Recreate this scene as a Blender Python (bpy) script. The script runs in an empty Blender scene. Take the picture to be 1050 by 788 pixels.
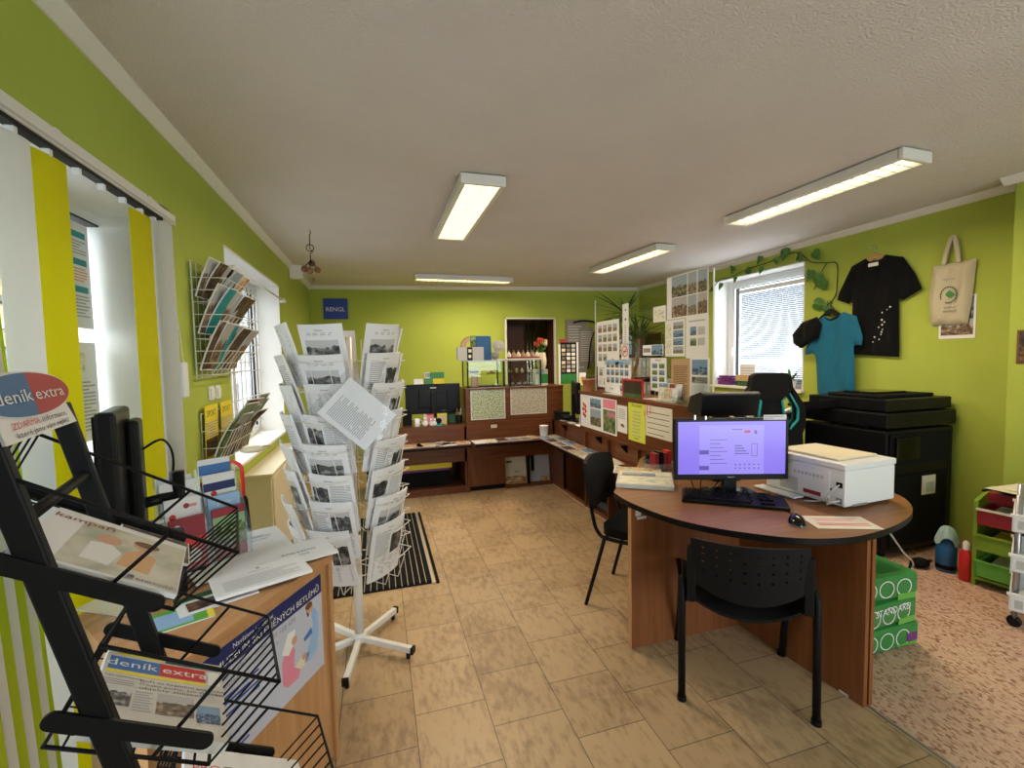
import bpy, math, random
from math import sin, cos, radians, pi
from mathutils import Vector, Matrix
random.seed(7)
S = bpy.context.scene
COL = S.collection
# ---------------------------------------------------------------- camera
yaw, pitch, roll, FPX = radians(16.594), radians(3.286), radians(1.079), 462.14
CAM = Vector((0, 0, 1.5))
fwd = Vector((sin(yaw)*cos(pitch), cos(yaw)*cos(pitch), -sin(pitch)))
rt0 = Vector((cos(yaw), -sin(yaw), 0)); dn0 = fwd.cross(rt0)
rt = cos(roll)*rt0 + sin(roll)*dn0; dn = -sin(roll)*rt0 + cos(roll)*dn0
cd = bpy.data.cameras.new('camera'); cam = bpy.data.objects.new('camera', cd); COL.objects.link(cam)
cd.sensor_width = 36; cd.lens = 36*FPX/1050; cd.clip_start = .02; cd.clip_end = 300
cam.matrix_world = Matrix((( rt.x, -dn.x, -fwd.x, CAM.x), (rt.y, -dn.y, -fwd.y, CAM.y), (rt.z, -dn.z, -fwd.z, CAM.z), (0, 0, 0, 1)))
S.camera = cam
# ---------------------------------------------------------------- world, exposure
W = bpy.data.worlds.new('sky'); S.world = W; W.use_nodes = True
bg = W.node_tree.nodes['Background']; bg.inputs[0].default_value = (.86, .93, 1, 1); bg.inputs[1].default_value = 7.5
S.view_settings.view_transform = 'Standard'; S.view_settings.look = 'None'
S.view_settings.gamma = 1; S.view_settings.use_curve_mapping = False
S.view_settings.exposure = -0.05
LAMP_W = 30          # watts in each ceiling fixture
def portal(name, loc, rot, sx, sy):
    l = bpy.data.lights.new(name, 'AREA'); l.shape = 'RECTANGLE'; l.size = sx; l.size_y = sy; l.cycles.is_portal = True
    o = bpy.data.objects.new(name, l); COL.objects.link(o); o.location = loc; o.rotation_euler = rot
portal('sky_portal', (-1.42, 1.2, 1.15), (0, radians(-90), 0), 2.1, 2.6)
portal('sky_portal', (-1.42, 4.23, 1.2), (0, radians(-90), 0), 2.1, 1.65)
portal('sky_portal', (4.45, 4.23, 1.76), (0, radians(90), 0), 1.3, 1.25)
portal('sky_portal', (2.1, -2.55, 1.3), (radians(90), 0, 0), 2.6, 2.2)
# ---------------------------------------------------------------- materials
M = {}
def nt(name):
    m = bpy.data.materials.new(name); m.use_nodes = True; t = m.node_tree
    return m, t, t.nodes['Principled BSDF']
def N(t, typ, **k):
    n = t.nodes.new(typ)
    for a, b in k.items(): setattr(n, a, b)
    return n
def pbr(name, c, rough=.5, metal=0, var=0, scale=6, bump=0, bscale=60, spec=.5, emit=None, es=0, sheen=0):
    m, t, p = nt(name)
    if max(c) < .03 and not emit:
        c = tuple(x*.45 for x in c); spec = .16 if name != 'black_gloss' else .4
    p.inputs['Base Color'].default_value = (*c, 1); p.inputs['Roughness'].default_value = rough
    p.inputs['Metallic'].default_value = metal; p.inputs['Specular IOR Level'].default_value = spec
    if sheen: p.inputs['Sheen Weight'].default_value = sheen
    if emit: p.inputs['Emission Color'].default_value = (*emit, 1); p.inputs['Emission Strength'].default_value = es
    tc = N(t, 'ShaderNodeTexCoord')
    if var:
        n = N(t, 'ShaderNodeTexNoise'); n.inputs['Scale'].default_value = scale; n.inputs['Detail'].default_value = 5
        t.links.new(tc.outputs['Object'], n.inputs['Vector'])
        r = N(t, 'ShaderNodeValToRGB'); e = r.color_ramp.elements
        e[0].position = .3; e[1].position = .7
        e[0].color = (*[x*(1-var) for x in c], 1); e[1].color = (*[min(1, x*(1+var)) for x in c], 1)
        t.links.new(n.outputs['Fac'], r.inputs[0]); t.links.new(r.outputs[0], p.inputs['Base Color'])
    if bump:
        n2 = N(t, 'ShaderNodeTexNoise'); n2.inputs['Scale'].default_value = bscale; n2.inputs['Detail'].default_value = 4
        t.links.new(tc.outputs['Object'], n2.inputs['Vector'])
        b = N(t, 'ShaderNodeBump'); b.inputs['Strength'].default_value = bump; b.inputs['Distance'].default_value = .01
        t.links.new(n2.outputs['Fac'], b.inputs['Height']); t.links.new(b.outputs[0], p.inputs['Normal'])
    M[name] = m; return m
def wood(name, c1, c2, axis=2, rough=.35, sc=1, coord='Object'):
    m, t, p = nt(name); tc = N(t, 'ShaderNodeTexCoord'); mp = N(t, 'ShaderNodeMapping')
    s = [28*sc, 28*sc, 28*sc]; s[axis] = 1.6*sc; mp.inputs['Scale'].default_value = s
    n = N(t, 'ShaderNodeTexNoise'); n.inputs['Scale'].default_value = 1.4; n.inputs['Detail'].default_value = 7; n.inputs['Distortion'].default_value = .6
    r = N(t, 'ShaderNodeValToRGB'); r.color_ramp.elements[0].position = .3; r.color_ramp.elements[1].position = .72
    r.color_ramp.elements[0].color = (*c1, 1); r.color_ramp.elements[1].color = (*c2, 1)
    t.links.new(tc.outputs[coord], mp.inputs[0]); t.links.new(mp.outputs[0], n.inputs['Vector'])
    t.links.new(n.outputs['Fac'], r.inputs[0]); t.links.new(r.outputs[0], p.inputs['Base Color'])
    p.inputs['Roughness'].default_value = rough; p.inputs['Specular IOR Level'].default_value = .3; M[name] = m
def photo(name, top, a, b, c, hz=.55, sc=5, flat=False):
    """a printed picture: sky band over a blotchy scene; uses the print's own UV"""
    m, t, p = nt(name); uv = N(t, 'ShaderNodeTexCoord'); sp = N(t, 'ShaderNodeSeparateXYZ')
    n = N(t, 'ShaderNodeTexNoise'); n.inputs['Scale'].default_value = sc; n.inputs['Detail'].default_value = 5
    t.links.new(uv.outputs['UV'], n.inputs['Vector']); t.links.new(uv.outputs['UV'], sp.inputs[0])
    r = N(t, 'ShaderNodeValToRGB'); e = r.color_ramp.elements
    e[0].position = .36; e[0].color = (*a, 1); e[1].position = .66; e[1].color = (*c, 1)
    x = e.new(.5); x.color = (*b, 1)
    t.links.new(n.outputs['Fac'], r.inputs[0])
    if flat: t.links.new(r.outputs[0], p.inputs['Base Color'])
    else:
        ma = N(t, 'ShaderNodeMath', operation='MULTIPLY_ADD'); ma.inputs[1].default_value = .5; t.links.new(n.outputs['Fac'], ma.inputs[0]); t.links.new(sp.outputs['Y'], ma.inputs[2])
        gt = N(t, 'ShaderNodeMath', operation='GREATER_THAN'); gt.inputs[1].default_value = hz+.25; t.links.new(ma.outputs[0], gt.inputs[0])
        mx = N(t, 'ShaderNodeMixRGB'); t.links.new(gt.outputs[0], mx.inputs[0]); t.links.new(r.outputs[0], mx.inputs[1]); mx.inputs[2].default_value = (*top, 1)
        t.links.new(mx.outputs[0], p.inputs['Base Color'])
    p.inputs['Roughness'].default_value = .45; M[name] = m
def glass(name, tint=(1, 1, 1), rough=.02, refl=1.45, haze=0):
    m, t, p = nt(name); t.nodes.remove(p); out = t.nodes['Material Output']
    tr = N(t, 'ShaderNodeBsdfTransparent'); tr.inputs[0].default_value = (*tint, 1)
    gl = N(t, 'ShaderNodeBsdfGlossy'); gl.inputs['Roughness'].default_value = rough
    lw = N(t, 'ShaderNodeLayerWeight'); lw.inputs[0].default_value = .5; pw_ = N(t, 'ShaderNodeMath', operation='POWER'); pw_.inputs[1].default_value = 4; t.links.new(lw.outputs['Facing'], pw_.inputs[0])
    fr = N(t, 'ShaderNodeMath', operation='MULTIPLY_ADD'); fr.inputs[1].default_value = .5; fr.inputs[2].default_value = .035; t.links.new(pw_.outputs[0], fr.inputs[0])
    mx = N(t, 'ShaderNodeMixShader'); t.links.new(fr.outputs[0], mx.inputs[0]); t.links.new(tr.outputs[0], mx.inputs[1]); t.links.new(gl.outputs[0], mx.inputs[2])
    last = mx
    if haze:
        df = N(t, 'ShaderNodeBsdfDiffuse'); df.inputs[0].default_value = (.9, .93, .95, 1)
        m2 = N(t, 'ShaderNodeMixShader'); m2.inputs[0].default_value = haze
        t.links.new(mx.outputs[0], m2.inputs[1]); t.links.new(df.outputs[0], m2.inputs[2]); last = m2
    t.links.new(last.outputs[0], out.inputs[0]); M[name] = m
def translucent(name, c, f=.5):
    m, t, p = nt(name); out = t.nodes['Material Output']
    p.inputs['Base Color'].default_value = (*c, 1); p.inputs['Roughness'].default_value = .8
    tl = N(t, 'ShaderNodeBsdfTranslucent'); tl.inputs[0].default_value = (*c, 1)
    mx = N(t, 'ShaderNodeMixShader'); mx.inputs[0].default_value = f
    t.links.new(p.outputs[0], mx.inputs[1]); t.links.new(tl.outputs[0], mx.inputs[2]); t.links.new(mx.outputs[0], out.inputs[0]); M[name] = m
# walls / floor
pbr('wall_green', (.395, .478, .07), .85, var=.05, scale=1.5, bump=.15, bscale=140)
pbr('wall_white', (.78, .77, .73), .8, bump=.1, bscale=90)
pbr('plaster', (.72, .67, .655), .9, bump=.8, bscale=105, var=.03, scale=2)
pbr('trim_white', (.80, .79, .75), .5)
def floor_mats():
    m, t, p = nt('floor_tile'); tc = N(t, 'ShaderNodeTexCoord'); mp = N(t, 'ShaderNodeMapping')
    mp.inputs['Rotation'].default_value = (0, 0, radians(90)); mp.inputs['Location'].default_value = (0.0, 0.0, 0)
    sep = N(t, 'ShaderNodeSeparateXYZ'); cmb = N(t, 'ShaderNodeCombineXYZ'); t.links.new(tc.outputs['Object'], sep.inputs[0])
    ax = N(t, 'ShaderNodeMath', operation='ADD'); ax.inputs[1].default_value = -1.555+.3125*20; t.links.new(sep.outputs['Y'], ax.inputs[0])
    ay = N(t, 'ShaderNodeMath', operation='ADD'); ay.inputs[1].default_value = -.405+.3025*20; t.links.new(sep.outputs['X'], ay.inputs[0])
    t.links.new(ax.outputs[0], cmb.inputs[0]); t.links.new(ay.outputs[0], cmb.inputs[1])
    br = N(t, 'ShaderNodeTexBrick'); br.offset = .5; br.inputs['Scale'].default_value = 1; br.inputs['Brick Width'].default_value = .3125; br.inputs['Row Height'].default_value = .3025
    br.inputs['Mortar Size'].default_value = .0022; br.inputs['Mortar Smooth'].default_value = .1; br.inputs['Bias'].default_value = 0
    br.inputs['Color1'].default_value = (.40, .27, .15, 1); br.inputs['Color2'].default_value = (.48, .33, .19, 1); br.inputs['Mortar'].default_value = (.14, .10, .065, 1)
    t.links.new(cmb.outputs[0], br.inputs['Vector'])
    n = N(t, 'ShaderNodeTexNoise'); n.inputs['Scale'].default_value = 1; n.inputs['Detail'].default_value = 8; n.inputs['Roughness'].default_value = .65
    mp2 = N(t, 'ShaderNodeMapping'); mp2.inputs['Scale'].default_value = (34, 13, 1); mp2.inputs['Rotation'].default_value = (0, 0, radians(28)); t.links.new(tc.outputs['Object'], mp2.inputs[0]); t.links.new(mp2.outputs[0], n.inputs['Vector'])
    n3 = N(t, 'ShaderNodeTexNoise'); n3.inputs['Scale'].default_value = 3.2; n3.inputs['Detail'].default_value = 3; t.links.new(tc.outputs['Object'], n3.inputs['Vector'])
    ad = N(t, 'ShaderNodeMath', operation='MULTIPLY_ADD'); ad.inputs[1].default_value = .6; t.links.new(n3.outputs['Fac'], ad.inputs[0]); t.links.new(n.outputs['Fac'], ad.inputs[2])
    r = N(t, 'ShaderNodeValToRGB'); r.color_ramp.elements[0].position = .62; r.color_ramp.elements[1].position = .84
    r.color_ramp.elements[0].color = (.68, .64, .60, 1); r.color_ramp.elements[1].color = (1.08, 1.08, 1.05, 1)
    t.links.new(ad.outputs[0], r.inputs[0])
    mx = N(t, 'ShaderNodeMixRGB', blend_type='MULTIPLY'); mx.inputs[0].default_value = 1; t.links.new(br.outputs['Color'], mx.inputs[1]); t.links.new(r.outputs[0], mx.inputs[2])
    t.links.new(mx.outputs[0], p.inputs['Base Color']); p.inputs['Roughness'].default_value = .42
    M['floor_tile'] = m
    m, t, p = nt('vinyl'); tc = N(t, 'ShaderNodeTexCoord')
    v = N(t, 'ShaderNodeTexVoronoi'); v.inputs['Scale'].default_value = 120; v.inputs['Randomness'].default_value = 1
    mp = N(t, 'ShaderNodeMapping'); mp.inputs['Scale'].default_value = (1, .55, 1); mp.inputs['Rotation'].default_value = (0, 0, .7)
    n = N(t, 'ShaderNodeTexNoise'); n.inputs['Scale'].default_value = 60; n.inputs['Detail'].default_value = 2
    t.links.new(tc.outputs['Object'], mp.inputs[0]); t.links.new(mp.outputs[0], v.inputs['Vector']); t.links.new(mp.outputs[0], n.inputs['Vector'])
    r = N(t, 'ShaderNodeValToRGB'); r.color_ramp.interpolation = 'CONSTANT'; e = r.color_ramp.elements
    e[0].position = 0; e[0].color = (.30, .14, .09, 1); e[1].position = .13; e[1].color = (.60, .38, .27, 1)
    for ps, c in ((.30, (.66, .44, .32)), (.52, (.58, .37, .26)), (.72, (.66, .46, .34)), (.92, (.44, .24, .16))): x = e.new(ps); x.color = (*c, 1)
    sp = N(t, 'ShaderNodeSeparateColor'); t.links.new(v.outputs['Color'], sp.inputs[0]); t.links.new(sp.outputs[0], r.inputs[0])
    t.links.new(r.outputs[0], p.inputs['Base Color']); p.inputs['Roughness'].default_value = .4; M['vinyl'] = m
floor_mats()
wood('wood_red', (.10, .032, .012), (.18, .062, .023), 2, .3)
wood('wood_red_x', (.10, .032, .012), (.18, .062, .023), 0, .3)
wood('wood_red_y', (.10, .032, .012), (.18, .062, .023), 1, .3)
wood('desk_wood', (.19, .078, .026), (.30, .135, .048), 0, .42)
wood('desk_panel', (.19, .062, .02), (.27, .095, .033), 2, .4)
wood('wood_light', (.42, .21, .085), (.55, .30, .14), 2, .4)
wood('wood_light_x', (.42, .21, .085), (.55, .30, .14), 0, .4)
wood('wood_dark', (.05, .018, .01), (.10, .035, .018), 2, .45)
wood('wood_pine', (.5, .28, .11), (.65, .4, .18), 0, .45)
pbr('edge_black', (.012, .011, .011), .4)
pbr('black', (.010, .010, .011), .42)
pbr('black_plastic', (.016, .016, .018), .33, bump=.05, bscale=300)
pbr('black_gloss', (.008, .008, .009), .12)
pbr('black_matte', (.012, .012, .012), .75)
pbr('black_metal', (.012, .012, .014), .5)
pbr('seat_black', (.013, .013, .014), .5, bump=.15, bscale=500)
pbr('fabric_black', (.010, .010, .011), .95, bump=.3, bscale=500, sheen=.05)
pbr('fabric_blue', (.004, .125, .22), .9, bump=.3, bscale=350)
pbr('canvas', (.56, .50, .36), .95, bump=.4, bscale=400, var=.05)
pbr('metal_white', (.74, .73, .70), .35)
pbr('wire_white', (.72, .70, .66), .35)
pbr('chrome', (.6, .6, .6), .2, metal=1)
pbr('steel', (.38, .38, .40), .35, metal=.8)
pbr('grey', (.25, .25, .26), .5)
pbr('banner_grey', (.26, .25, .22), .8)
pbr('grey_light', (.5, .5, .5), .5)
pbr('white', (.80, .80, .79), .5)
pbr('white_plastic', (.78, .79, .80), .35)
pbr('cream', (.75, .68, .50), .5)
pbr('paper', (.80, .80, .82), .75, var=.02, scale=3)
pbr('paper_warm', (.74, .70, .60), .8)
pbr('newsprint', (.62, .60, .56), .9, var=.04, scale=20)
pbr('ink', (.03, .03, .03), .6)
pbr('ink_grey', (.38, .38, .40), .7)
pbr('ink_soft', (.52, .52, .54), .7)
pbr('ink_blue', (.015, .05, .30), .5)
pbr('red', (.62, .02, .02), .4)
pbr('red_sign', (.42, .015, .03), .45)
pbr('red_dark', (.28, .015, .03), .5)
pbr('pink', (.75, .25, .35), .5)
pbr('orange', (.75, .28, .03), .5)
pbr('yellow', (.80, .66, .04), .6)
pbr('yellow_lime', (.66, .72, .08), .6)
pbr('blue_logo', (.02, .12, .33), .45)
pbr('blue_mid', (.05, .17, .48), .45)
pbr('blue_pale', (.30, .48, .75), .5)
pbr('blue_poster', (.03, .07, .42), .4)
pbr('navy', (.006, .018, .12), .45)
pbr('lilac_paper', (.52, .54, .66), .6)
pbr('teal', (.0, .25, .28), .5)
pbr('green', (.03, .22, .05), .4)
pbr('green_bright', (.12, .42, .06), .45)
pbr('green_frame', (.20, .36, .03), .45)
pbr('green_dark', (.01, .07, .03), .5)
pbr('purple', (.16, .03, .20), .5)
pbr('brown', (.16, .07, .03), .6)
pbr('terracotta', (.50, .20, .10), .8, var=.1)
pbr('soil', (.03, .02, .015), .95)
pbr('leaf', (.05, .16, .02), .45, var=.35, scale=20)
pbr('leaf_dark', (.012, .045, .012), .5, var=.3, scale=20)
pbr('skin_tone', (.62, .34, .22), .6)
pbr('stone_tan', (.42, .30, .18), .7, var=.3, scale=30)
pbr('ceramic_pink', (.60, .38, .32), .35)
pbr('cardboard', (.50, .33, .18), .8)
pbr('mat_rubber', (.018, .018, .018), .9, bump=.5, bscale=300)
pbr('brush', (.05, .047, .042), .95)
pbr('alu', (.62, .56, .45), .4, metal=.6)
pbr('screen', (.01, .01, .01), .2, emit=(.26, .18, .88), es=1.0)
pbr('screen_light', (.01, .01, .01), .2, emit=(.34, .27, .93), es=1.0)
pbr('screen_dark', (.01, .01, .01), .2, emit=(.10, .07, .42), es=1.0)
pbr('screen_red', (.01, .01, .01), .2, emit=(.5, .02, .15), es=1.0)
pbr('tube_glow', (1, 1, 1), .5, emit=(1, .80, .48), es=3.2)
pbr('lamp_diffuser', (.9, .85, .7), .5, emit=(1, .80, .46), es=1.7)
pbr('reflector_glow', (.8, .75, .6), .3, emit=(1, .72, .36), es=1.6)  # emission stands in for tube light falling on the reflector
pbr('facade', (.30, .26, .14), .9, var=.04)
pbr('facade_white', (.36, .36, .35), .9)
pbr('pavement', (.24, .25, .28), .85, var=.12, scale=1.3)
pbr('asphalt', (.15, .15, .16), .9, var=.1)
pbr('bush', (.07, .14, .02), .8, var=.5, scale=3)
photo('photo_bw', (.55, .55, .56), (.02, .02, .02), (.12, .12, .12), (.5, .5, .5), .75, 3.5)
photo('photo_bw2', (.7, .7, .7), (.015, .015, .015), (.05, .05, .05), (.35, .35, .35), .85, 2.5)
photo('photo_land', (.30, .38, .46), (.03, .045, .02), (.12, .11, .06), (.32, .26, .15), .5, 6)
photo('photo_town', (.34, .40, .46), (.05, .045, .035), (.20, .16, .11), (.42, .36, .28), .45, 7)
photo('photo_brown', (.42, .42, .42), (.05, .035, .025), (.16, .10, .06), (.42, .32, .22), .6, 5)
photo('photo_green', (.25, .4, .2), (.01, .04, .01), (.07, .15, .04), (.35, .35, .2), .7, 5)
photo('photo_blue', (.17, .30, .48), (.02, .04, .08), (.07, .14, .24), (.34, .40, .46), .5, 5)
photo('photo_food', (.6, .58, .5), (.30, .08, .02), (.55, .35, .15), (.75, .68, .55), .95, 4, True)
photo('photo_mix', (.5, .5, .5), (.55, .12, .08), (.7, .6, .25), (.12, .3, .45), .9, 4.5, True)
pbr('orange_soft', (.66, .38, .20), .6)
photo('photo_cover', (.6, .6, .6), (.40, .42, .34), (.58, .56, .47), (.68, .66, .6), .95, 2.5, True)
photo('photo_pale', (.6, .65, .7), (.35, .45, .5), (.75, .72, .5), (.8, .8, .75), .9, 4, True)
photo('photo_map_green', (.5, .6, .4), (.08, .12, .06), (.42, .50, .32), (.62, .62, .5), .9, 26, True)
photo('photo_map_tan', (.5, .6, .4), (.22, .20, .15), (.50, .45, .36), (.66, .62, .52), .9, 26, True)
photo('photo_dark', (.2, .2, .2), (.01, .01, .01), (.05, .03, .02), (.25, .12, .08), .9, 5, True)
photo('photo_flower', (.2, .4, .15), (.03, .09, .02), (.12, .22, .06), (.65, .2, .38), .98, 3, True)
photo('photo_red', (.5, .1, .1), (.45, .02, .03), (.62, .05, .08), (.75, .3, .3), .98, 3, True)
glass('glass', (.97, .985, .98))
glass('glass_case', (.93, .97, .95), .02, 1.4)
glass('acrylic', (.94, .96, .97), .05, 1.4, haze=.08)
glass('plastic_film', (.97, .97, .98), .12, 1.5, haze=.035)
glass('water', (.6, .85, .9), .03, 1.4)
translucent('slat_white', (.78, .78, .74), .45)
translucent('slat_yellow', (.70, .66, .0), .45)
translucent('slat_lime', (.52, .62, .02), .45)
translucent('blind_white', (.50, .54, .62), .16)
pbr('cloth_pale', (.42, .60, .62), .9)
glass('acrylic_green', (.5, .8, .3), .1, 1.4, haze=.2)
glass('acrylic_yellow', (.9, .85, .3), .1, 1.4, haze=.2)
glass('acrylic_red', (.8, .25, .2), .1, 1.4, haze=.3)
translucent('petal_red', (.75, .10, .05), .3)
translucent('petal_cream', (.85, .72, .45), .3)
# ---------------------------------------------------------------- mesh builder
class MB:
    def __init__(s): s.v = []; s.f = []; s.fm = []; s.uv = []; s.mats = []; s.sm = []
    def mi(s, m):
        if m not in s.mats: s.mats.append(m)
        return s.mats.index(m)
    def face(s, pts, mat, uv=None, smooth=False):
        b = len(s.v); s.v += [tuple(p) for p in pts]; n = len(pts)
        s.f.append(tuple(range(b, b+n))); s.fm.append(s.mi(mat)); s.sm.append(smooth)
        s.uv.append(uv or ([(0, 0), (1, 0), (1, 1), (0, 1)] if n == 4 else [(0, 0)]*n))
    def mesh(s, vs, fs, mat, smooth=False, T=None):
        b = len(s.v); s.v += [tuple((T @ Vector(p)) if T else p) for p in vs]; k = s.mi(mat)
        for f in fs: s.f.append(tuple(b+i for i in f)); s.fm.append(k); s.uv.append([(vs[i][0], vs[i][1]) for i in f]); s.sm.append(smooth)
    def box(s, x0, x1, y0, y1, z0, z1, mat, T=None):
        vs = [(x0,y0,z0),(x1,y0,z0),(x1,y1,z0),(x0,y1,z0),(x0,y0,z1),(x1,y0,z1),(x1,y1,z1),(x0,y1,z1)]
        s.mesh(vs, [(0,3,2,1),(4,5,6,7),(0,1,5,4),(1,2,6,5),(2,3,7,6),(3,0,4,7)], mat, False, T); return s
    def cbox(s, c, d, mat, T=None):
        return s.box(c[0]-d[0]/2, c[0]+d[0]/2, c[1]-d[1]/2, c[1]+d[1]/2, c[2]-d[2]/2, c[2]+d[2]/2, mat, T)
    def prism(s, poly, z0, z1, mat, T=None, side=None, smooth=False):
        n = len(poly); vs = [(x, y, z0) for x, y in poly]+[(x, y, z1) for x, y in poly]
        s.mesh(vs, [tuple(range(n))[::-1], tuple(range(n, 2*n))], mat, False, T)
        s.mesh(vs, [(i, (i+1) % n, n+(i+1) % n, n+i) for i in range(n)], side or mat, smooth, T); return s
    def tube(s, path, r, mat, n=8, closed=False, T=None, r2=None):
        P = [Vector(p) for p in path]; k = len(P); vs = []; fs = []
        up = None
        for i, p in enumerate(P):
            a = P[(i-1) % k] if (closed or i > 0) else p; b = P[(i+1) % k] if (closed or i < k-1) else p
            d = (b-a).normalized() if (b-a).length > 1e-9 else Vector((0, 0, 1))
            if up is None: up = Vector((0, 0, 1)) if abs(d.z) < .9 else Vector((1, 0, 0))
            x = up.cross(d)
            if x.length < 1e-4: x = Vector((1, 0, 0)).cross(d)
            x.normalize(); y = d.cross(x); up = y
            rr = r if r2 is None else r+(r2-r)*i/(k-1)
            # widen at bends so the tube keeps its thickness
            for j in range(n): an = 2*pi*j/n; vs.append(p+x*cos(an)*rr+y*sin(an)*rr)
        m = k if closed else k-1
        for i in range(m):
            for j in range(n): a0 = i*n+j; a1 = i*n+(j+1) % n; c = ((i+1) % k)*n; fs.append((a0, a1, c+(j+1) % n, c+j))
        if not closed: fs += [tuple(range(n))[::-1], tuple(range((k-1)*n, k*n))]
        s.mesh(vs, fs, mat, n > 5, T); return s
    def bar(s, a, b, w, t, mat, side=None):
        """flat bar from a to b, w wide along side, t thick"""
        a = Vector(a); b = Vector(b); d = (b-a).normalized(); sd = Vector(side or (0, 0, 1)); sd = (sd-d*sd.dot(d)).normalized(); u = d.cross(sd)
        vs = []
        for p in (a, b):
            for i, j in ((-1,-1),(1,-1),(1,1),(-1,1)): vs.append(p+sd*w/2*i+u*t/2*j)
        s.mesh(vs, [(0,3,2,1),(4,5,6,7),(0,1,5,4),(1,2,6,5),(2,3,7,6),(3,0,4,7)], mat); return s
    def lathe(s, prof, mat, n=20, c=(0, 0, 0), T=None, smooth=True):
        vs = []; fs = []
        for r, z in prof:
            for j in range(n): an = 2*pi*j/n; vs.append((c[0]+max(r, 1e-5)*cos(an), c[1]+max(r, 1e-5)*sin(an), c[2]+z))
        for i in range(len(prof)-1):
            for j in range(n): fs.append((i*n+j, i*n+(j+1) % n, (i+1)*n+(j+1) % n, (i+1)*n+j))
        s.mesh(vs, fs, mat, smooth, T)
        s.mesh(vs[:n], [tuple(range(n))[::-1]], mat, False, T); s.mesh(vs[-n:], [tuple(range(n))], mat, False, T); return s
    def ball(s, c, r, mat, n=12, sc=(1, 1, 1), T=None):
        k = n//2; vs = []; fs = []
        for i in range(1, k):
            th = pi*i/k
            for j in range(n): an = 2*pi*j/n; vs.append((c[0]+r*sc[0]*sin(th)*cos(an), c[1]+r*sc[1]*sin(th)*sin(an), c[2]+r*sc[2]*cos(th)))
        for i in range(k-2):
            for j in range(n): fs.append((i*n+j, (i+1)*n+j, (i+1)*n+(j+1) % n, i*n+(j+1) % n))
        vs += [(c[0], c[1], c[2]+r*sc[2]), (c[0], c[1], c[2]-r*sc[2])]; q = (k-1)*n
        for j in range(n): fs.append((q, j, (j+1) % n)); fs.append((q+1, (k-2)*n+(j+1) % n, (k-2)*n+j))
        s.mesh(vs, fs, mat, True, T); return s
    def grid(s, fn, nu, nv, mat, thick=0, smooth=True, u0=0, u1=1, v0=0, v1=1, uo=0):
        vs = []; P = []
        for j in range(nv+1):
            for i in range(nu+1): P.append(Vector(fn(u0+(u1-u0)*i/nu, v0+(v1-v0)*j/nv)))
        b = len(s.v); s.v += [tuple(p) for p in P]; k = s.mi(mat)
        for j in range(nv):
            for i in range(nu):
                a = j*(nu+1)+i; s.f.append((b+a, b+a+1, b+a+nu+2, b+a+nu+1)); s.fm.append(k); s.sm.append(smooth)
                s.uv.append([(uo+(i+x)/nu, (j+y)/nv) for x, y in ((0,0),(1,0),(1,1),(0,1))])
        return s
    def build(s, name, parent=None, bevel=0, T=None, auto=True):
        me = bpy.data.meshes.new(name); v = s.v
        me.from_pydata(v, [], s.f); me.update()
        for m in s.mats: me.materials.append(M[m])
        me.polygons.foreach_set('material_index', s.fm); me.polygons.foreach_set('use_smooth', s.sm)
        ul = me.uv_layers.new(name='uv'); fl = []
        for u in s.uv:
            for p in u: fl += [p[0], p[1]]
        ul.data.foreach_set('uv', fl)
        o = bpy.data.objects.new(name, me); COL.objects.link(o)
        if parent: o.parent = parent
        if T is not None: o.matrix_local = T if isinstance(T, Matrix) else Matrix.Translation(T)
        if bevel:
            md = o.modifiers.new('bevel', 'BEVEL'); md.width = bevel; md.segments = 2; md.limit_method = 'ANGLE'; md.angle_limit = radians(50)
        return o
def tag(o, label=None, cat=None, group=None, kind=None):
    if label: o['label'] = label
    if cat: o['category'] = cat
    if group: o['group'] = group
    if kind: o['kind'] = kind
    return o
def root(name, T, label, cat, group=None):
    o = bpy.data.objects.new(name, None); COL.objects.link(o); o.empty_display_size = .1
    o.matrix_world = T if isinstance(T, Matrix) else Matrix.Translation(T)
    return tag(o, label, cat, group)
def copy_tree(o, parent=None, T=None):
    c = o.copy(); COL.objects.link(c)
    if parent: c.parent = parent
    if T is not None: c.matrix_world = T
    for ch in list(o.children): copy_tree(ch, c)
    return c
def TR(x, y, z, rz=0, ry=0, rx=0):
    return Matrix.Translation((x, y, z)) @ Matrix.Rotation(radians(rz), 4, 'Z') @ Matrix.Rotation(radians(ry), 4, 'Y') @ Matrix.Rotation(radians(rx), 4, 'X')
def frame(P, right, up):
    """matrix whose x is right, y is up, z faces the reader"""
    x = Vector(right).normalized(); y = Vector(up); y = (y-x*y.dot(x)).normalized(); z = x.cross(y)
    return Matrix(((x.x, y.x, z.x, P[0]), (x.y, y.y, z.y, P[1]), (x.z, y.z, z.z, P[2]), (0, 0, 0, 1)))
struct_ = lambda o: tag(o, kind='structure')
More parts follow.
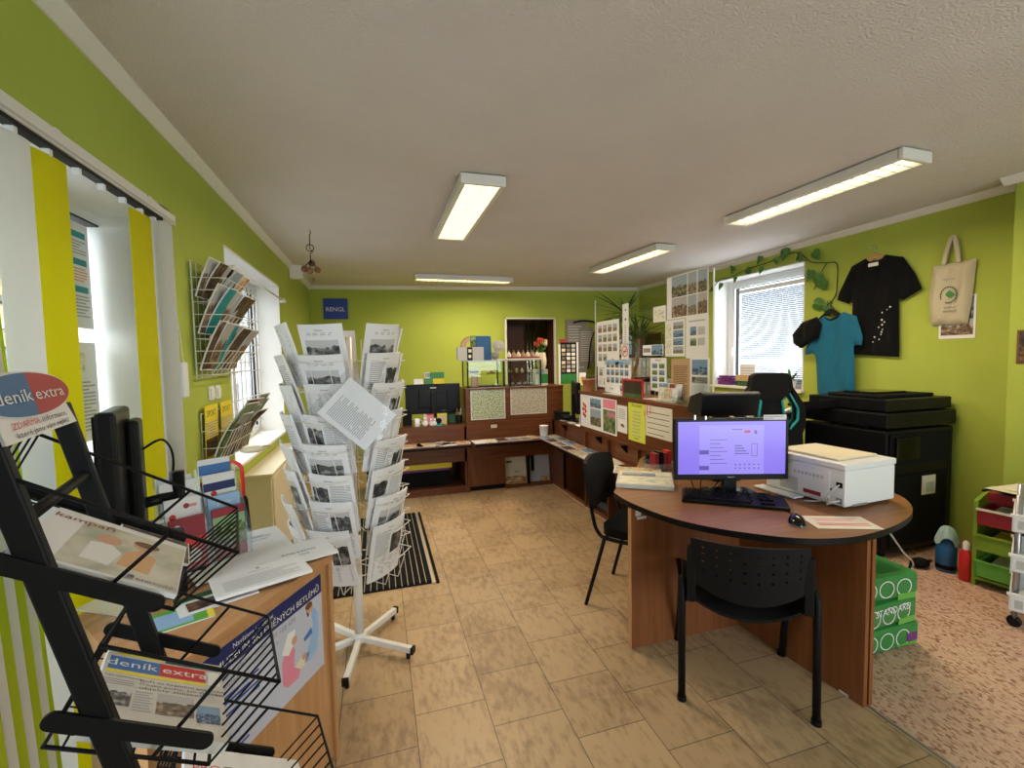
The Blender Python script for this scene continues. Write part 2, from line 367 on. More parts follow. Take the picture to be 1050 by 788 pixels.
# ---------------------------------------------------------------- lettering
_tc = {}
def text_geo(txt):
    if txt in _tc: return _tc[txt]
    cu = bpy.data.curves.new('t', 'FONT'); cu.body = txt; cu.size = 1; cu.resolution_u = 2
    o = bpy.data.objects.new('t', cu); COL.objects.link(o)
    me = o.to_mesh(); vs = [tuple(v.co) for v in me.vertices]; fs = [tuple(p.vertices) for p in me.polygons]
    o.to_mesh_clear(); bpy.data.objects.remove(o); bpy.data.curves.remove(cu)
    if vs:
        x0 = min(v[0] for v in vs); x1 = max(v[0] for v in vs)
    else: x0 = 0; x1 = 1
    _tc[txt] = ([(v[0]-x0, v[1], 0) for v in vs], fs, x1-x0); return _tc[txt]
def put_text(mb, txt, x, y, h, mat, fn, align='l', width=None):
    """letters with cap height h, foot at y, on the surface fn(x, y, z) in metres"""
    vs, fs, w = text_geo(txt); k = h/.70; kx = k if width is None else width/w
    ww = w*kx; ox = x-(ww/2 if align == 'c' else ww if align == 'r' else 0)
    mb.mesh([fn(ox+v[0]*kx, y+v[1]*k, .0009) for v in vs], fs, mat)
def sheet(w, h, els, mat='paper', bend=None, t=.0012, nu=1, nv=1, mb=None, back=None):
    """a printed sheet: x right 0..w, y up 0..h, printed face +z. els: ('r',x0,y0,x1,y1,mat) ('l',x0,y0,x1,y1,n,mat) ('t',text,x,y,size,mat,align) in fractions"""
    mb = mb or MB(); bend = bend or (lambda x, y: (x, y, 0))
    def fn(x, y, z=0): a = bend(x, y); return (a[0], a[1], a[2]+z)
    mb.grid(lambda u, v: fn(u*w, v*h, 0), nu, nv, mat)
    # closed thickness
    mb.grid(lambda u, v: fn((1-u)*w, v*h, -t), nu, nv, back or mat)
    for (a, b, n) in (((0,0),(1,0),nu), ((1,0),(1,1),nv), ((1,1),(0,1),nu), ((0,1),(0,0),nv)):
        mb.grid(lambda u, v: fn((a[0]+(b[0]-a[0])*u)*w, (a[1]+(b[1]-a[1])*u)*h, -t+t*v), n, 1, mat)
    for k, e in enumerate(els):
        if e[0] == 'r':
            _, x0, y0, x1, y1, m = e[:6]; z = .0004+.00012*(k % 3); uo = random.randint(0, 40)
            mb.grid(lambda u, v: fn((x0+(x1-x0)*u)*w, (y0+(y1-y0)*v)*h, z), nu, nv if (y1-y0) > .2 else 1, m, uo=uo)
        elif e[0] == 'l':
            _, x0, y0, x1, y1, n, m = e[:7]; step = (y1-y0)/n
            for i in range(n):
                xe = x1-(random.random()*.25*(x1-x0) if random.random() < .3 else 0)
                mb.grid(lambda u, v: fn((x0+(xe-x0)*u)*w, (y0+step*(i+.25+.42*v))*h, .0005), max(1, nu//2), 1, m)
        elif e[0] == 't':
            _, tx, x, y, sz, m, al = e[:7]; put_text(mb, tx, x*w, y*h, sz, m, fn, al, e[7] if len(e) > 7 else None)
        elif e[0] == 'e':      # ellipse
            _, cx, cy, rx, ry, m = e[:6]
            mb.mesh([fn(cx*w+rx*cos(2*pi*i/28), cy*h+ry*sin(2*pi*i/28), .0005+.0001*(k % 4)) for i in range(28)], [tuple(range(28))], m)
        elif e[0] == 'p':      # polygon in fractions
            mb.mesh([fn(px_*w, py_*h, .0005+.0001*(k % 4)) for px_, py_ in e[1]], [tuple(range(len(e[1])))], e[2])
    return mb
def rounded(w, h, r, n=5, cx=0, cy=0):
    pts = []
    for sx, sy, a0 in ((1,1,0),(-1,1,90),(-1,-1,180),(1,-1,270)):
        for i in range(n+1): a = radians(a0+90*i/n); pts.append((cx+sx*(w/2-r)+r*cos(a), cy+sy*(h/2-r)+r*sin(a)))
    return pts
def arc(cx, cy, r, a0, a1, n): return [(cx+r*cos(radians(a0+(a1-a0)*i/n)), cy+r*sin(radians(a0+(a1-a0)*i/n))) for i in range(n+1)]
def smooth_path(P, k=6):
    P = [Vector(p) for p in P]; out = []
    for i in range(len(P)-1):
        p0 = P[max(i-1, 0)]; p1 = P[i]; p2 = P[i+1]; p3 = P[min(i+2, len(P)-1)]
        for j in range(k):
            t = j/k; out.append(.5*((2*p1)+(p2-p0)*t+(2*p0-5*p1+4*p2-p3)*t*t+(3*p1-p0-3*p2+p3)*t**3))
    out.append(P[-1]); return out
# ---------------------------------------------------------------- where a point of the photo lies on a known plane of the room
def ray(x, y): return fwd+rt*((x-525)/FPX)+dn*((y-394)/FPX)
def onX(x, y, X): v = ray(x, y); return CAM+v*((X-CAM.x)/v.x)
def onY(x, y, Y): v = ray(x, y); return CAM+v*((Y-CAM.y)/v.y)
def onZ(x, y, Z): v = ray(x, y); return CAM+v*((Z-CAM.z)/v.z)
# ================================================================ THE ROOM
XL, XR, ZC = -.93, 4.2, 2.62
YF = -2.4
def ybk(x): return 7.28-(x+.95)*.66/5.15          # the back wall runs slightly askew
# floors
mb = MB(); mb.box(-1.32, 1.94, YF, 7.5, -.12, 0, 'floor_tile'); struct_(mb.build('floor'))
mb = MB(); mb.box(1.94, XR+.1, YF, 7.5, -.12, 0.0, 'vinyl'); struct_(mb.build('floor'))
mb = MB(); mb.prism([(-.008, 0), (.008, 0), (.005, .003), (-.005, .003)], 0, 4.3, 'steel', T=Matrix(((1,0,0,1.94),(0,0,-1,1.9),(0,1,0,.0004),(0,0,0,1)))); struct_(mb.build('trim_1'))
mb = MB(); mb.box(XL-.4, XR+.3, YF-.2, 7.6, ZC, ZC+.15, 'plaster'); struct_(mb.build('ceiling'))
# wall_left with a shop window reaching the floor and a second window
def wall_x(name, x0, x1, y0, y1, holes, mat):
    """wall normal to X with rectangular openings (ya,yb,za,zb), all in one mesh"""
    mb = MB(); ys = sorted({y0, y1, *[h[0] for h in holes], *[h[1] for h in holes]})
    for a, b in zip(ys, ys[1:]):
        m = (a+b)/2; hs = [h for h in holes if h[0] < m < h[1]]
        if not hs: mb.box(x0, x1, a, b, 0, ZC, mat)
        for h in hs:
            if h[2] > 0: mb.box(x0, x1, a, b, 0, h[2], mat)
            if h[3] < ZC: mb.box(x0, x1, a, b, h[3], ZC, mat)
    return struct_(mb.build(name))
H1 = (.05, 2.47, .0, 2.17); H2 = (3.38, 5.08, .80, 2.27)
wall_x('wall_left', XL-.38, XL, YF, 7.4, [H1, H2], 'wall_green')
HR = (3.59, 4.87, 1.10, 2.43)
wall_x('wall_right', XR, XR+.32, YF, 7.4, [HR], 'wall_green')
mb = MB(); mb.box(XR-.19, XR, .9, 1.93, 0, ZC, 'wall_green'); struct_(mb.build('wall_pier', bevel=.008))
# back wall with a doorway
xd0, xd1, zd = 1.955, 2.765, 2.115
mb = MB()
def bw(x0, x1, z0, z1):
    mb.prism([(x0, ybk(x0)), (x1, ybk(x1)), (x1, ybk(x1)+.2), (x0, ybk(x0)+.2)], z0, z1, 'wall_green')
bw(-1.3, xd0, 0, ZC); bw(xd1, 4.5, 0, ZC); bw(xd0, xd1, zd, ZC); struct_(mb.build('wall_back'))
# unseen wall behind the camera; its glazed opening is added for daylight
mb = MB(); mb.box(XL-.38, .9, YF-.2, YF, 0, ZC, 'wall_green'); mb.box(3.4, XR+.3, YF-.2, YF, 0, ZC, 'wall_green'); mb.box(.9, 3.4, YF-.2, YF, 2.4, ZC, 'wall_green'); mb.box(.9, 3.4, YF-.2, YF, 0, .2, 'wall_green')
struct_(mb.build('wall_front'))
# cove trims
cv = [(0, 0), (.05, 0), (.05, -.008), (.008, -.05), (0, -.05)]
def cove(name, a, b, inward):
    mb = MB(); a = Vector(a); b = Vector(b); d = (b-a).normalized(); n = Vector(inward).normalized(); L = (b-a).length
    T = Matrix(((n.x, 0, d.x, a.x), (n.y, 0, d.y, a.y), (0, 1, 0, a.z), (0, 0, 0, 1)))
    mb.prism(cv, 0, L, 'trim_white', T=T); struct_(mb.build(name))
cove('trim_2', (XL, YF, ZC), (XL, 5.72, ZC), (1, 0, 0))
mb = MB(); mb.box(XL, XL+.14, 5.72, 5.82, ZC-.16, ZC, 'trim_white'); struct_(mb.build('trim_3', bevel=.01))
cove('trim_4', (XL, 5.82, ZC), (XL, 7.28, ZC), (1, 0, 0))
cove('trim_5', (XL, ybk(XL), ZC), (XR, ybk(XR), ZC), (0, -1, 0))
cove('trim_6', (XR, 1.93, ZC), (XR, 6.7, ZC), (-1, 0, 0))
cove('trim_7', (XR-.19, .9, ZC), (XR-.19, 1.98, ZC), (-1, 0, 0))
mb = MB(); mb.box(XR-.012, XR, 1.93, 6.6, 0, .07, 'wood_light'); struct_(mb.build('baseboard_right'))
mb = MB(); mb.box(XL, XL+.012, 2.52, 7.2, 0, .07, 'trim_white'); struct_(mb.build('baseboard_left'))
# dark room behind the doorway
mb = MB()
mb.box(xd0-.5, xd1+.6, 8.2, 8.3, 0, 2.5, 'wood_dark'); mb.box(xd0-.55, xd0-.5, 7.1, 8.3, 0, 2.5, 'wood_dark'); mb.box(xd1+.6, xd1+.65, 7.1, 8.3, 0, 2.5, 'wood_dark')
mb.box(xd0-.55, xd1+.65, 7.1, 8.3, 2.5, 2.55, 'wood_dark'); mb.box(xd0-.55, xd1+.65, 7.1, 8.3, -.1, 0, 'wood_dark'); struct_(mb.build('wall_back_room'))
mb = MB(); yy = ybk(2.36)-.035
for a in (xd0-.02, xd1-.005): mb.box(a, a+.022, yy-.02, yy+.03, 0, zd+.02, 'trim_white')
mb.box(xd0-.02, xd1+.017, yy-.02, yy+.03, zd, zd+.02, 'trim_white')
for q in ((xd0-.003, xd0+.004), (xd1-.004, xd1+.003)): mb.box(*q, yy+.03, yy+.3, 0, zd, 'wood_dark')
d1 = struct_(mb.build('door_1'))
mb = MB(); mb.box(2.12, 2.42, 7.35, 7.39, 0, 2.05, 'wood_dark'); struct_(mb.build('door_leaf', d1)).pop('kind')
mb = MB()
for x in (2.44, 2.50, 2.56): mb.tube([(x, 7.25, 0), (x, 7.25, 2.08)], .014, 'chrome', 10)
mb.build('curtain_pole', d1)
# reveals of the shop window
mb = MB()
mb.prism([(-1.31, 2.47), (XL+.001, 2.467), (XL+.001, 2.4705), (-1.31, 2.60)], 0, 2.17, 'wall_white')
mb.box(-1.31, XL+.002, .04, .055, 0, 2.17, 'wall_white'); mb.box(-1.31, XL+.002, .05, 2.47, 2.16, 2.172, 'wall_white')
mb.box(XL-.001, XL+.0022, 2.465, 2.585, .02, 2.235, 'wall_white'); mb.box(XL-.001, XL+.0022, .0, 2.585, 2.165, 2.235, 'wall_white')
struct_(mb.build('wall_left_reveal'))
mb = MB()
mb.box(-1.31, XL+.03, 3.37, 5.09, .795, .815, 'wall_white'); mb.box(-1.31, XL+.002, 5.07, 5.084, .8, 2.27, 'wall_white'); mb.box(-1.31, XL+.002, 3.376, 3.39, .8, 2.27, 'wall_white')
mb.box(-1.31, XL+.002, 3.38, 5.08, 2.26, 2.274, 'wall_white'); struct_(mb.build('wall_left_reveal'))
mb = MB()
mb.box(XR-.002, XR+.25, 4.862, 4.874, 1.1, 2.43, 'wall_white'); mb.box(XR-.002, XR+.25, 3.586, 3.598, 1.1, 2.43, 'wall_white')
mb.box(XR-.002, XR+.25, 3.59, 4.87, 2.422, 2.434, 'wall_white'); mb.box(XR-.05, XR+.25, 3.57, 4.89, 1.085, 1.112, 'wall_white'); struct_(mb.build('wall_right_reveal'))
# windows: an outer frame, sashes with glass
def window(name, X, y0, y1, z0, z1, mull, w=.055, d=.07, transom=None, s=.045):
    mb = MB()
    mb.box(X-d/2, X+d/2, y0, y0+w, z0, z1, 'white_plastic'); mb.box(X-d/2, X+d/2, y1-w, y1, z0, z1, 'white_plastic')
    mb.box(X-d/2, X+d/2, y0+w, y1-w, z0, z0+w, 'white_plastic'); mb.box(X-d/2, X+d/2, y0+w, y1-w, z1-w, z1, 'white_plastic')
    r = struct_(mb.build(name)); ys = [y0+w]+[m for m in mull]+[y1-w]
    for i, m in enumerate(mull):
        b = MB(); b.box(X-d/2, X+d/2, m-w*.75, m+w*.75, z0+w, z1-w, 'white_plastic'); b.build('mullion', r, bevel=.004)
    for i, (a, b_) in enumerate(zip(ys, ys[1:])):
        a2 = a+(w*.75 if i else 0); b2 = b_-(w*.75 if i < len(mull) else 0)
        b = MB(); X1 = X+.012
        for q in ((a2, a2+s, z0+w, z1-w), (b2-s, b2, z0+w, z1-w), (a2+s, b2-s, z0+w, z0+w+s), (a2+s, b2-s, z1-w-s, z1-w)): b.box(X1-.035, X1+.035, *q, 'white_plastic')
        for q in ((a2+s, a2+s+.008, z0+w+s, z1-w-s), (b2-s-.008, b2-s, z0+w+s, z1-w-s), (a2+s, b2-s, z1-w-s-.008, z1-w-s)): b.box(X1-.01, X1+.037, *q, 'edge_black')
        if transom: b.box(X1-.03, X1+.036, a2+s, b2-s, transom-.03, transom+.03, 'white_plastic')
        f = b.build('window_frame', r)
        g = MB(); g.box(X1-.004, X1+.004, a2+s, b2-s, z0+w+s, z1-w-s, 'glass'); g.build('pane', f)
    return r
window('window_1', -1.21, .03, 2.56, .02, 2.20, [1.20, 2.08], w=.035)
w2 = window('window_2', -1.20, 3.36, 5.10, .80, 2.29, [4.25], w=.04)
g = MB()      # white grille of bars on the second window
for i in range(13): y = 3.5+i*.125; g.tube([(-1.12, y, .86), (-1.12, y, 2.22)], .005, 'white', 6)
for i in range(6): z = .95+i*.24; g.tube([(-1.12, 3.42, z), (-1.12, 5.04, z)], .005, 'white', 6)
g.build('grille', w2)
w3 = window('window_3', XR+.24, 3.60, 4.86, 1.11, 2.43, [], transom=None)
g = MB(); g.box(XR+.19, XR+.203, 4.73, 4.76, 1.55, 1.60, 'white'); g.tube([(XR+.19, 4.745, 1.575), (XR+.165, 4.745, 1.575), (XR+.165, 4.745, 1.46)], .008, 'white'); g.build('window_handle', w3)
g = MB(); g.box(1.56, 1.64, YF-.12, YF-.05, .2, 2.4, 'white_plastic'); g.box(.9, 3.4, YF-.12, YF-.05, .2, .28, 'white_plastic'); g.box(.9, 3.4, YF-.12, YF-.05, 2.32, 2.4, 'white_plastic')
w4 = struct_(g.build('added_window')); g = MB(); g.box(.9, 3.4, YF-.09, YF-.08, .28, 2.32, 'glass'); g.build('pane', w4)  # unseen window, added and sized to let sky light in from behind
# ================================================================ OUTSIDE
mb = MB(); mb.box(-6.5, -1.4, -12, 30, -.35, -.16, 'pavement'); 
for i in range(40): mb.box(-6.5, -1.4, -10+i, -9.985+i, -.161, -.158, 'asphalt')
for i in range(10): mb.box(-6.4+i*.5, -6.385+i*.5, -12, 30, -.161, -.158, 'asphalt')
struct_(mb.build('ground'))
mb = MB(); mb.box(-40, -6.5, -15, 45, -.5, -.28, 'asphalt'); struct_(mb.build('ground'))
def building(x, y0, y1, h, m, label):
    r = root('building', (x, (y0+y1)/2, -.28), label, 'building', None); L = (y1-y0)/2
    b = MB(); b.box(-6, 0, -L, L, 0, h, m); b.box(-.001, .12, -L, L, 3.2, 3.4, 'facade_white'); b.box(-.001, .25, -L, L, h-.3, h, 'facade_white'); b.build('wall', r)
    n = int((y1-y0)/2.1)
    for fl in range(int(h//3.1)):
        for i in range(n):
            y = -L+1.05+i*2.1+.0; z = 1.0+fl*3.1
            f = MB(); w_, h_ = .95, 1.55
            for q in ((y-w_/2, y-w_/2+.09, z, z+h_), (y+w_/2-.09, y+w_/2, z, z+h_), (y-w_/2, y+w_/2, z, z+.09), (y-w_/2, y+w_/2, z+h_-.09, z+h_), (y-.04, y+.04, z, z+h_), (y-w_/2, y+w_/2, z+1.0, z+1.07)): f.box(0, .08, *q, 'facade_white')
            fo = f.build('window', r); p = MB(); p.box(.005, .03, y-w_/2+.05, y+w_/2-.05, z+.05, z+h_-.05, 'steel'); p.build('pane', fo)
    b = MB(); b.prism([(-6.3, 0), (.5, 0), (-2.9, 2.4)], -L, L, 'red_dark', T=Matrix(((1,0,0,0),(0,0,1,0),(0,1,0,h),(0,0,0,1)))); b.build('roof', r)
building(-13, 10, 34, 7.2, 'facade', 'pale yellow house with white windows across the street')
building(-15, -8, 8.5, 9.5, 'facade_white', 'white house nearer along the street')
b = MB(); b.box(0, .15, -2.2, 1.0, 0, .55, 'blue_mid'); b.box(0, .16, 1.0, 2.4, 0, .55, 'orange'); b.build('shop_sign', [o for o in COL.objects if o.name == 'building'][0], T=(.01, -2.5, 4.4))
def bush(loc, sx, sy, sz, label, n=260):
    mb = MB(); rnd = random.Random(3)
    for i in range(n):
        a = rnd.uniform(0, 2*pi); e = rnd.uniform(0, pi/2); rr = rnd.uniform(.7, 1)
        c = Vector((sx*cos(a)*cos(e)*rr, sy*sin(a)*cos(e)*rr, sz*sin(e)*rr)); d = Vector((rnd.uniform(-1,1), rnd.uniform(-1,1), rnd.uniform(-1,1))).normalized(); u = d.orthogonal().normalized()
        s = .22; mb.face([c-d*s, c+u*s*.6, c+d*s, c-u*s*.6], 'bush')
    mb.ball((0, 0, 0), 1, 'bush', 14, (sx*.75, sy*.75, sz*.8)); o = mb.build('bush', T=loc); tag(o, label, 'bush')
bush((-9.5, 14.5, -.28), 1.0, 3.2, 1.35, 'green bush in front of the yellow house outside the shop window')
# ================================================================ CEILING LIGHTS
def fixture(T, L, wd, label, louvre=True):
    """housing hangs under the ceiling, long side along local y, origin on the ceiling"""
    r = root('fluorescent_ceiling_light', T, label, 'ceiling light', 'fluorescent ceiling lights'); h = .07
    b = MB()
    b.box(-wd/2+.02, wd/2-.02, -L/2+.02, L/2-.02, -.012, -.001, 'metal_white')
    prof = [(-wd/2, -.012), (wd/2, -.012), (wd/2, -h+.006), (wd/2-.01, -h), (wd/2-.032, -h), (wd/2-.040, -.03), (-wd/2+.040, -.03), (-wd/2+.032, -h), (-wd/2+.01, -h), (-wd/2, -h+.006)]
    b.prism(prof, -L/2, L/2, 'metal_white', T=Matrix(((1,0,0,0),(0,0,1,0),(0,1,0,0),(0,0,0,1)))); b.build('housing', r, bevel=.002)
    for s in (-1, 1):
        e = MB(); y = s*(L/2+.001); e.box(-wd/2-.002, wd/2+.002, min(y, y+s*.03), max(y, y+s*.03), -h-.002, -.008, 'metal_white'); e.build('end_cap', r, bevel=.008)
    b = MB(); b.box(-wd/2+.045, wd/2-.045, -L/2+.01, L/2-.01, -.034, -.031, 'reflector_glow'); b.box(-.006, .006, -L/2+.01, L/2-.01, -h+.004, -.034, 'reflector_glow'); b.build('reflector', r)
    for s in (-1, 1):
        t = MB(); t.tube([(s*wd*.2, -L/2+.03, -.046), (s*wd*.2, L/2-.03, -.046)], .013, 'tube_glow', 10); t.build('fluorescent_tube', r)
    if louvre:
        n = 15
        for i in range(n+1):
            y = -L/2+.05+(L-.1)*i/n
            for s in (-1, 1):
                b = MB()
                x0, x1 = (.008, wd/2-.036) if s > 0 else (-wd/2+.036, -.008)
                b.mesh([(x0, y-.004, -h+.002), (x1, y-.004, -h+.002), (x1, y, -.058), (x0, y, -.058), (x0, y+.004, -h+.002), (x1, y+.004, -h+.002)], [(0,1,2,3), (3,2,5,4), (0,4,5,1)], 'metal_white'); b.build('louvre_blade', r)
    else:
        for s in (-1, 1):
            b = MB(); b.box(*sorted((s*.006, s*(wd/2-.036))), -L/2+.012, L/2-.012, -h+.002, -h+.006, 'lamp_diffuser'); b.build('diffuser', r)
    l = bpy.data.lights.new('lamp', 'AREA'); l.shape = 'RECTANGLE'; l.size = wd*.7; l.size_y = L*.95; l.energy = LAMP_W; l.color = (1, .80, .56); l.spread = radians(170)
    o = bpy.data.objects.new('lamp', l); COL.objects.link(o); o.parent = r; o.location = (0, 0, -h-.006)
    return r
fixture(TR(.655, 3.37, ZC, 0), 1.26, .28, 'white two-tube ceiling light pointing away from the camera, nearest the middle of the ceiling', False)
fixture(TR(2.88, 2.44, ZC, 2), 1.22, .24, 'white louvred ceiling light above the copier and desk, largest at the right')
fixture(TR(2.76, 4.58, ZC, 4), 1.24, .24, 'white ceiling light just in front of the poster-covered glass screen')
fixture(TR(1.17, 6.10, ZC, 91), 1.28, .22, 'white louvred ceiling light running crosswise near the back wall')
# hanging mobile by the left wall
r = root('hanging_ornament', onZ(317, 236, ZC), 'dark wrought ornament with four small balls hanging from the ceiling by the left wall', 'ornament')
b = MB(); b.tube([(0, 0, 0), (.012, 0, -.02), (0, 0, -.04), (0, 0, -.16), (.02, 0, -.18), (0, 0, -.2), (0, 0, -.28)], .004, 'black', 6); b.build('chain', r)
b = MB(); b.tube(arc_ := [(.03*cos(a/8*2*pi), .0, -.15+.03*sin(a/8*2*pi)) for a in range(8)], .004, 'black', 6, closed=True); b.build('ring', r)
for i, (x, y, z) in enumerate(((-.05, 0, -.33), (.05, .02, -.33), (0, -.05, -.35), (.005, .04, -.27))):
    b = MB(); b.ball((x, y, z), .028, 'brown', 12); b.tube([(0, 0, -.26), (x, y, z+.02)], .004, 'black', 6); b.build('ball', r)
b = MB(); b.tube([(0, 0, 0), (0, 0, -.02), (.012, 0, -.04), (0, 0, -.055)], .004, 'black', 6); tag(b.build('ceiling_hook', T=onZ(321, 285, ZC)+Vector((0, 0, .0))), 'small black hook in the ceiling by the back left corner', 'hook')

# ================================================================ VERTICAL BLIND of the shop window
rb = root('vertical_blind', (XL-.014, 1.3, 2.165), 'vertical blind of white and yellow fabric slats on the shop window', 'blind')
b = MB(); b.box(.018, .042, -1.2, 1.27, .0, .045, 'metal_white'); b.box(.0, .036, -1.2, 1.15, -.012, .0, 'edge_black'); b.box(.042, .045, -1.2, 1.27, .006, .014, 'grey_light'); b.build('headrail', rb, bevel=.004)
for y in (-.1, .42, 1.0): b = MB(); b.box(.016, .044, y, y+.03, .040, .052, 'metal_white'); b.build('bracket', rb)
b = MB()
for y in (1.272, ): b.lathe([(.012, 0), (.012, .03)], 'grey', 12, T=Matrix.Translation((.02, 1.27, .025)) @ Matrix.Rotation(-pi/2, 4, 'X'))
b.build('end_wheel', rb)
def slat(y, ang, mat, x=0.0, ztop=-.03, zbot=-2.05, w=.127, curve=.01, lean=0):
    b = MB(); a = radians(ang)
    def fn(u, v):
        s = (u-.5)*w; c = curve*(1-(2*u-1)**2); return (x+.016+s*sin(a)+c*cos(a), y+lean*v+s*cos(a)-c*sin(a), ztop+(zbot-ztop)*v)
    b.grid(fn, 6, 3, mat); b.grid(lambda u, v: Vector(fn(1-u, v))-Vector((.0012*cos(a), -.0012*sin(a), 0)), 6, 3, mat)
    o = b.build('slat', rb); return o
slat(.285, 12, 'slat_white', w=.11); slat(.43, 6, 'slat_yellow', w=.145)
slat(.985, 3, 'slat_yellow', w=.165)
for i in range(5): slat(1.085+i*.013, 66-i*3, 'slat_white', w=.11)
for i in range(7): slat(-.14+i*.03, 48+i*4, 'slat_lime' if i % 2 else 'slat_white', lean=.13)
slat(.07, 20, 'slat_lime', w=.13, lean=.14)
b = MB()
for y in [.29, .43, .57, .71, .85, .985, 1.10]: b = MB(); b.box(.006, .026, y-.007, y+.007, -.034, -.010, 'white'); b.build('slat_hanger', rb)
b = MB(); b.tube([(.03, 1.15, -.01), (.05, 1.205, -.72)], .002, 'white', 6); b.tube([(.032, 1.16, -.01), (.055, 1.24, -.72)], .002, 'white', 6); b.build('pull_chain', rb)
b = MB(); b.cbox((.055, 1.222, -.74), (.022, .055, .17), 'white_plastic'); b.build('chain_weight', rb, bevel=.008)
# printed notices stuck inside the shop window glass
def flat_sheet(name, P, right, up, w, h, els, label, cat, group=None, mat='paper', bend=None, nu=1, nv=1, t=.0012, off=0):
    o = sheet(w, h, els, mat, bend, t, nu, nv).build(name, T=frame(P, right, up))
    return tag(o, label, cat, group)
Xg = -1.21
els = [('r', .08, .86, .92, .92, 'teal'), ('l', .08, .70, .92, .84, 5, 'ink_grey'), ('r', .08, .60, .92, .66, 'teal'), ('l', .08, .44, .92, .58, 5, 'orange'), ('r', .08, .34, .92, .40, 'teal'), ('l', .08, .1, .92, .32, 7, 'ink_grey')]
flat_sheet('window_notice', (Xg+.025, 2.165, 1.66), (0, 1, 0), (0, 0, 1), .265, .44, els, 'white timetable notice with teal bands on the shop window, upper of the two', 'notice')
els = [('r', .3, .7, .7, .9, 'photo_pale'), ('l', .08, .1, .92, .62, 14, 'ink_grey')]
flat_sheet('window_notice', (Xg+.025, 2.16, 1.18), (0, 1, 0), (0, 0, 1), .27, .42, els, 'grey printed notice on the shop window below the teal banded one', 'notice')
# curtain rod at the second window
r = root('curtain_rod', (XL+.05, 3.36, 2.12), 'white curtain rod crossing the second left window', 'curtain rod')
b = MB(); b.tube([(0, .02, 0), (0, 1.66, 0)], .009, 'metal_white', 10); b.build('rod', r)
for y in (.02, 1.66): b = MB(); b.ball((0, y, 0), .022, 'metal_white', 12); b.build('finial', r)
for y in (-.005, 1.735): b = MB(); b.box(-.05, .012, y-.008, y+.008, -.012, .012, 'metal_white'); b.tube([(0, y, 0), (0, .03 if y < 1 else 1.65, 0)], .008, 'metal_white'); b.build('bracket', r)
# light switches
for i, (y, lab) in enumerate(((2.99, 'white light switch under the wire brochure rack, nearer the shop window'), (3.10, 'white light switch under the wire brochure rack, beside the second window'))):
    r = root('light_switch', (XL+.001, y, 1.33), lab, 'light switch')
    b = MB(); b.box(0, .01, -.04, .04, -.04, .04, 'white_plastic'); b.build('plate', r, bevel=.003)
    b = MB(); b.box(.01, .016, -.028, .028, -.028, .028, 'white_plastic'); b.build('rocker', r, bevel=.002)
# ================================================================ WIRE BROCHURE RACKS ON THE LEFT WALL
def wall_rack(T, Wd, H, D, tiers, label):
    r = root('wall_wire_rack', T, label, 'brochure rack')     # local: x out of wall, y along, z up
    b = MB(); b.tube([(.01, 0, 0), (.01, Wd, 0), (.01, Wd, H), (.01, 0, H)], .004, 'wire_white', 6, closed=True)
    for i in range(1, 7): b.tube([(.008, Wd*i/7, 0), (.008, Wd*i/7, H)], .002, 'wire_white', 5)
    b.build('back_frame', r)
    for k in range(tiers):
        z0 = .02+k*(H-.04)/tiers; b = MB(); d0, d1 = D*.45, D
        hgt = (H/tiers)*.62
        for j in range(3):
            q = j/2; x = d0+(d1-d0)*q; z = z0+hgt*q
            b.tube([(.01, .0, z), (x, 0.0, z), (x, Wd, z), (.01, Wd, z)], .0025, 'wire_white', 5)
        for i in range(9): y = Wd*i/8; b.tube([(.01, y, z0), (d0, y, z0), (d1, y, z0+hgt)], .002, 'wire_white', 5)
        b.build('wire_pocket', r)
    return r
def leaflet(T, w, h, mat, label, cat='leaflet', name='brochure', group=None, pages=.004, curl=0, els=None):
    bend = (lambda x, y: (x, y, curl*(y/h)**2)) if curl else None
    o = sheet(w, h, els if els is not None else [('r', .02, .02, .98, .98, mat)], 'paper', bend, pages, 2, 6 if curl else 1).build(name, T=T)
    return tag(o, label, cat, group)
W1 = (XL+.005, 2.76, 1.42)
wall_rack(TR(*W1), .56, .62, .17, 3, 'white wire brochure rack on the green wall between the two left windows')
cols = ['photo_land', 'teal', 'photo_green', 'photo_brown', 'photo_dark', 'photo_blue', 'photo_town', 'photo_food']
descr = {'photo_land': 'landscape covered', 'teal': 'teal covered', 'photo_green': 'green covered', 'photo_brown': 'brown covered', 'photo_dark': 'dark covered', 'photo_blue': 'blue covered', 'photo_town': 'town view', 'photo_food': 'orange patterned'}
lv = ['bottom', 'middle', 'top']
rnd = random.Random(11)
nth = ['first', 'second', 'third', 'fourth', 'fifth', 'sixth', 'seventh', 'eighth']
for k in range(3):
    mats = [['photo_dark', 'photo_brown', 'teal', 'photo_green', 'photo_dark', 'photo_brown', 'photo_dark', 'photo_brown'], ['photo_brown', 'teal', 'photo_dark', 'photo_brown', 'photo_town', 'photo_dark', 'photo_brown', 'photo_dark'], ['photo_brown', 'photo_dark', 'photo_brown', 'photo_dark', 'photo_land', 'photo_dark', 'photo_brown', 'photo_food']][k]
    for i in range(8):
        y = W1[1]+.006+i*.062; z = W1[2]+.045+k*.195; lean = rnd.uniform(14, 20)+i*1.3; x = XL+.03+rnd.uniform(0, .006)+.004*(i % 2)
        T = frame((x, y, z), (.10, 1, rnd.uniform(-.03, .03)), (sin(radians(lean)), 0, cos(radians(lean))))
        leaflet(T, .105, .285 if k < 2 else .22, mats[i], '%s brochure, %s from left, %s tier of the upper wall rack' % (descr.get(mats[i], 'pale'), nth[i], lv[k]), group='brochures in the upper wall rack', curl=.02+.03*rnd.random(), pages=.008)
W2_ = (XL+.005, 2.78, .93)
wall_rack(TR(*W2_), .52, .30, .16, 1, 'lower white wire rack on the left wall holding newspapers under two SPORT sheets')
